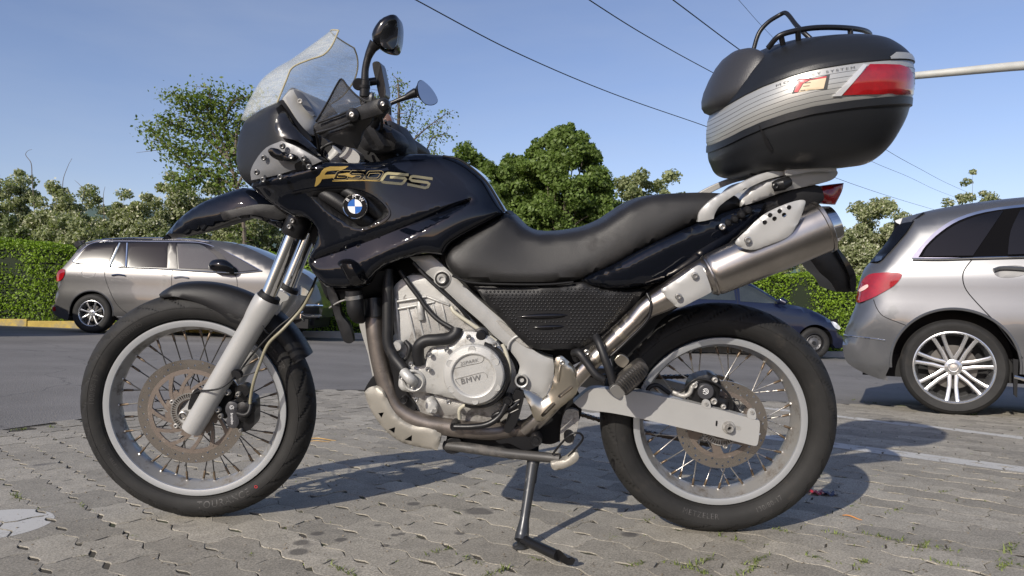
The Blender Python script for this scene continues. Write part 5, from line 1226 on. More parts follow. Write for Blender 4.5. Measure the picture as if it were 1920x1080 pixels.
V, F = lathe_geo([(0, -.0125), (.052, -.0125), (.0525, -.0130), (.055, -.0175), (.058, -.019), (.0745, -.0150), (.078, -.011), (.079, .0), (.079, .02)], ca, 72); acov = mesh('alternator_cover', V, F, cast, eng, recalc=True, ang=25)
for k in range(6):
    t = math.radians(-35+60*k+8); c = ca+Vector((.0665*math.cos(t), -.0172, .0665*math.sin(t))); V, F = lathe_geo([(0, .0), (.0085, .0), (.009, -.0008), (.0095, -.0008), (.010, .002)], c, 18); mesh('cover_scallop', V, F, cast, acov, recalc=True, ang=25)
V, F = lathe_geo([(.079, -.006), (.086, -.004), (.090, .003), (.091, .02)], ca+Vector((.004, .004, -.004)), 60, a0=math.radians(-110), a1=math.radians(75)); mesh('cover_gasket_rim', V, F, satin, acov, recalc=False)
ro = math.radians(13)
castt = mat('casting_letter_grey', (.13, .125, .12), .6)
placed_text('cover_text', '2SPARK', 879, 679, .190, .0085, ro, castt, acov, shear=.25, sx=1.1, space=1.1, bold=.0)
placed_text('cover_text', 'BMW', 882, 712, .190, .0150, ro, castt, acov, shear=.1, bold=0, space=1.15)
def pp_(pts, off): return [B.V(u, v, off) for u, v in pts]
tube('cover_line', pp_([(852, 690.5), (880, 684), (902, 679), (907, 673), (905, 667)], .1885), .0008, castd, acov, n=6, sm=3)
tube('cover_line', pp_([(853, 711), (880, 704), (905, 698), (912, 702), (914, 708)], .1885), .0009, castd, acov, n=6, sm=3)
tube('cover_line', pp_([(853, 711), (857, 718), (862, 723)], .1885), .0009, castd, acov, n=6, sm=3)
bm_ = MB()
for (u, v) in ((838, 655), (806, 665), (928, 646), (803, 692), (879, 632), (781, 748), (842, 753), (753, 706), (771, 682), (772, 723)): bm_.add(*bolt_geo(B.V(u, v, .178), .0068, .008))
bm_.mk('cover_bolt', bolt, eng)
V, F = lathe_geo([(0, .002), (.020, .002), (.022, -.002), (.023, -.008), (.026, -.010), (.030, -.006), (.031, .004), (.031, .02)], B.V(776, 713, .165), 30); wp = mesh('water_pump', V, F, cast, eng, recalc=True, ang=30)
V, F = tube_geo(catmull([B.V(757, 697, .175), B.V(764, 705, .185), B.V(771, 712, .185), B.V(776, 717, .165)], n=4), [.013, .013, .014, .012], 18); mesh('pump_elbow', V, F, cast, wp, recalc=True)
V, F = lathe_geo([(0, -.012), (.012, -.012), (.014, -.004), (.014, .02)], B.V(745, 648, .14), 20); mesh('engine_plug', V, F, cast, eng, recalc=True, ang=30)
panel('engine_mount', bp([(737, 630), (752, 622), (762, 634), (765, 655), (780, 670), (775, 690), (760, 690), (745, 668), (737, 650)], .125), cast, eng, th=.03, res=0, bevel=.003)
V, F = lathe_geo([(0, -.006), (.010, -.006), (.013, -.003), (.014, .006), (.02, .008)], B.V(902, 629, .165), 16); mesh('oil_filler_cap', V, F, satin, eng, recalc=True, ang=30)
# sump
panel('sump', bp([(800, 738, .13), (860, 752, .13), (930, 750, .13), (948, 765, .12), (945, 790, .11), (900, 795, .11), (840, 790, .11), (810, 775, .12), (798, 758, .13)]), castd, eng, th=.18, res=.014, bulge=.01, R=.02)
panel('sump_rib', bp([(800, 748), (812, 745), (822, 765), (815, 775), (800, 772)], .145), cast, eng, th=.03, res=.01, bulge=.01, R=.012)
for pts, r, m in (([(862, 785, .15), (862, 768, .16), (872, 760, .165), (905, 756, .17), (930, 748, .17), (948, 725, .168), (955, 695, .165), (950, 665, .16), (942, 645, .155)], .0052, mat('cream_oil_line', (.42, .4, .32), .4)), ([(846, 575, .14), (852, 585, .145), (880, 605, .15), (905, 622, .15), (930, 640, .15)], .0052, mat('cream_oil_line', (.42, .4, .32), .4)), ([(935, 790, .15), (925, 780, .16), (958, 765, .16), (975, 750, .15)], .006, satin)):
    tube('oil_line', [B.V(*p) for p in pts], r, m, eng)
tube('coolant_hose', [B.V(727, 505, .12), B.V(727, 560, .135), B.V(727, 610, .145), B.V(728, 645, .15), B.V(738, 668, .155), B.V(752, 686, .165), B.V(758, 694, .172)], .0145, hose, bike)
tube('coolant_hose', [B.V(787, 682, .165), B.V(784, 665, .17), B.V(786, 648, .175), B.V(798, 639, .175), B.V(820, 637, .175), B.V(842, 634, .17), B.V(855, 625, .165), B.V(857, 616, .16)], .0155, hose, bike)
tube('breather_hose', [B.V(750, 508, .12), B.V(765, 530, .13), B.V(786, 558, .135), B.V(800, 578, .14), B.V(822, 600, .15), B.V(850, 617, .16)], .0062, hose, bike)
tube('breather_hose', [B.V(775, 492, .14), B.V(800, 520, .146), B.V(830, 548, .15), B.V(860, 575, .15), B.V(880, 600, .14)], .0045, hose, bike)
tube('wiring_loom', [B.V(760, 640, .13), B.V(768, 652, .14), B.V(764, 668, .14), B.V(756, 676, .14)], .006, hose, bike)
tube('radiator_hose', [B.V(700, 545, .05), B.V(706, 580, .04), B.V(716, 640, .02), B.V(735, 720, .0)], .02, black, bike)
panel('frame_downtube', bp([(672, 600), (684, 598), (700, 660), (715, 722), (704, 724), (690, 665)], -.05), silverp, bike, th=.03, res=0, bevel=.004)
panel('engine_cradle', bp([(735, 655), (745, 660), (760, 730), (780, 765), (770, 775), (748, 755), (738, 715)], .135), satin, bike, th=.02, res=0, bevel=.003)
# skid plate
hl = [[(B.L(u, v, .15)[0], B.L(u, v, .15)[1], .15, 0) for u, v in t] for t in (((708, 776), (720, 773), (714, 785)), ((727, 807), (741, 801), (738, 815)), ((757, 827), (773, 815), (771, 829)))]
skid = panel('skid_plate', bp([(683, 735, .13, 'c'), (692, 727, .135), (708, 724, .14), (718, 730, .145), (724, 742, .15), (731, 758, .15), (741, 774, .15), (755, 787, .15), (770, 795, .15), (790, 797, .15), (805, 796, .15), (818, 804, .15), (827, 813, .15), (826, 828, .15), (820, 843, .15, 'c'), (800, 841, .14), (775, 836, .135), (750, 828, .13), (728, 812, .13), (710, 792, .13), (697, 772, .13), (688, 752, .13)]), plate_m, bike, th=.004, res=.008, bulge=.008, R=.012, holes=hl)
panel('skid_belly', bp([(690, 742, .12), (720, 760, .12), (750, 795, .12), (815, 812, .12), (818, 838, .12), (770, 830, .12), (730, 810, .12), (700, 775, .12)]), mat('dark_plate_inside', (.03, .028, .026), .7), bike, th=.22, res=0, bevel=.003)
panel('skid_lip', bp([(682, 735), (694, 712), (702, 705), (706, 722), (695, 728)], .12), black, bike, th=.2, res=0, bevel=.002)
# centre stand, gear lever and links
cs = tube('centre_stand', [B.V(833, 835, .12), B.V(880, 840, .14), B.V(950, 850, .15), B.V(1020, 857, .16), B.V(1050, 860, .17)], [.012, .014, .0125, .013, .013], mat('dusty_black_steel', (.045, .043, .041), .5, dirt=(.12, .11, .1), dscale=14, dpos=.5), bike)
panel('stand_foot', bp([(1033, 868), (1060, 862), (1078, 848), (1084, 850), (1084, 862), (1068, 874), (1042, 882), (1035, 878)], .19), plate_m, cs, th=.03, res=.006, bulge=.004, R=.006)
tube('stand_loop', [B.V(1036, 852, .18), B.V(1052, 832, .2), B.V(1070, 815, .21), B.V(1086, 812, .21), B.V(1093, 822, .2), B.V(1080, 840, .19), B.V(1066, 856, .18)], .0028, satin, cs)
panel('stand_boss', bp([(838, 825), (860, 822), (866, 832), (862, 848), (840, 850), (832, 840)], .13), satin, cs, th=.04, res=0, bevel=.004)
for (u, v, r, o_) in ((1005, 826, .016, .165), (852, 800, .012, .17), (952, 752, .014, .165), (1067, 822, .013, .17), (757, 750, .010, .15)):
    V, F = lathe_geo([(0, -.006), (r*.5, -.006), (r*.55, -.003), (r*.9, -.004), (r, .0), (r, .035)], B.V(u, v, o_), 20); mesh('pivot_boss', V, F, satin, bike, recalc=True, ang=30)
tube('gear_lever', [B.V(852, 800, .17), B.V(885, 800, .175), B.V(915, 795, .175), B.V(937, 780, .172), B.V(950, 757, .168)], .008, satin, bike)
panel('stand_switch_plate', bp([(966, 733), (982, 737), (978, 765), (968, 795), (955, 812), (945, 808), (952, 780)], .155), satin, bike, th=.02, res=0, bevel=.003)
for k in range(3): tube('plate_stripe', [B.V(955+k*1, 775-k*9, .158), B.V(972+k*1, 767-k*9, .158)], .0012, castd, bike, n=6, sm=0)
panel('footpeg_bracket', bp([(925, 818), (945, 800), (968, 795), (985, 812), (1000, 822), (1010, 835), (985, 845), (955, 832), (935, 832)], .13), black, bike, th=.06, res=0, bevel=.004)
panel('stand_plate', bp([(1060, 770), (1085, 772), (1075, 830), (1060, 836), (1050, 828)], .10), castd, bike, th=.015, res=0, bevel=.002)
panel('lower_link', bp([(845, 805, .1), (955, 812, .1), (985, 840, .1), (1010, 845, .1), (1000, 856, .1), (860, 842, .1), (838, 830, .1)]), black, bike, th=.16, res=0, bevel=.004)
panel('shock_linkage', bp([(1000, 790, .06), (1060, 740, .06), (1090, 760, .06), (1080, 800, .06), (1040, 832, .06), (1010, 828, .06)]), black, bike, th=.12, res=0, bevel=.004)
# passenger footpeg
tube('footpeg_hanger', [B.V(1076, 662, .17), B.V(1086, 662, .19), B.V(1100, 680, .20), B.V(1118, 703, .21), B.V(1132, 712, .21)], .0105, hose, bike)
tube('footpeg_hanger', [B.V(1117, 631, .18), B.V(1124, 645, .2), B.V(1134, 672, .215), B.V(1146, 705, .22), B.V(1150, 722, .22)], .0105, hose, bike)
panel('hanger_plate', bp([(1072, 655), (1110, 628), (1124, 640), (1100, 665), (1078, 680)], .15), satin, bike, th=.02, res=0, bevel=.003)
V, F = bolt_geo(B.V(1100, 660, .165), .008, .007); mesh('hanger_bolt', V, F, bolt, bike, recalc=True)
peg = panel('footpeg', bp([(1153, 722), (1160, 712), (1198, 680), (1210, 682), (1216, 692), (1211, 706), (1176, 741), (1166, 737)], .24), rubr, bike, th=.05, res=.006, bulge=.006, R=.008)
for k in range(11):
    t = k/10; u = 1158+t*40; v = 716-t*36; tube('peg_rib', [B.V(u-2, v-1, .262), B.V(u+5, v+5, .266), B.V(u+9, v+12, .262)], .0024, rubr, peg, n=6, sm=2)
panel('peg_clamp', bp([(1146, 726), (1158, 722), (1172, 738), (1166, 744), (1160, 748), (1145, 735)], .245), bolt, peg, th=.03, res=0, bevel=.003)
# ---------------- swingarm
sw = panel('swingarm', bp([(1075, 755, .13, 'c'), (1090, 742, .13), (1110, 729, .13), (1150, 731, .13), (1204, 735, .13, 'c'), (1320, 761, .13), (1424, 789, .13, 'c'), (1425, 798, .13), (1421, 832, .13), (1417, 836, .13), (1405, 834, .13, 'c'), (1300, 808, .13), (1205, 786, .13), (1150, 775, .13), (1090, 766, .13)]), silverp, bike, th=.032, res=0, bevel=.004, sm=True)
panel('swingarm', [(x, z, -.098, c) for x, z, o, c in bp([(1075, 755, .13, 'c'), (1110, 729, .13), (1204, 735, .13, 'c'), (1424, 789, .13, 'c'), (1417, 836, .13), (1205, 786, .13), (1090, 766, .13)])], silverp, bike, th=.032, res=0, bevel=.004)
for pts in ([(1316, 762), (1318, 752), (1324, 749), (1331, 753), (1332, 766)], [(1402, 783), (1403, 771), (1409, 766), (1416, 770), (1417, 786)]):
    panel('arm_tab', bp(pts, .131), silverp, sw, th=.006, res=0, bevel=.001)
bm_ = MB()
for (u, v) in ((1324, 757), (1410, 773)): bm_.add(*lathe_geo([(.0022, -.003), (.0048, -.003), (.005, .001)], B.V(u, v, .132), 14)); bm_.add(*lathe_geo([(0, -.0012), (.0022, -.0012)], B.V(u, v, .132), 10))
bm_.mk('tab_bolt', castd, sw, recalc=False)
an = B.V(1366, 801, .131)
V, F = lathe_geo([(.0035, -.010), (.006, -.016), (.0095, -.016), (.0115, -.012), (.0115, -.006), (.0155, -.005), (.0165, .0), (.0165, .002)], an, 6*4); axn = mesh('axle_nut', V, F, castd, sw, recalc=False, ang=25)
MB().add(*lathe_geo([(0, -.004), (.004, -.004), (.004, -.012)], an, 16)).mk('axle_hole', black, axn, recalc=False)
V, F = tube_geo([B.V(1335, 789, .1315), B.V(1335.5, 797, .1315)], .0042, 12); 
panel('arm_slot', [(x, z, o, 0) for x, z, o, c in slot(1344, 790.5, 1343.2, 797.5, .0022, .1312)], black, sw, th=.002, res=0, sm=False)
panel('arm_slot', [(x, z, o, 0) for x, z, o, c in slot(1372, 800, 1386, 803, .0052, .1308)], castd, sw, th=.002, res=0, sm=False)
# rear caliper
rcal = panel('rear_caliper', bp([(1290, 745), (1294, 720), (1306, 708), (1330, 702), (1345, 706), (1352, 722), (1350, 745), (1365, 752), (1360, 768), (1330, 766), (1300, 758)], .10), satin, bike, th=.05, res=.01, bulge=.006, R=.01)
V, F = lathe_geo([(0, -.006), (.018, -.006), (.0205, -.004), (.021, .0), (.021, .02)], B.V(1323, 734, .118), 28); cpis = mesh('caliper_piston_cover', V, F, mat('caliper_grey', (.045, .045, .05), .4), rcal, recalc=True, ang=30)
c0 = B.V(1323, 734, .1255)
def arc3(r, a0, a1, n=14): return [c0+Vector((r*math.cos(math.radians(a0+(a1-a0)*k/n)), 0, r*math.sin(math.radians(a0+(a1-a0)*k/n)))) for k in range(n+1)]
tube('maker_mark', arc3(.0072, -150, 150), .0009, white, cpis, n=6, sm=0); tube('maker_mark', arc3(.0040, 200, -100), .0008, white, cpis, n=6, sm=0); tube('maker_mark', [c0+Vector((-.0072, 0, .0)), c0+Vector((.001, 0, 0))], .0008, white, cpis, n=6, sm=0)
tube('caliper_hose', [B.V(1262, 735, .1), B.V(1280, 742, .11), B.V(1292, 738, .115), B.V(1298, 725, .115), B.V(1306, 715, .112)], .006, castd, rcal)
tube('caliper_hose', [B.V(1258, 726, .1), B.V(1275, 735, .105), B.V(1296, 716, .12), B.V(1310, 710, .12), B.V(1336, 716, .12), B.V(1362, 735, .115), B.V(1372, 752, .11), B.V(1374, 765, .105)], .0032, hose, rcal)
panel('caliper_carrier', bp([(1345, 752), (1370, 750), (1384, 766), (1392, 780), (1380, 784), (1350, 772)], .095), black, rcal, th=.02, res=0, bevel=.002)
for (u, v, r) in ((1356, 762, .007), (1338, 752, .009), (1340, 712, .008), (1302, 722, .008)): V, F = bolt_geo(B.V(u, v, .115), r, .008); mesh('caliper_bolt', V, F, castd, rcal, recalc=True)
V, F = tube_geo(catmull([B.V(1212, 738, .09), B.V(1218, 726, .09), B.V(1232, 722, .09), B.V(1245, 730, .09), B.V(1256, 738, .09)], n=4), .006, 10); mesh('rear_hose', V, F, hose, rcal, recalc=True)
# ---------------- side stand, foot on the ground
def gl(u, v, dz=0.0): return B.I @ ground(u, v, dz)
gA = gl(976, 1022, .008); top_ = B.V(1001, 858, .13)
sd_m = mat('scuffed_black_steel', (.05, .052, .055), .32, metal=.5, dirt=(.3, .29, .27), dscale=40, dpos=.56)
V, F = tube_geo(catmull([top_, top_.lerp(gA, .12), top_.lerp(gA, .35), top_.lerp(gA, .72), top_.lerp(gA, .88), gA+Vector((0, 0, .012))], n=4), [.018, .016, .0135, .0125, .018, .017], 18)
ss = mesh('side_stand', V, F, sd_m, bike, recalc=True)
V, F = tube_geo([gA+Vector((0, 0, -.007)), gA+Vector((0, 0, 0)), gA+Vector((0, 0, .004))], [.020, .021, .016], 18); mesh('stand_pad', V, F, sd_m, ss, recalc=True)
gB = gl(1046, 1042, .022); gA2 = gl(982, 1012, .022)
V, F = tube_geo([gA2, gB], [.0125, .0125], 16); mesh('stand_tang', V, F, satin, ss, recalc=True)
fin = [gl(1040, 1030, .034), gl(1047, 1030, .044), gl(1056, 1040, .032), gl(1064, 1047, .02), gl(1072, 1044, .026), gl(1074, 1048, .022), gl(1069, 1057, .008), gl(1058, 1057, .004), gl(1049, 1052, .008), gl(1042, 1044, .012)]
n = len(fin); dvv = (gB-gA2).normalized()*.006+Vector((0, -.004, 0)); V = [f for f in fin]+[f+dvv+Vector((.003, 0, 0)) for f in fin]; F = [tuple(range(n)), tuple(range(2*n-1, n-1, -1))]+[(i, (i+1) % n, n+(i+1) % n, n+i) for i in range(n)]
mesh('tang_fin', V, F, satin, ss, recalc=True, bevel=.0015)
tube('stand_spring', [B.V(1010, 852, .12), top_.lerp(gA, .3)+Vector((.012, 0, 0))], .004, satin, ss, sm=0)
# 'brembo' on the front caliper
TV, TF = text_geo('brembo', bold=0); cpos = FF.V(435, 785, .1135)
mesh('caliper_text', [FL @ (cpos+Vector((-y*.0072*-1, -.0004, -x*.0072))) for x, y, z in TV], TF, white, cal_o, smooth=False)
c0 = FF.V(434.5, 764, .1140)
tube('caliper_mark', [FL @ p for p in arc3(.0055, -60, 260)], .0006, white, cal_o, n=6, sm=0); tube('caliper_mark', [FL @ p for p in arc3(.003, 60, 380)], .0006, white, cal_o, n=6, sm=0)



shade_walls(tail, black); shade_walls(tank, black)
# ---------------- top case (its own thing, clipped on the rack)
case = empty('top_case', mat=MB_W, label='large black and silver luggage case with red reflector clipped on the motorcycle rack', category='top case')
CX0, CX1 = -.052, .455; CB = .288
def plan(t, zc, a_f, a_r, b, nf=2.4, nr=2.7):
    """closed plan curve; t 0..2pi; returns x, y"""
    c, s = math.cos(t), math.sin(t); a = a_r if c >= 0 else a_f; n = nr if c >= 0 else nf
    return a*math.copysign(abs(c)**(2/n), c), b*math.copysign(abs(s)**(2/n), s)
CVX = np.array([-.08, -.045, .0, .03, .08, .13, .21, .30, .36, .44, .47]); CVZ = np.array([-.088, -.070, -.043, -.029, -.012, 0, .012, .022, .028, .033, .034])
def case_ring(cx, af, ar, b, z, slope=1.0, n=120, nf=2.3, nr=2.6):
    R = []
    for k in range(n):
        t = 2*PI*k/n; x, y = plan(t, z, af, ar, b, nf, nr); R.append((cx+x, y, z+slope*float(np.interp(cx+x, CVX, CVZ))))
    return R
def stack(rings, capb=True, capt=True):
    V = [p for r in rings for p in r]; n = len(rings[0]); F = []
    for j in range(len(rings)-1):
        for k in range(n): F.append((j*n+k, j*n+(k+1) % n, (j+1)*n+(k+1) % n, (j+1)*n+k))
    if capb: F.append(tuple(range(n-1, -1, -1)))
    if capt: F.append(tuple(range((len(rings)-1)*n, len(rings)*n)))
    return V, F
cx = .195
lowR = [(.12, .11, .125, .992, .55), (.165, .15, .175, .995, .6), (.195, .18, .212, 1.010, .7), (.214, .205, .238, 1.035, .8), (.225, .225, .255, 1.068, .9), (.231, .237, .264, 1.094, 1.0), (.233, .241, .268, 1.112, 1.0), (.237, .246, .274, 1.115, 1.0), (.237, .246, .275, 1.1315, 1.0)]
V, F = stack([case_ring(cx, q[0], q[1]*.93, *q[2:]) for q in catmull(lowR, n=4, corner=[0]*6+[1, 1, 1])]); lowo = mesh('case_lower_shell', V, F, casem, case, recalc=True, ang=50)
bandR = [(.234, .243, .272, 1.132), (.237, .246, .277, 1.142), (.238, .247, .279, 1.168), (.236, .245, .277, 1.196), (.231, .241, .272, 1.2125)]
V, F = stack([case_ring(cx, a, r*.93, b, z, 1.0) for a, r, b, z in bandR], False, False)
band = mesh('case_silver_band', V, F, casesil, case, ang=60)
for z in np.linspace(1.142, 1.197, 6):
    a_, r_, b_ = [float(np.interp(z, [q[3] for q in bandR], [q[i] for q in bandR])) for i in range(3)]
    rg_ = case_ring(cx, a_, r_*.93, b_, z, 1.0); V, F = tube_geo([Vector(p) for p in rg_]+[Vector(rg_[0])], .0006, 5, caps=False); mesh('band_groove', V, F, dgrey, band)
lidR = [(.232, .242, .273, 1.213, 1), (.233, .243, .275, 1.2145, 1), (.231, .241, .273, 1.224, .97), (.227, .237, .269, 1.231, .95), (.219, .229, .260, 1.244, .9), (.203, .212, .238, 1.266, .8), (.180, .188, .208, 1.288, .7), (.148, .152, .165, 1.304, .6), (.10, .105, .11, 1.313, .5), (.04, .04, .04, 1.316, .4)]
V, F = stack([case_ring(cx, q[0], q[1]*.93, *q[2:]) for q in catmull(lidR, n=4, corner=[1, 1, 1]+[0]*7)]); lid = mesh('case_lid', V, F, casem, case, recalc=True, ang=50)
def cproj(o, u, v, lift=.001): return proj(o, u, v, lift)
V1 = lambda pts, o, l: [proj(o, u, v, l) for u, v in pts]
def case_patch(name, poly, m, lift, th=0, res=6, parent=None, tgt=None, sm=False, drop=True):
    tgt = tgt or band; P = np.array(poly, float)
    if sm: P = catmull(P, True, 4)
    v2, tr, idx = cdt([P], res); A = [proj(tgt, u, v, lift) for u, v in v2]; Bk = [proj(tgt, u, v, -.002) for u, v in v2]
    ok = [p is not None and q is not None for p, q in zip(A, Bk)]; tr = [f for f in tr if all(ok[i] for i in f)]
    A = [p or Vector() for p in A]; Bk = [p or Vector() for p in Bk]; n = len(A)
    l = idx[0]; F = list(tr)+[(l[i], l[(i+1) % len(l)], l[(i+1) % len(l)]+n, l[i]+n) for i in range(len(l)) if ok[l[i]] and ok[l[(i+1) % len(l)]]]
    return mesh(name, A+Bk, F, m, parent or case, ang=40)
lens = case_patch('red_reflector', [(1576, 179), (1590, 165), (1604, 149), (1618, 134), (1630, 121), (1660, 121), (1685, 122), (1702, 127), (1709, 138), (1712, 160), (1711, 176), (1690, 177), (1640, 176), (1600, 178)], redlens, .003)
case_patch('reflector_trim', [(1561, 181), (1577, 165), (1598, 142), (1617, 122), (1625, 123), (1614, 137), (1597, 157), (1576, 180)], mat('light_silver_trim', (.6, .6, .6), .3, metal=.4), .005)
V = []; F = []; n_ = 120
ra = case_ring(cx, .2338, .2443*.93, .2763, 1.2150, 1.0); rb = case_ring(cx, .2325, .2425*.93, .2745, 1.2245, .97); rc2 = case_ring(cx, .2285, .2385*.93, .2705, 1.2320, .95)
ks = list(range(97, 119))
for k in ks:
    f_ = min(1, (k-96)/3)
    for r_ in (ra, rb, rc2): V.append(tuple(Vector(ra[k]).lerp(Vector(r_[k]), f_)))
for i_ in range(len(ks)-1):
    for q in range(2): F.append((3*i_+q, 3*i_+q+1, 3*i_+3+q+1, 3*i_+3+q))
mesh('lid_silver_corner', V, F, casesil, case)
wn = case_patch('label_frame', [(1485, 176), (1495, 148), (1556, 140), (1551, 168)], dgrey, .0008)
case_patch('label_red', [(1489, 173), (1498, 150), (1550, 143), (1549, 146), (1518, 150), (1505, 157), (1496, 173)], redd, .0016, res=4, parent=wn)
case_patch('label_cream', [(1497, 173), (1506, 158), (1519, 151), (1549, 146), (1544, 166)], cream, .0016, res=4, parent=wn)
for (a, b) in (((1509, 156), (1520, 155)), ((1506, 162), (1518, 161)), ((1501, 170), (1510, 169))):
    v, f = stroke_geo([a, b], 1.0); decal_mesh('label_line', v, f, band, dgrey, wn, .0024)
def text_on(name, s, u, v, h, rot, o, m, parent, lift=.0012, sx=1.0, space=1.0, curve=0.0, sh=0.0):
    TV, TF = text_geo(s, sh, .0, space=space); out = []
    for x, y, z in TV:
        X = x*h*sx; Y = y*h+curve*X*X; out.append((u+X*math.cos(rot)+Y*math.sin(rot), v-X*math.sin(rot)-Y*-math.cos(rot)*-1))
    return decal_mesh(name, out, TF, o, m, parent, lift)
TV, TF = text_geo('MONOKEY SYSTEM', space=1.45); out = []
wt = max(v[0] for v in TV)-min(v[0] for v in TV)
for x, y, z in TV:
    X = .134+x*.160/wt; Z0 = 1.2035+y*.0052; a_ = float(np.interp(Z0, [1.196, 1.2125], [.236, .231])); b_ = float(np.interp(Z0, [1.196, 1.2125], [.277, .272])); r_ = (X-cx)/(a_ if X < cx else a_*.97)
    nn_ = 2.3 if X < cx else 2.6; Y = -b_*(1-abs(r_)**nn_)**(1/nn_)-.0024; out.append((X, Y, Z0+float(np.interp(X, CVX, CVZ))))
mesh('case_lettering', out, TF, dgrey, band, smooth=False)
text_on('label_text', 'GIVI', 1502, 153, 3.6, .12, band, white, wn, lift=.0024)
# backrest pad on the front of the case
bpd = MB(); Vb = []; Fb = []
ns, nt2 = 26, 18
for i in range(ns+1):
    s = -1+2*i/ns
    for k in range(nt2):
        t = 2*PI*k/nt2
        # cross section in x,z rounded; follows the front of the case
        y = s*.165; fx = -.008+.055*abs(s)**2.4
        sc = (1-abs(s)**4)**.5 if abs(s) < 1 else 0
        ct_, st_2 = math.copysign(abs(math.cos(t))**.8, math.cos(t)), math.copysign(abs(math.sin(t))**.8, math.sin(t))
        X = fx-.004+.033*ct_*max(sc, .02)+.034*st_2*sc
        Z = 1.224+.074*st_2*max(sc, .02)-.014*ct_*sc
        Vb.append((X, y, Z))
for i in range(ns):
    for k in range(nt2): Fb.append((i*nt2+k, i*nt2+(k+1) % nt2, (i+1)*nt2+(k+1) % nt2, (i+1)*nt2+k))
Fb.append(tuple(range(nt2))); Fb.append(tuple(range(ns*nt2, (ns+1)*nt2)))
mesh('backrest_pad', Vb, Fb, mat('backrest_vinyl', (.03, .03, .033), .4, bump=.3, bscale=500), case, recalc=True, ang=60)
# roof rack
rp_ = [B.V(*p) for p in ((1440, 90, .16), (1460, 68, .18), (1490, 58, .18), (1530, 52, .16), (1580, 52, .12), (1615, 56, .06), (1630, 63, 0), (1631, 72, -.02))]
tube('roof_rack_rail', rp_, .0065, satin, case)
for p, q in (((1464, 65, .18), (1468, 84, .17)), ((1496, 57, .18), (1497, 76, .17)), ((1594, 53, .1), (1595, 70, .1))): tube('rail_foot', [B.V(*p), B.V(*q)], .0065, satin, case, sm=0)
tube('roof_rack_loop', [B.V(*p) for p in ((1412, 96, -.12), (1423, 62, -.12), (1440, 42, -.12), (1462, 28, -.12), (1471, 24, -.11), (1478, 28, -.09), (1492, 46, -.04), (1506, 60, 0), (1526, 78, .02))], .006, satin, case)
# latch and strap under the band
case_patch('case_latch', [(1418, 214), (1424, 211), (1430, 219), (1440, 260), (1450, 280), (1447, 284), (1436, 270), (1424, 235)], black, .004, tgt=lowo, res=8)
case_patch('case_hook', [(1340, 208), (1353, 212), (1348, 224), (1341, 220)], black, .006, tgt=band) if False else None
panel('case_lock', B.P([(1574, 295), (1612, 284), (1608, 300), (1590, 312), (1576, 308)], .12), black, case, th=.10, res=0, bevel=.004)
panel('case_base', B.P([(1405, 322), (1450, 302), (1560, 288), (1612, 286), (1600, 300), (1500, 312), (1440, 320), (1412, 330)], .12), black, case, th=.24, res=0, bevel=.004)
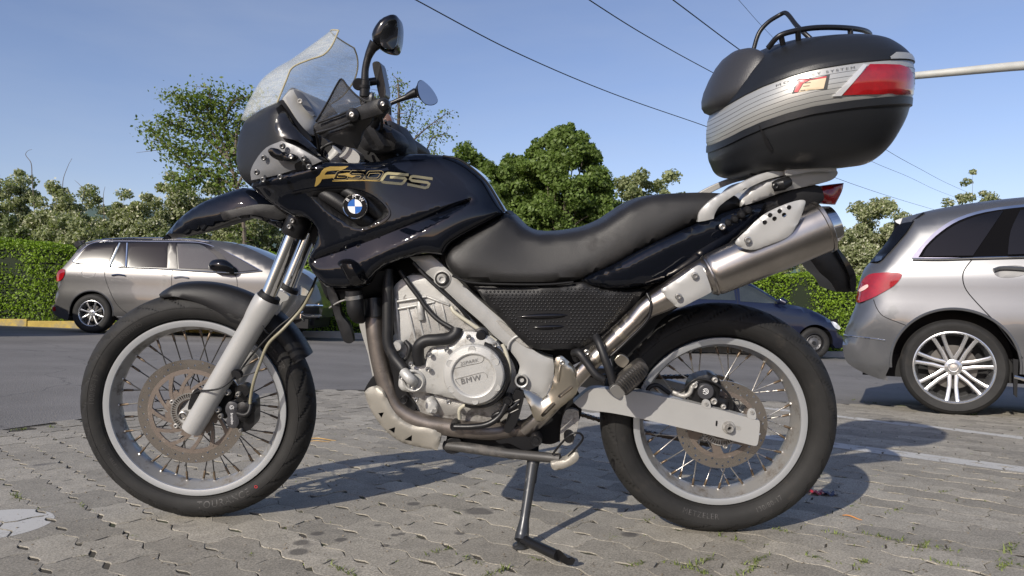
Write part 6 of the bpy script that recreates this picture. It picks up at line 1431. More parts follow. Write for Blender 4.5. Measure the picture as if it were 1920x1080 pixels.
# ------------------------------------------------------------------ cars
def car_frame(u, v, yaw, near):
    """frame at the rear axle on the centre plane; (u, v) is where the near rear tyre stands; near = tyre offset"""
    g = ground(u, v); R = Matrix.Rotation(math.atan(.0324)*min(1, max(0, (g.y-2.8)/4.2)), 4, 'Y') @ Matrix.Rotation(yaw, 4, 'Z')
    o = Vector(g)+(R.to_3x3() @ Vector((0, near, 0)))
    return Frame(Matrix.Translation(o) @ R)
def car_wheel(fr, root, x, z, r, rim_r, width, off, kind, name='wheel', mir=1, spokes=7):
    """off = outer face of the tyre towards the viewer (mir=-1: the far side)"""
    y0 = -off; s = 1
    h = MB().add(*lathe_geo([(0, -.02), (.03, -.024), (.034, -.018), (.034, .0)], n=24)); 
    root_w = h.mk(name, alloy if kind != 'steel' else alloyd, root, mtx=Matrix.Translation((x, y0+.045 if mir > 0 else -y0-.045, z)) @ (Matrix.Rotation(PI, 4, 'Z') if mir < 0 else Matrix()))
    pr = [(rim_r-.004, -.03), (rim_r+.004, -.040), (rim_r+.014, -.043), (rim_r+.05, -.052), (r-.045, -.050), (r-.022, -.040), (r-.006, -.022), (r-.002, .0), (r-.0065, .004), (r-.0065, .009), (r, .012), (r, .06), (r-.0065, .062), (r-.0065, .068), (r, .071), (r, .12), (r-.0065, .122), (r-.0065, .128), (r-.002, .131), (r-.006, .16), (r-.04, .18), (rim_r, .17)]
    mesh('tyre', *lathe_geo(pr, n=84), rubber, root_w, ang=40)
    mm = alloy if kind != 'steel' else alloyd
    mesh('rim', *lathe_geo([(rim_r+.004, -.040), (rim_r-.002, -.042), (rim_r-.010, -.036), (rim_r-.014, -.026), (rim_r-.016, .0), (rim_r-.03, .06), (rim_r-.03, .15), (rim_r, .165)], n=72), mm, root_w, ang=35)
    mesh('brake_disc', *lathe_geo([(0, .05), (rim_r*.62, .05), (rim_r*.62, .07)], n=40), mat('rotor_grey', (.10, .095, .09), .4, metal=.8) if kind != 'steel' else black, root_w)
    mesh('wheel_back', *lathe_geo([(0, .13), (rim_r, .13)], n=30), black, root_w)
    if kind == 'steel':
        mesh('wheel_disc', *lathe_geo([(.035, -.002), (.06, .0), (.09, .02), (.11, .018), (rim_r-.05, .0), (rim_r-.03, .01), (rim_r-.012, .04)], n=48), mat('steel_wheel_grey', (.10, .10, .105), .45, metal=.5), root_w)
        for i in range(10):
            t = 2*PI*i/10; V, F = lathe_geo([(0, -.003), (.013, -.003)], (.125*math.cos(t)*rim_r/.19, .008, .125*math.sin(t)*rim_r/.19), 12); mesh('wheel_hole', V, F, black, root_w)
    else:
        for i in range(spokes):
            t = 2*PI*i/spokes+(.2 if kind == 'twin' else .35)
            R3 = Matrix.Rotation(-t, 3, 'Y'); mbs = MB()
            if kind == 'twin':
                for sgn in (-1, 1):
                    P = [(.040, -.008, sgn*.016), (.055, -.010, sgn*.020), (.12, -.014, sgn*.018), (rim_r-.03, -.024, sgn*.028), (rim_r-.006, -.030, sgn*.036)]
                    wds = [.015, .015, .0135, .014, .018]
                    n0 = len(mbs.V)
                    for (px, py, pz), w_ in zip(P, wds):
                        for q in ((px, py+.02, pz-w_), (px, py-.000, pz-w_*.8), (px, py-.004, pz), (px, py, pz+w_*.8), (px, py+.02, pz+w_)): mbs.V.append(tuple(R3 @ Vector(q)))
                    for a in range(4):
                        for b in range(4): mbs.F.append((n0+a*5+b, n0+a*5+b+1, n0+(a+1)*5+b+1, n0+(a+1)*5+b))
                mbs.mk('wheel_spoke', alloy, root_w, recalc=True, ang=30)
            else:
                P = [(.028, 0, -.004, .020), (.09, .012, -.012, .010), (rim_r*.62, .018, -.018, .011), (rim_r-.01, .03, -.024, .017)]
                for q0, z0, y_, w_ in P:
                    for q in ((q0, y_+.02, z0-w_), (q0, y_, z0-w_), (q0, y_-.003, z0), (q0, y_, z0+w_), (q0, y_+.02, z0+w_)): mbs.V.append(tuple(R3 @ Vector(q)))
                for a in range(3):
                    for b in range(4): mbs.F.append((a*5+b, a*5+b+1, (a+1)*5+b+1, (a+1)*5+b))
                mbs.mk('wheel_spoke', alloy, root_w, recalc=True, ang=30)
        V, F = lathe_geo([(0, -.028), (.022, -.027), (.028, -.020), (.052, -.012), (.056, .0), (.056, .03)], n=32); mesh('wheel_cap', V, F, alloy, root_w, ang=30)
        for i in range(5):
            t = 2*PI*i/5+.3; V, F = lathe_geo([(0, -.016), (.007, -.016), (.008, -.008)], (.040*math.cos(t), 0, .040*math.sin(t)), 10); mesh('wheel_nut', V, F, castd, root_w)
    return root_w
def car(fr, name, label, sil, arches, hwf, pm, deck, res=.09, under=.22):
    """sil: (x,z) closed outline; arches: (x, z, r); hwf(x,z) half width; deck: roof strip segments [(i0,i1,material)]"""
    root = empty(name, mat=fr.M, label=label, category='car')
    P = catmull([np.array(p[:2], float) for p in sil], True, 4, [p[2] if len(p) > 2 else 0 for p in sil])
    # cut the arches into the lower outline
    def inarch(x, z): return any((x-ax)**2+(z-az)**2 < ar*ar for ax, az, ar in arches)
    out = []; n = len(P)
    base = [p for p in P if not inarch(*p)]
    # insert arch arcs
    res_ = []
    for i, p in enumerate(base):
        res_.append(p); q = base[(i+1) % len(base)]
        if np.linalg.norm(q-p) > .35:
            for ax, az, ar in arches:
                if min(p[0], q[0])-.1 < ax < max(p[0], q[0])+.1 and abs(p[1]-az) < ar+.2:
                    a0 = math.atan2(p[1]-az, p[0]-ax); a1 = math.atan2(q[1]-az, q[0]-ax)
                    # go over the top
                    if a0 < -PI/2: a0 += 2*PI
                    if a1 < -PI/2: a1 += 2*PI
                    for k in range(1, 22):
                        a = a0+(a1-a0)*k/22; res_.append(np.array((ax+ar*math.cos(a), az+ar*math.sin(a))))
    S = np.array(res_)
    v2, tr, idx = cdt([S], res)
    d = segdist(P, v2)
    def offs(x, z, d): 
        t = np.clip(d/.16, 0, 1); return hwf(x, z)-.13*(1-np.sqrt(np.clip(1-(1-t)**2, 0, 1)))**1.2*np.where(z > .45, 1, .25)
    off = offs(v2[:, 0], v2[:, 1], d); n = len(v2)
    V = [(x, -o, z) for (x, z), o in zip(v2, off)]+[(x, o, z) for (x, z), o in zip(v2, off)]
    F = list(tr)+[(c+n, b+n, a+n) for a, b, c in tr]
    body = mesh('body', V, F, pm, root, recalc=False, ang=45)
    l = idx[0]; strips = {}
    for i in range(len(l)):
        a, b = l[i], l[(i+1) % len(l)]; m = (v2[a]+v2[b])/2; key = 'body_top'
        for (x0, x1, z0, nm) in deck:
            if x0 <= m[0] <= x1 and m[1] > z0: key = nm
        if inarch2(m, arches): key = 'wheel_arch'
        strips.setdefault(key, []).append((a, b))
    for key, es in strips.items():
        Vs = []; Fs = []; ns = 8
        for a, b in es:
            for q in (a, b):
                x, z = v2[q]; o = off[q]
                for k in range(ns+1):
                    s = -1+2*k/ns; cr = (.03*(1-s*s) if z > .7 else 0); Vs.append((x, s*o, z+cr))
            n0 = len(Vs)-2*(ns+1)
            for k in range(ns): Fs.append((n0+k, n0+k+1, n0+ns+1+k+1, n0+ns+1+k))
        mt = {'windscreen': glass_dark, 'rear_window': glass_dark, 'wheel_arch': black, 'spoiler_shade_edge': black}.get(key, pm)  # the spoiler strip is black as painted shade, not body colour
        mesh(key, Vs, Fs, mt, root, recalc=True, ang=40)
    # dark interior seen through the glass
    return root, body, lambda x, z: float(offs(np.array([x]), np.array([z]), segdist(P, np.array([[x, z]])))[0])
def inarch2(m, arches): return any(abs(math.hypot(m[0]-ax, m[1]-az)-ar) < .025 for ax, az, ar in arches)
def cpatch(name, fr, root, off, pts, m, lift=.004, th=.0, both=True, sm=True, res=.045, loc=False):
    P = [(p[0], p[1]) for p in (pts if loc else fr.P([(p if len(p) > 2 else (p[0], p[1], .86)) for p in pts]))]
    cor = [1 if (p[-1] == 'c') else 0 for p in pts] if not loc else [0]*len(pts)
    S = catmull([np.array(p, float) for p in P], True, 3, cor) if sm else np.array(P)
    v2, tr, idx = cdt([S], res); n = len(v2); V = []; F = []
    o = [off(x, z) for x, z in v2]
    for sg in ((-1, 1) if both else (-1,)):
        b = len(V); V += [(x, sg*(q+lift), z) for (x, z), q in zip(v2, o)]; V += [(x, sg*(q-.015), z) for (x, z), q in zip(v2, o)]
        F += [tuple(i+b for i in t) for t in tr]; l = idx[0]; F += [(l[i]+b, l[(i+1) % len(l)]+b, l[(i+1) % len(l)]+b+n, l[i]+b+n) for i in range(len(l))]
    return mesh(name, V, F, m, root, ang=40)
def cline(name, fr, root, off, pts, r, m, lift=0.0, both=True, sm=4, loc=False):
    P = [(p[0], p[1]) for p in (pts if loc else fr.P([(p if len(p) > 2 else (p[0], p[1], .86)) for p in pts]))]
    S = catmull([np.array(p, float) for p in P], False, sm) if len(P) > 2 else np.array(P)
    mbb = MB()
    for sg in ((-1, 1) if both else (-1,)):
        V, F = tube_geo([Vector((x, sg*(off(x, z)+lift), z)) for x, z in S], r, 6); mbb.add(V, F)
    return mbb.mk(name, m, root)
# ---- right: silver people carrier, rear quarter nearest
V_ = car_frame(1785, 776, math.radians(-27), .78)
def vp(pts, off=.84): return [(*V_.L(p[0], p[1], p[2] if len(p) > 2 and p[2] != 'c' else off)[:2], 1) if p[-1] == 'c' else V_.L(p[0], p[1], p[2] if len(p) > 2 else off)[:2] for p in pts]
sil = vp([(1678, 414, .62, 'c'), (1734, 398, .60), (1782, 388, .60), (1847, 378, .60), (1920, 370, .60)])
xr = sil[-1][0]; zr = sil[-1][1]
sil += [(xr+.6, zr+.03), (xr+1.2, zr+.0), (2.35, 1.30), (2.85, .98), (3.3, .90), (3.55, .74), (3.62, .5), (3.55, .25, 1), (2.2, .20), (1.0, .20), (-.0, .22), (-.4, .24, 1)]
sil += vp([(1665, 714, .82, 'c'), (1638, 706, .8), (1600, 688, .78), (1586, 674, .76), (1581, 652, .75), (1582, 628, .75), (1592, 600, .76), (1604, 572, .77), (1608, 540, .77), (1620, 505, .74), (1633, 490, .72), (1662, 455, .68), (1688, 423, .64), (1680, 418, .62)])
hwv = lambda x, z: .885-.20*np.clip(z-.93, 0, 1)**1.05*1.35-.02*np.clip(.55-z, 0, 1)+.018*np.exp(-((z-.62)/.16)**2)-.15*np.clip(-.35-x, 0, 1)**1.5*1.6-.10*np.clip(x-2.7, 0, 1.2)**2
van, vbody, voff = car(V_, 'silver_car', 'silver grey car cut off by the right edge, its rear wheel nearest the motorcycle', sil, [(0.0, .335, .375), (2.70, .335, .375)], hwv, p_van, [(1.9, 2.9, .95, 'windscreen'), (V_.L(1676, 415, .62)[0]-.03, V_.L(1692, 421, .64)[0], 1.0, 'spoiler_shade_edge')], res=.06)  # strip at the spoiler blackened to paint in its shaded underside
car_wheel(V_, van, 0.0, .3175, .3175, .236, .2, .885, 'twin', spokes=7); car_wheel(V_, van, 2.70, .3175, .3175, .236, .2, .885, 'twin', spokes=7)
car_wheel(V_, van, 0.0, .3175, .3175, .236, .2, .885, 'twin', mir=-1); car_wheel(V_, van, 2.70, .3175, .3175, .236, .2, .885, 'twin', mir=-1)
def vfloor(root, x0, x1, w=.72):
    MB().box(((x0+x1)/2, 0, .30), (x1-x0, w*2, .16)).mk('underbody', black, root); MB().box(((x0+x1)/2, 0, .52), (x1-x0+.1, 1.1, .5)).mk('inner_arch', black, root)
vfloor(van, -.55, 3.4, .66)
cpatch('tail_lamp', V_, van, voff, [(1606, 567, .77), (1608, 547, .77), (1617, 526, .78), (1630, 515, .8), (1651, 512, .83), (1675, 511, .85), (1692, 513, .86, 'c'), (1688, 523, .86), (1676, 536, .85), (1651, 551, .83), (1626, 563, .79)], mat('tail_lamp_red', (.25, .002, .005), .15, coat=1, var=.35, vscale=14), lift=.008)
cpatch('tail_lamp_lens', V_, van, voff, [(1609, 545, .77), (1617, 538, .78), (1627, 534, .79), (1628, 539, .79), (1614, 547, .78)], mat('lamp_clear', (.75, .5, .45), .2), lift=.012)
cpatch('window_surround', V_, van, voff, [(1709, 484, .84, 'c'), (1713, 478, .83), (1730, 458, .80), (1760, 430, .76), (1795, 410, .73), (1845, 395, .71), (1920, 385, .70), (2000, 380, .70, 'c'), (2000, 478, .82, 'c'), (1920, 481, .84), (1825, 484, .85), (1760, 486, .85)], chrome, lift=.012)
cpatch('window_frame', V_, van, voff, [(1722, 482, .84, 'c'), (1735, 462, .81), (1763, 436, .77), (1797, 415, .745), (1845, 400, .72), (1920, 390, .71), (2000, 385, .71, 'c'), (2000, 476, .82, 'c'), (1920, 479, .84), (1825, 482, .85)], mat('window_rubber', (.006, .006, .007), .95, spec=.0), lift=.019)
cpatch('rear_quarter_window', V_, van, voff, [(1729, 481, .84, 'c'), (1739, 464, .82), (1765, 440, .785), (1799, 419, .755), (1843, 404, .735), (1879, 397, .73, 'c'), (1850, 440, .79), (1823, 480, .84, 'c')], glass_dark, lift=.026)
cpatch('rear_door_window', V_, van, voff, [(1888, 478, .84, 'c'), (1893, 434, .79), (1910, 396, .73, 'c'), (2000, 388, .72, 'c'), (2000, 474, .84, 'c')], glass_dark, lift=.026)
cline('belt_chrome', V_, van, voff, [(1711, 486, .845), (1760, 486.5, .85), (1825, 484.5, .85), (1920, 482, .85), (2000, 479, .85)], .007, chrome, lift=.018)
cline('door_gap', V_, van, voff, [(1883, 396, .73), (1852, 440, .79), (1825, 483, .85), (1807, 508, .865), (1805, 526, .87), (1812, 545, .875), (1835, 572, .885), (1869, 608, .89), (1895, 642, .885), (1917, 672, .88)], .0035, black, lift=-.0005)
cline('bumper_gap', V_, van, voff, [(1638, 562, .82), (1644, 578, .83), (1655, 592, .84), (1680, 603, .86), (1704, 612, .87)], .0025, black, lift=-.0002)
cline('bumper_chrome', V_, van, voff, [(1582, 628, .75), (1610, 631, .79), (1640, 635, .83), (1660, 638, .85)], .0045, chrome, lift=.004)
cpatch('spoiler_gap', V_, van, voff, [(1733, 399, .62), (1712, 419, .66), (1699, 440, .69), (1655, 489, .74), (1651, 489, .74), (1696, 438, .69), (1710, 416, .66), (1730, 399, .62)], black, lift=.002, sm=False)
cpatch('rear_glass_edge', V_, van, voff, [(1711, 419, .66, 'c'), (1684, 424, .64), (1662, 455, .68), (1631, 492, .72, 'c'), (1652, 489, .74), (1698, 438, .69)], glass_dark, lift=.010)
cline('door_handle', V_, van, voff, [(1862, 507, .875), (1875, 503, .875), (1900, 503, .875), (1925, 505, .875)], .013, p_van, lift=.018)
cpatch('handle_recess', V_, van, voff, [(1864, 512, .875), (1880, 500, .875), (1915, 498, .875), (1930, 510, .875), (1900, 520, .875), (1875, 520, .875)], mat('recess_dark_tone', (.12, .12, .125), .35), lift=.001)  # flat patch in a darker tone where the handle recess would be
cline('sill_chrome', V_, van, voff, [(1900, 706, .86), (1925, 712, .86), (1960, 716, .86)], .012, chrome, lift=.01)
cpatch('mud_flap', V_, van, voff, [(1898, 672, .86, 'c'), (1908, 674, .86, 'c'), (1906, 745, .86, 'c'), (1900, 740, .86, 'c')], black, lift=.01, sm=False)
# wheel arch lips
for x in (0, 2.70):
    P = [(x+.372*math.cos(t), .335+.372*math.sin(t)) for t in np.linspace(-.1, PI+.1, 26)]; cline('arch_lip', V_, van, voff, P, .010, p_van, lift=-.004, loc=True)
# ---- left: warm grey people carrier
C1 = car_frame(175, 624, 0.0, .80)
def lp(pts, off=.86): return [(*C1.L(p[0], p[1], p[2] if len(p) > 2 and p[2] != 'c' else off)[:2], 1) if p[-1] == 'c' else C1.L(p[0], p[1], p[2] if len(p) > 2 else off)[:2] for p in pts]
sil = lp([(127, 484, .8), (139, 467, .78), (151, 456, .75), (171, 450, .72), (212, 445.5, .7), (261, 443.5, .7), (310, 444, .7), (359, 446, .7), (396, 450, .7), (433, 455, .7), (457, 462, .72), (482, 473, .74), (506, 485, .76), (520, 493, .78), (545, 502, .8), (568, 514, .8), (583, 530, .8), (590, 550, .8), (594, 575, .8), (590, 596, .8, 'c'), (520, 601, .85), (400, 601, .85), (300, 600, .85), (205, 601, .85), (128, 601, .85, 'c'), (108, 592, .8), (101, 580, .8), (102, 557, .8), (106, 538, .8), (107, 512, .8), (113, 501, .8)])
hwl = lambda x, z: .905-.22*np.clip(z-1.0, 0, 1)**1.05*1.2+.012*np.exp(-((z-.6)/.15)**2)-.10*np.clip(-.45-x, 0, 1)**1.5*1.6-.95*np.clip(x-3.12, 0, 1.2)**2
wb1 = 2.84
mpv, mb_, moff = car(C1, 'grey_car', 'warm grey family car parked across the road by the hedge, left of the motorcycle', sil, [(0, .335, .375), (wb1, .335, .375)], hwl, p_mpv, [(2.05, 3.12, .95, 'windscreen')])
for x in (0, wb1):
    car_wheel(C1, mpv, x, .33, .33, .215, .2, .905, 'blade', spokes=8); car_wheel(C1, mpv, x, .33, .33, .215, .2, .905, 'blade', mir=-1)
    P = [(x+.372*math.cos(t), .335+.372*math.sin(t)) for t in np.linspace(-.1, PI+.1, 26)]; cline('arch_lip', C1, mpv, moff, P, .012, p_mpv, lift=-.004, loc=True)
vfloor(mpv, -.6, 3.6)
cpatch('window_trim', C1, mpv, moff, [(137, 491, .86, 'c'), (152, 473, .8), (171, 457, .75), (195, 452, .72), (310, 453, .7), (372, 454, .7), (398, 460, .72), (440, 478, .76), (492, 508, .84, 'c'), (440, 513, .86), (300, 505, .86), (205, 501, .86), (165, 495, .86)], blackgloss, lift=.016)
cline('window_chrome', C1, mpv, moff, [(492, 508, .84), (440, 512, .86), (300, 504, .86), (205, 500, .86), (165, 495, .86), (138, 491, .86), (152, 474, .8), (171, 458, .75), (195, 453, .72), (310, 454, .7), (372, 455, .7), (398, 461, .72), (440, 479, .76), (492, 508, .84)], .009, chrome, lift=.016)
for pts in ([(228, 456, .73), (208, 499, .86)], [(242, 456, .73), (238.5, 500, .86)]): cline('window_chrome', C1, mpv, moff, pts, .013, chrome, lift=.026)
for nm, pts, m in (('rear_quarter_window', [(142, 490, .86, 'c'), (157, 473, .8), (174, 460, .75), (195, 455.5, .73), (224, 456, .73, 'c'), (204, 498, .86, 'c'), (163, 493, .86)], glass_dark), ('small_window', [(229, 457, .73, 'c'), (240, 457, .73, 'c'), (236, 500, .86, 'c'), (211, 499, .86, 'c')], glass_dark), ('rear_door_window', [(244, 457, .73, 'c'), (317, 457, .73, 'c'), (314, 502, .86, 'c'), (241, 500, .86, 'c')], glass_dark),
    ('door_pillar', [(319, 456, .73, 'c'), (332, 456, .73, 'c'), (334, 503.5, .86, 'c'), (316.5, 502.5, .86, 'c')], blackgloss),
    ('front_door_window', [(335, 457.5, .73, 'c'), (372, 458, .73), (386, 463, .74), (404, 478, .79), (419, 496, .85), (425, 505, .86, 'c'), (337, 503, .86, 'c')], glass_clear), ('front_quarter_window', [(397, 463, .74, 'c'), (408, 463, .74), (440, 480, .79), (484, 506, .85, 'c'), (443, 510, .86, 'c'), (418, 478, .8)], glass_clear), ('window_pillar', [(388, 460, .74, 'c'), (396, 461, .74, 'c'), (418, 478, .8), (442, 511, .86, 'c'), (430, 509, .86, 'c'), (408, 479, .79)], blackgloss)):
    cpatch(nm, C1, mpv, moff, pts, m, lift=.026)
cpatch('tail_lamp', C1, mpv, moff, [(107, 527, .84), (109, 513, .84), (116, 505, .86), (123, 506, .88), (122, 518, .88), (116, 526, .87)], MATS['tail_lamp_red'], lift=.01)
cpatch('rear_reflector', C1, mpv, moff, [(102, 577, .84), (106, 575, .85), (107, 583, .85), (103, 583, .84)], MATS['tail_lamp_red'], lift=.01)
for pts in ([(205, 499), (199, 510), (201, 525), (210, 548), (222, 570), (240, 587), (262, 596)], [(325, 503), (324, 530), (324, 560), (322, 600)], [(441, 513), (446, 525), (447, 560), (445, 600)]): cline('door_gap', C1, mpv, moff, pts, .006, black, lift=-.003)
for pts in ([(213, 516.5), (225, 515), (238, 517)], [(329, 521), (342, 519.5), (356, 521.5)]): cline('door_handle', C1, mpv, moff, pts, .014, chrome, lift=.012)
cline('fuel_flap_gap', C1, mpv, moff, [(155, 512), (160, 506), (178, 505.5), (182, 508), (178, 518), (160, 519), (155, 512)], .004, silverd, lift=-.002)
cline('sill_line', C1, mpv, moff, [(222, 594), (260, 595), (320, 594), (430, 594)], .007, silverd, lift=-.001)
cline('roof_rail', C1, mpv, moff, [(160, 456, .76), (185, 450, .74), (230, 447, .72), (300, 446.5, .71), (360, 449, .71), (392, 453, .72)], .016, chrome, lift=.004)
P = catmull([C1.V(397, 502, .93), C1.V(403, 498, 1.0), C1.V(418, 498, 1.03), C1.V(432, 505, .98), C1.V(436, 513, .94)], n=4); V, F = tube_geo(P, [.05, .10, .105, .075, .03], 16); mm_ = mesh('door_mirror', V, F, blackgloss, mpv, recalc=True)
cpatch('headlight', C1, mpv, moff, [(556, 530, .7), (566, 535, .68), (580, 545, .62), (584, 552, .6), (570, 550, .66), (558, 542, .7)], chrome, lift=.012)
cpatch('rear_spoiler', C1, mpv, moff, [(139, 467, .78, 'c'), (142, 454, .75), (158, 450.5, .73, 'c'), (150, 458, .75)], p_mpv, lift=.02)
cline('fog_lamp_trim', C1, mpv, moff, [(600, 573, .6), (576, 572, .66), (567, 576, .7), (566, 586, .7), (574, 592, .68), (600, 592, .6)], .016, chrome, lift=.012)
cpatch('fog_lamp_recess', C1, mpv, moff, [(572, 576, .68, 'c'), (596, 576, .6, 'c'), (596, 589, .6, 'c'), (572, 588, .68, 'c')], black, lift=.008)
cpatch('headlamp_glass', C1, mpv, moff, [(551, 541, .72, 'c'), (562, 538, .7), (578, 545, .65), (586, 555, .6, 'c'), (566, 553, .68)], chrome, lift=.014)
# front face: grille, lamp ring
fx = C1.L(594, 560, .6)[0]
for y in (-.62, .62):
    ring = [Vector((fx-.03-.16*abs(yy/.75)**3, yy, z)) for yy, z in ((y-.12, .52), (y+.10, .52), (y+.14, .48), (y+.14, .40), (y+.10, .36), (y-.12, .36), (y-.16, .40), (y-.16, .48), (y-.12, .52))]
    V, F = tube_geo(ring, .014, 8); mesh('lamp_ring', V, F, chrome, mpv, recalc=True)
    V, F = tube_geo([Vector((fx-.20, y*1.12, .72)), Vector((fx-.10, y*.9, .70)), Vector((fx-.03, y*.55, .69))], [.03, .05, .02], 10); mesh('headlight', V, F, chrome, mpv, recalc=True)
MB().box((fx-.01, 0, .62), (.05, 1.0, .12)).mk('grille', black, mpv); MB().box((fx-.0, 0, .64), (.06, 1.1, .012)).mk('grille_bar', chrome, mpv); MB().box((fx-.02, 0, .44), (.05, .8, .14)).mk('lower_grille', black, mpv)
# ---- blue hatchback
C2 = car_frame(1523, 672, math.radians(0), .72)
wb2 = 2.45
def bpx(pts, off=.78): return [(*C2.L(p[0], p[1], p[2] if len(p) > 2 and p[2] != 'c' else off)[:2], 1) if p[-1] == 'c' else C2.L(p[0], p[1], p[2] if len(p) > 2 else off)[:2] for p in pts]
# origin sits under the front axle here: shift so x=0 is the front axle
sil = [(-2.98, .28, 1), (-3.06, .5), (-3.02, .8), (-2.9, .98), (-2.72, 1.25), (-2.5, 1.38)]+bpx([(1330, 526, .6), (1360, 524, .6), (1385, 525, .6), (1405, 529, .62), (1425, 540, .66), (1448, 554, .7), (1472, 569, .74), (1495, 573, .76), (1520, 580, .76), (1545, 592, .74), (1562, 604, .72), (1573, 622, .70), (1578, 640, .7), (1576, 652, .7, 'c')])+[(.0, .2), (-1.2, .2)]
hwb = lambda x, z: .82-.22*np.clip(z-.92, 0, 1)**1.05*1.25+.012*np.exp(-((z-.6)/.15)**2)-.20*np.clip(x-.35, 0, 1)**2-.12*np.clip(-2.6-x, 0, 1)**1.5
blu, bb2, boff = car(C2, 'blue_car', 'dark blue hatchback driving on the road, seen through the rear wheel of the motorcycle', sil, [(0, .31, .345), (-wb2, .31, .345)], hwb, p_blue, [(-1.12, -.35, .9, 'windscreen'), (-2.95, -2.6, .95, 'rear_window')])
for x in (0, -wb2):
    car_wheel(C2, blu, x, .30, .30, .185, .19, .82, 'steel'); car_wheel(C2, blu, x, .30, .30, .185, .19, .82, 'steel', mir=-1)
vfloor(blu, -3.0, .5, .6)
cpatch('rear_door_window', C2, blu, boff, [(1285, 533, .66, 'c'), (1373, 532, .66, 'c'), (1379, 563, .78, 'c'), (1290, 560, .78, 'c')], glass_clear, lift=.006)
cpatch('front_door_window', C2, blu, boff, [(1384, 532, .66, 'c'), (1398, 534, .66), (1420, 543, .7), (1462, 570, .78, 'c'), (1388, 565, .78, 'c')], glass_clear, lift=.006)
cline('door_gap', C2, blu, boff, [(1378, 530, .66), (1383, 566, .78), (1384, 600), (1384, 640)], .006, black, lift=-.003)
V, F = tube_geo([C2.V(1458, 566, .80), C2.V(1466, 564, .88), C2.V(1474, 568, .93)], [.04, .07, .05], 12); mesh('door_mirror', V, F, p_blue, blu, recalc=True)
cpatch('headlight', C2, blu, boff, [(1556, 603, .72), (1563, 604, .70), (1571, 614, .68), (1570, 618, .68), (1560, 614, .7)], mat('lamp_glass_pale', (.6, .62, .65), .15, coat=.5), lift=.014)
cline('bumper_gap', C2, blu, boff, [(1545, 620), (1556, 622), (1572, 621, .7)], .004, black, lift=-.001)
# a car parked beyond the left frame edge throws the shadow that reaches into the road

# ------------------------------------------------------------------ street lamp
lamp = empty('street_lamp', (5.9, 8.0, gz(5.9, 8)), label='pale grey street lamp arm reaching in behind the luggage case from the right edge', category='street lamp')
li = Matrix.Translation(-lamp.location)
def LP(u, v, Y): return li @ at(u, v, Y)
lm = mat('galvanised_pole', (.55, .55, .5), .45, metal=.3, var=.08)
pts = [LP(1690, 144, 8.2), LP(1725, 141, 8.2), LP(1820, 132, 8.1), LP(1920, 123, 8.05), LP(2010, 118, 8.0)]
e = pts[-1]; pts2 = pts+[Vector((.0, 0, e.z+.02)), Vector((.12, 0, e.z-.12)), Vector((.14, 0, e.z-.4)), Vector((.14, 0, 0))]
V, F = tube_geo(catmull([pts[0], pts[1], pts[2], pts[3], pts[4]], n=4), [.040, .042, .047, .052, .055], 16); mesh('lamp_arm', V, F, lm, lamp, recalc=True)
V, F = tube_geo([e+Vector((-.02, 0, .0)), e+Vector((.18, 0, -.0)), e+Vector((.26, 0, -.1)), Vector((e.x+.27, 0, 0))], [.055, .06, .065, .08], 18); mesh('lamp_post', V, F, lm, lamp, recalc=True)
MB().box(pts[0]+Vector((-.28, 0, -.02)), (.6, .28, .10)).mk('lamp_head', lm, lamp, bevel=.03)
# ------------------------------------------------------------------ overhead cables
cm_ = mat('cable_black', (.02, .022, .025), .6)
def cable(pts, r, label):
    P = catmull([at(*p) for p in pts], n=8); V, F = tube_geo(P, r, 5); mesh('overhead_cable', V, F, cm_, None, recalc=False, label=label, category='cable', group='overhead cables crossing the sky')
cable([(560, -120, 12), (780, 0, 13.5), (960, 95, 15.5), (1150, 176, 19), (1340, 243, 24), (1590, 342, 40), (1720, 384, 58), (1860, 424, 90)], .0125, 'lowest overhead cable, running from the top centre down behind the seat side of the case')
cable([(900, -140, 12), (1105, 0, 13.5), (1220, 72, 16), (1340, 138, 20), (1480, 212, 27), (1625, 298, 40), (1700, 330, 52), (1770, 362, 75), (1900, 408, 110)], .0115, 'middle overhead cable, passing left of the luggage case and reappearing below it')
cable([(1100, -120, 11), (1262, 0, 13), (1385, 92, 16), (1520, 186, 22), (1660, 280, 34), (1720, 314, 45), (1790, 350, 65), (1920, 405, 100)], .0115, 'right overhead cable that enters the sky just left of the luggage case')
cable([(1320, -70, 16), (1385, 0, 20), (1424, 44, 24), (1480, 100, 32), (1600, 205, 60)], .007, 'faint thin overhead cable above the roof rack of the case')
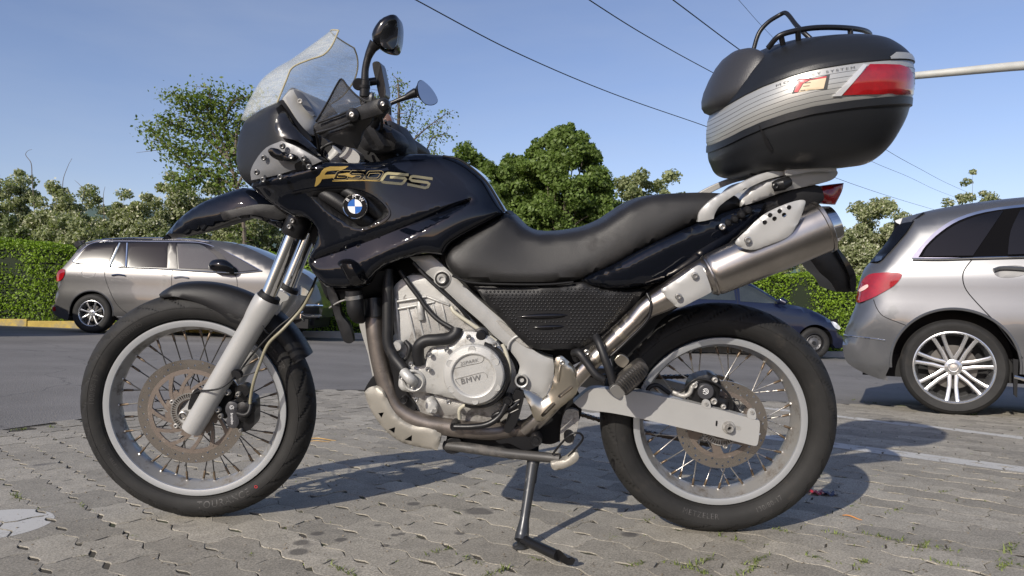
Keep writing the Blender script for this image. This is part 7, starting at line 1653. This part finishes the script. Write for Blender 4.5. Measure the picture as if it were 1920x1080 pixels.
# ------------------------------------------------------------------ vegetation
def leafmat(name, col, var=.35, tr=.35, vs=.8):
    m = bpy.data.materials.new(name); m.use_nodes = True; nt = m.node_tree; b = nt.nodes['Principled BSDF']; L = nt.links.new; o = nt.nodes['Material Output']
    g = N(nt, 'NewGeometry'); n1 = N(nt, 'TexNoise', Scale=vs, Detail=3.0); L(g.outputs['Position'], n1.inputs['Vector'])
    at_ = N(nt, 'Attribute'); at_.attribute_name = 'rnd'
    a = N(nt, 'Math', operation='ADD'); L(n1.outputs[0], a.inputs[0]); L(at_.outputs['Fac'], a.inputs[1])
    mr = N(nt, 'MapRange'); mr.inputs[1].default_value = .3; mr.inputs[2].default_value = 1.7; mr.inputs[3].default_value = 1-var; mr.inputs[4].default_value = 1+var; L(a.outputs[0], mr.inputs[0])
    s = N(nt, 'VectorMath', operation='SCALE'); s.inputs[0].default_value = col; L(mr.outputs[0], s.inputs['Scale']); L(s.outputs[0], b.inputs['Base Color'])
    b.inputs['Roughness'].default_value = .5; b.inputs['Specular IOR Level'].default_value = .3
    t = N(nt, 'BsdfTranslucent'); s2 = N(nt, 'VectorMath', operation='MULTIPLY'); s2.inputs[1].default_value = (1.3, 1.5, .5); L(s.outputs[0], s2.inputs[0]); L(s2.outputs[0], t.inputs[0])
    mx_ = N(nt, 'MixShader'); mx_.inputs[0].default_value = tr; L(b.outputs[0], mx_.inputs[1]); L(t.outputs[0], mx_.inputs[2]); L(mx_.outputs[0], o.inputs[0])
    return m
def leaves(name, C, size, m, parent, up=.0, asp=.6, out=None, origin=(0, 0, 0), **k):
    """C (n,3) leaf centres; each leaf a folded quad"""
    n = len(C); C = C-np.array(origin); d = rng.normal(size=(n, 3)); d[:, 2] += up; d /= np.linalg.norm(d, axis=1)[:, None]
    nn = rng.normal(size=(n, 3)) if out is None else out+rng.normal(size=(n, 3))*.55; nn -= (nn*d).sum(1)[:, None]*d; nn /= np.linalg.norm(nn, axis=1)[:, None]+1e-9
    s = np.cross(d, nn); sz = (size*rng.uniform(.6, 1.35, n))[:, None]
    V = np.empty((n, 4, 3)); V[:, 0] = C-d*sz*.5; V[:, 1] = C+s*sz*asp*.5+nn*sz*.08; V[:, 2] = C+d*sz*.5; V[:, 3] = C-s*sz*asp*.5+nn*sz*.08
    me = bpy.data.meshes.new(name); me.vertices.add(4*n); me.vertices.foreach_set('co', V.reshape(-1)); me.loops.add(4*n); me.polygons.add(n)
    me.loops.foreach_set('vertex_index', np.arange(4*n, dtype=np.int32)); me.polygons.foreach_set('loop_start', np.arange(0, 4*n, 4, dtype=np.int32)); me.polygons.foreach_set('loop_total', np.full(n, 4, np.int32))
    me.update(calc_edges=True); a = me.attributes.new('rnd', 'FLOAT', 'FACE'); a.data.foreach_set('value', rng.random(n)); me.materials.append(m)
    o = bpy.data.objects.new(name, me); COL.objects.link(o); o.parent = parent
    for q, r in k.items(): o[q] = r
    return o
M_maple = leafmat('maple_leaf', (.125, .18, .045), .4); M_loc = leafmat('locust_leaf', (.23, .255, .13), .35); M_locd = leafmat('shrub_leaf', (.14, .17, .075), .4)
M_blo = leafmat('locust_blossom', (.52, .51, .38), .15, tr=.25); M_hedge = leafmat('hedge_leaf', (.16, .25, .02), .45, tr=.3, vs=1.5); M_sp = leafmat('sparse_leaf', (.14, .19, .045), .35)
M_bark = mat('bark', (.11, .09, .07), .85, var=.3, vscale=6, bump=.6, bscale=30)
M_barkp = mat('pale_bark', (.2, .18, .15), .85, var=.3, vscale=6)
def clusters(c, rad, ncl, per, clr, shell=.55, squash=1.0, seed=0, lump=.0):
    """leaf centres in clumps through an ellipsoid crown"""
    d = rng.normal(size=(ncl, 3)); d /= np.linalg.norm(d, axis=1)[:, None]
    r = (shell+(1-shell)*rng.random(ncl))**.6
    if lump: 
        ph = rng.uniform(0, 6, 6); r = r*(1+lump*(np.sin(d[:, 0]*5+ph[0])+np.sin(d[:, 2]*6+ph[1])+np.sin(d[:, 1]*5+ph[2]))/3)
    cc = np.array(c)+d*r[:, None]*np.array(rad); k = rng.integers(0, ncl, ncl*per); dd = rng.normal(size=(ncl*per, 3)); dd /= np.linalg.norm(dd, axis=1)[:, None]
    rr = clr*rng.uniform(.6, 1.3, ncl)[k]*rng.random(ncl*per)**.4
    return cc, cc[k]+dd*rr[:, None]*np.array((1, 1, .75)), dd
def limbs(base, tips, r0, m, parent, name='trunk', fork=.35, origin=(0, 0, 0)):
    mb2 = MB(); b = Vector(base)-Vector(origin); f = None
    T = [Vector(t)-Vector(origin) for t in tips]; ctr = sum(T, Vector())/len(T); f = b+(ctr-b)*fork; f = Vector((b.x*.6+f.x*.4, b.y*.6+f.y*.4, f.z))
    V, F = tube_geo(catmull([b, b.lerp(f, .5)+Vector((random.gauss(0, .05), 0, 0)), f, f.lerp(ctr, .6)], n=4), [r0*1.2, r0, r0*.8, r0*.5], 8); mb2.add(V, F)
    for t in T:
        s = b.lerp(f, random.uniform(.75, 1.0)) if random.random() < .5 else f.lerp(ctr, random.uniform(0, .5)); mid = s.lerp(t, .5)+Vector((random.gauss(0, .12), random.gauss(0, .1), random.uniform(.0, .2)))
        V, F = tube_geo(catmull([s, mid, t], n=4), [r0*.42, r0*.2, r0*.06], 5); mb2.add(V, F)
    return mb2.mk(name, m, parent, recalc=False)
def tree(name, u, vtop, vbot, Y, wpx, label, group, m, ncl, per, clr, lsz_, lump=.15, shell=.5, blossom=0, bark=None, cat_='tree', rb=.16, squash=1.0, low=.25):
    lsz = lsz_*1.22; per = int(per*1.75)
    top = at(u, vtop, Y); bot = at(u, vbot, Y); g = Vector((top.x, Y, gz(top.x, Y)-.05)); rw = wpx/CF*Y/2; h = (top.z-max(bot.z, g.z+.3)); c = Vector((top.x, Y, top.z-h/2))
    root = empty(name, g, label=label, category=cat_)
    if group: root['group'] = group
    cc, P, dd = clusters(c, (rw-clr*.5, rw*.8, h/2-clr*.4), ncl, per, clr, shell=shell, lump=lump)
    if name == 'maple_tree':
        kz = np.clip((P[:, 2:3]-c.z)/(h/2), -1, 1); P[:, 0:2] = np.array((c.x, c.y))+(P[:, 0:2]-np.array((c.x, c.y)))*(1.05-.36*kz)
    ok = P[:, 2] > g.z+.05; P, dd = P[ok], dd[ok]
    leaves('crown', P, lsz, m, root, origin=g, out=dd)
    if blossom:
        kk = rng.choice(len(P), int(len(P)*blossom), replace=False); kk2 = kk; leaves('blossom', P[kk2]+rng.normal(size=(len(kk2), 3))*.04, lsz*.9, M_blo, root, origin=g)
    tips = cc[rng.choice(len(cc), min(14, len(cc)), replace=False)]
    limbs(g, [tuple(t) for t in tips], rb, bark or M_bark, root, origin=g)
    return root
# hedge
hA = Vector((-15, 13.75, 0)); hB = Vector((16, 16.6, 0)); n = 110000
hd_ = empty('hedge', (0, 15, gz(0, 15)), label='long clipped bright green hedge running behind the parked cars', category='hedge'); ho = np.array(hd_.location)
t = rng.random(n); hgt = 1.60+.32*np.clip((t*31-15)/12, 0, 1)
px = hA.x+(hB.x-hA.x)*t; py0 = hA.y+(hB.y-hA.y)*t
wv = .07*np.sin(px*2.3)+.05*np.sin(px*5.1+1)
face = rng.random(n) < .72
z = np.where(face, rng.random(n)**.9*hgt, hgt-rng.random(n)**2*.14+.04*np.sin(px*3.1))
y = np.where(face, py0+rng.random(n)**2*.16+wv*(z > .1)-.05*np.sin(z*4), py0+rng.random(n)*.9+wv)
gzv = np.array([gz(a, b) for a, b in zip(px, py0)])
hol = (np.sin(px*7.3+np.sin(z*9)*2)+np.sin(z*11+px*3.1)+np.sin(px*17.0+z*5)) > 1.75
lif = rng.random(n) < .03
z = np.where(lif & ~face, z+rng.random(n)**2*.22, z); y = np.where(lif & face, y-rng.random(n)*.07, y)
z = z+.05*np.sin(px*1.3+2)*(z > 1.2)+.03*np.sin(px*6.1)*(z > 1.2)
P = np.stack([px, y, z+gzv], 1)
kp = ~hol | (rng.random(n) < .82); P = P[kp]; face = face[kp]
out = np.where(face[:, None], np.array([[0, -1, .35]]), np.array([[0, -.2, 1.0]]))
leaves('hedge_foliage', P, .052, M_hedge, hd_, origin=ho, out=out*1.1)
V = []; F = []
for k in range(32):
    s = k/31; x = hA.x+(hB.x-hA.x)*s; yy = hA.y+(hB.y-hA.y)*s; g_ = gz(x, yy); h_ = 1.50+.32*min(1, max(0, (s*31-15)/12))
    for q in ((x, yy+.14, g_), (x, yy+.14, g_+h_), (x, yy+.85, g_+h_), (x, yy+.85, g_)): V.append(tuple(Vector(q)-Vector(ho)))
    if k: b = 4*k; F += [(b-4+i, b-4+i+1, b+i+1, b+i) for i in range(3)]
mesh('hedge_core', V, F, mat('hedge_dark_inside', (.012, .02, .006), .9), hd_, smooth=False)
# kerb in front of the hedge, painted yellow at the left
V = []; F = []
yk = mat('yellow_kerb_paint', (.42, .30, .06), .7, var=.2, vscale=5, dirt=(.25, .22, .16), dscale=4, dpos=.5); gk = mat('kerb_concrete', (.32, .31, .29), .85, var=.15, vscale=4)
kb = empty('kerb', (0, 14, 0), kind='structure')
L_ = .98; tt = 0; k = 0; tot = (hB-hA).length; dirk = (hB-hA).normalized(); kang = math.atan2(dirk.y, dirk.x)
while tt < tot:
    p = hA+dirk*(tt+L_/2)+Vector((0, -.42, 0)); g_ = gz(p.x, p.y); o = MB().box((0, 0, .02), (L_-.012, .13, .20)).mk('kerb_stone', yk if p.x < -4.2 else gk, kb, bevel=.012, mtx=Matrix.Translation(Vector((p.x, p.y-14, g_))) @ Matrix.Rotation(kang, 4, 'Z')); tt += L_
dirt_v = [(-15, 13.33, 0), (16, 16.2, 0), (16, 17.8, 0), (-15, 15, 0)]
mesh('planting_soil', [(x, y, gz(x, y)+.06) for x, y, z in dirt_v], [(0, 1, 2, 3)], M_joint, None, kind='structure', smooth=False)
# grassy ground behind
grm = mat('meadow_green', (.07, .10, .03), .9, var=.3, vscale=.3)
mesh('meadow', [(-400, 17.5, -.1), (400, 18.5, -.45), (400, 900, 1), (-400, 900, 1)], [(0, 1, 2, 3)], grm, None, kind='structure', smooth=False)
# maples
G1 = 'dense round maples behind the seat'
tree('maple_tree', 1052, 234, 480, 30, 196, 'tallest dense dark green maple right behind the motorcycle seat', G1, M_maple, 190, 130, .42, .13, lump=.10, shell=.72)
tree('maple_tree', 972, 290, 490, 31, 160, 'mid green maple crown touching the left side of the tallest maple', G1, M_maple, 110, 110, .40, .13, lump=.15, shell=.7)
tree('maple_tree', 880, 262, 480, 33, 140, 'maple crown whose top shows just above the fuel tank', G1, M_maple, 90, 110, .42, .14, lump=.2, shell=.65)
tree('maple_tree', 1112, 318, 500, 31, 130, 'low maple crown on the right flank of the tallest maple', G1, M_maple, 70, 110, .40, .13, lump=.15, shell=.7)
tree('maple_tree', 928, 300, 500, 30, 140, 'lower maple foliage between the tank top and the tallest maple', G1, M_maple, 70, 110, .40, .13, lump=.15, shell=.7)
# right trees
tree('locust_tree', 1215, 298, 470, 42, 165, 'loose grey green tree seen above the passenger seat', None, M_loc, 80, 90, .5, .17, lump=.3, shell=.3)
tree('locust_tree', 1180, 385, 480, 38, 90, 'small pale flowering tree low above the rider seat', None, M_loc, 40, 90, .4, .14, lump=.3, shell=.3, blossom=.3)
G2 = 'flowering locust trees beyond the hedge at right'
tree('locust_tree', 1650, 370, 560, 30, 150, 'flowering locust crown directly behind the end of the silencer', G2, M_loc, 110, 120, .38, .10, lump=.3, shell=.35, blossom=.3)
tree('locust_tree', 1590, 420, 580, 29, 110, 'low flowering locust just left of the silver car tail', G2, M_loc, 70, 120, .36, .10, lump=.3, shell=.35, blossom=.35)
tree('locust_tree', 1715, 388, 560, 34, 110, 'dark green tree top beside the roof spoiler of the silver car', G2, M_locd, 60, 120, .4, .12, lump=.3, shell=.35, blossom=.05)
tree('locust_tree', 1480, 440, 600, 31, 130, 'pale shrubby locust under the silencer', G2, M_loc, 60, 110, .4, .11, lump=.3, shell=.35, blossom=.2)
tree('locust_tree', 1400, 420, 600, 33, 130, 'shrubby locust hidden mostly behind the tail fairing', G2, M_locd, 60, 110, .4, .11, lump=.3, shell=.35, blossom=.1)
tree('slender_tree', 1828, 325, 480, 36, 110, 'sparse thin topped tree rising behind the roof of the silver car', None, M_loc, 34, 60, .28, .12, lump=.4, shell=.2, blossom=.2, rb=.07)
# left flowering thicket
G3 = 'flowering locust trees beyond the hedge at left'
spec = [(30, 318, 130, 28, .15, 'feathery locust at the far left edge with a green crown'), (-40, 340, 130, 27, .2, 'locust cut by the left edge of the view'), (112, 345, 110, 27, .3, 'tall white flowered locust second from the left edge'), (175, 385, 120, 29, .3, 'white flowered locust in front of the distant hill'), (232, 362, 90, 28, .25, 'locust above the rear end of the grey car'), (275, 375, 110, 27, .32, 'pale flowered locust above the grey car roof'),
        (330, 335, 120, 28, .3, 'taller white flowered locust left of the black fender tip'), (395, 345, 110, 29, .25, 'flowering locust behind the front fender'), (450, 380, 120, 28, .2, 'flowering locust just left of the fork'), (520, 400, 120, 30, .2, 'flowering locust behind the fork tubes'), (600, 420, 140, 31, .15, 'low locust behind the engine fairing'), (140, 420, 140, 25, .15, 'darker shrub at the foot of the flowering locusts'), (20, 410, 150, 25, .05, 'dark green shrub in the left corner above the hedge'), (330, 430, 160, 26, .12, 'darker shrub above the middle of the grey car'), (700, 440, 160, 32, .1, 'low tree hidden by the tank'), (800, 430, 140, 33, .05, 'low tree between tank and maples')]
for u, vt, wpx, Y, bl, lb in spec:
    tree('locust_tree', u, vt-8, 560, Y, wpx, lb, G3, M_locd if bl < .13 else M_loc, 100, 105, .30, .095, lump=.35, shell=.25, blossom=bl, rb=.06, bark=M_barkp)
# bare twigs above the left thicket
for pts, lb in (([(66, 420), (60, 330), (58, 305), (48, 290), (52, 283), (60, 280)], 'curled bare branch standing above the far left locust'), ([(152, 450), (150, 400), (158, 360), (148, 345), (140, 338)], 'bare branch above the white flowered locust'), ([(120, 450), (118, 400), (118, 340), (128, 310), (135, 297)], 'thin bare stem beside the second locust'), ([(196, 450), (195, 400), (194, 365), (197, 350)], 'thin upright bare stem above the rear window of the grey car')):
    P = catmull([at(u, v, 27.5) for u, v in pts], n=4); V, F = tube_geo(P, [.02, .015, .009, .005], 5); mesh('bare_branch', V, F, M_bark, None, label=lb, category='branch')
# thin tree behind the windshield with separate boughs
def boughs(name, label, base, arms, Y, m, nleaf, lsz, spread):
    g = Vector((at(base, 560, Y).x, Y, gz(0, Y))); root = empty(name, g, label=label, category='tree'); mbb = MB(); P = []
    for pts, r in arms:
        Q = catmull([at(u, v, Y+random.uniform(-.4, .4))-g for u, v in pts], n=6); V, F = tube_geo(Q, [r, r*.6, r*.2], 6); mbb.add(V, F)
        for q in Q[2:]:
            k = int(nleaf*random.uniform(.5, 1.4)); c = np.array(q)+rng.normal(size=(k, 3))*np.array((spread, spread, spread*.55))*(1.0); P.append(c)
            for _ in range(2): e = Vector(q)+Vector((random.gauss(0, spread), random.gauss(0, spread), random.gauss(0, spread*.6))); V, F = tube_geo([Vector(q), e], [r*.2, r*.06], 4); mbb.add(V, F)
    mbb.mk('trunk', M_bark, root, recalc=False); leaves('crown', np.concatenate(P), lsz, m, root)
boughs('thin_tree', 'open crowned tree left of the headlight fairing with sparse olive leaves', 440, [([(460, 560), (455, 400), (430, 300), (400, 230), (392, 165)], .055), ([(455, 400), (400, 330), (350, 310), (300, 262), (280, 240)], .05), ([(430, 300), (380, 255), (330, 235), (320, 228)], .04), ([(450, 320), (420, 240), (440, 190), (480, 180)], .05), ([(455, 360), (400, 330), (360, 335), (340, 345)], .04), ([(450, 300), (370, 220), (350, 190), (335, 182)], .035), ([(440, 290), (450, 230), (480, 215)], .04), ([(445, 330), (390, 290), (345, 285), (312, 270)], .035), ([(440, 260), (390, 205), (395, 180)], .035), ([(445, 350), (480, 280), (520, 240)], .04)], 16, M_sp, 46, .085, .20)
boughs('thin_tree', 'sparse twiggy tree seen behind the mirrors right of the windshield', 730, [([(720, 560), (735, 400), (745, 280), (748, 200), (746, 150)], .07), ([(735, 330), (770, 270), (800, 240), (838, 212)], .03), ([(740, 320), (790, 300), (810, 260), (836, 250)], .025), ([(738, 300), (720, 240), (715, 190), (722, 150)], .03), ([(740, 300), (765, 230), (775, 190)], .025), ([(738, 330), (690, 290), (650, 240), (620, 215)], .03), ([(740, 330), (780, 310), (815, 290)], .025)], 14, M_sp, 20, .055, .12)
# distant hills, aerial haze mixed into the woods colour
def hill(name, pts, Y, col, label=None):
    P = [at(u, v, Y) for u, v in pts]; V = []; n = len(P)
    for q in P: V += [(q.x, Y, -8), (q.x, Y, q.z*.55), (q.x, Y+60, q.z), (q.x, Y+300, q.z*.7)]
    F = []
    for k in range(n-1):
        b = 4*k; F += [(b+i, b+i+1, b+4+i+1, b+4+i) for i in range(3)]
    mesh(name, V, F, mat(name+'_hazy_woods', col, .95, var=.25, vscale=.02), None, kind='structure', ang=0)
hill('hill', [(-900, 470), (-300, 420), (-60, 375), (60, 362), (110, 356), (160, 358), (195, 372), (225, 392), (300, 420), (500, 440), (760, 430), (950, 400), (1080, 345), (1125, 331), (1150, 336), (1180, 352), (1300, 400), (1500, 450), (2200, 470), (2900, 480)], 420, (.05, .085, .075))
# low building roof behind the seat
bx_ = at(1300, 362, 60); bld = empty('low_building', (at(1325, 500, 60).x, 60, -.8), label='low tan roofed building just visible above the passenger seat', category='building')
wm = mat('pale_wall', (.5, .46, .4), .8, var=.08, vscale=1); rm_ = mat('tan_roof', (.42, .33, .25), .8, var=.15, vscale=2)
zt = at(1325, 361, 60).z+.8
MB().box((0, 3, zt*.45), (6.5, 6, zt*.9)).mk('wall', wm, bld); V = [(-3.6, -.4, zt*.9), (3.6, -.4, zt*.9), (3.2, 3, zt), (-3.2, 3, zt), (-3.6, 6.4, zt*.9), (3.6, 6.4, zt*.9)]
mesh('roof', V, [(0, 1, 2, 3), (3, 2, 5, 4), (0, 3, 4), (1, 5, 2), (0, 4, 5, 1)], rm_, bld, smooth=False)
# ------------------------------------------------------------------ separate every loose piece into a part of its own
KEEP = {'disc_carrier', 'crown', 'trunk', 'blossom', 'hedge_foliage', 'hedge_core', 'tyre_lettering', 'cover_text', 'case_lettering', 'label_text', 'caliper_text', 'roundel_letter', 'pavers_beyond', 'dimples', 'joint_weeds', 'sensor_ring', 'windshield_edge', 'sidewall_rib', 'numeral_outline', 'numeral_fill', 'casting_number', 'painted_line', 'painted_spot', 'road', 'paving', 'asphalt_layer', 'spoke', 'paver', 'tyre', 'rim'}
for o in list(bpy.data.objects):
    if o.type != 'MESH': continue
    bn = o.name.split('.')[0]
    if bn in KEEP or o.get('kind'): continue
    me = o.data; nv = len(me.vertices)
    if nv > 6000 or nv < 8 or me.users > 1: continue
    par = list(range(nv))
    def find(a):
        while par[a] != a: par[a] = par[par[a]]; a = par[a]
        return a
    for e in me.edges:
        a, b = find(e.vertices[0]), find(e.vertices[1])
        if a != b: par[a] = b
    roots = {}
    used = set()
    for p in me.polygons: used.add(find(p.vertices[0]))
    if len(used) < 2 or len(used) > 300: continue
    polys = {}
    for p in me.polygons: polys.setdefault(find(p.vertices[0]), []).append((tuple(p.vertices), p.use_smooth, p.material_index))
    sharp = {tuple(sorted(e.vertices)) for e in me.edges if e.use_edge_sharp}
    items = sorted(polys.items(), key=lambda t: -len(t[1]))
    for k, (r, ps) in enumerate(items):
        vi = sorted({i for p in ps for i in p[0]}); mp2 = {v: i for i, v in enumerate(vi)}
        m2_ = bpy.data.meshes.new(bn); m2_.from_pydata([me.vertices[i].co[:] for i in vi], [], [tuple(mp2[i] for i in p[0]) for p in ps])
        for m_2 in me.materials: m2_.materials.append(m_2)
        m2_.polygons.foreach_set('use_smooth', [p[1] for p in ps]); m2_.polygons.foreach_set('material_index', [p[2] for p in ps])
        if sharp:
            m2_.set_sharp_from_angle(angle=math.radians(40)) if any(p[1] for p in ps) else None
        m2_.update()
        if k == 0: first = m2_
        else:
            q = o.copy(); q.data = m2_; q.name = bn; COL.objects.link(q)
    o.data = first

c = copy_tree(mpv); c.matrix_world = Matrix.Translation((-4.45, -3.3, .12)) @ C1.M; c['label'] = 'warm grey car standing wholly outside the left edge, only its shadow on the road shows'
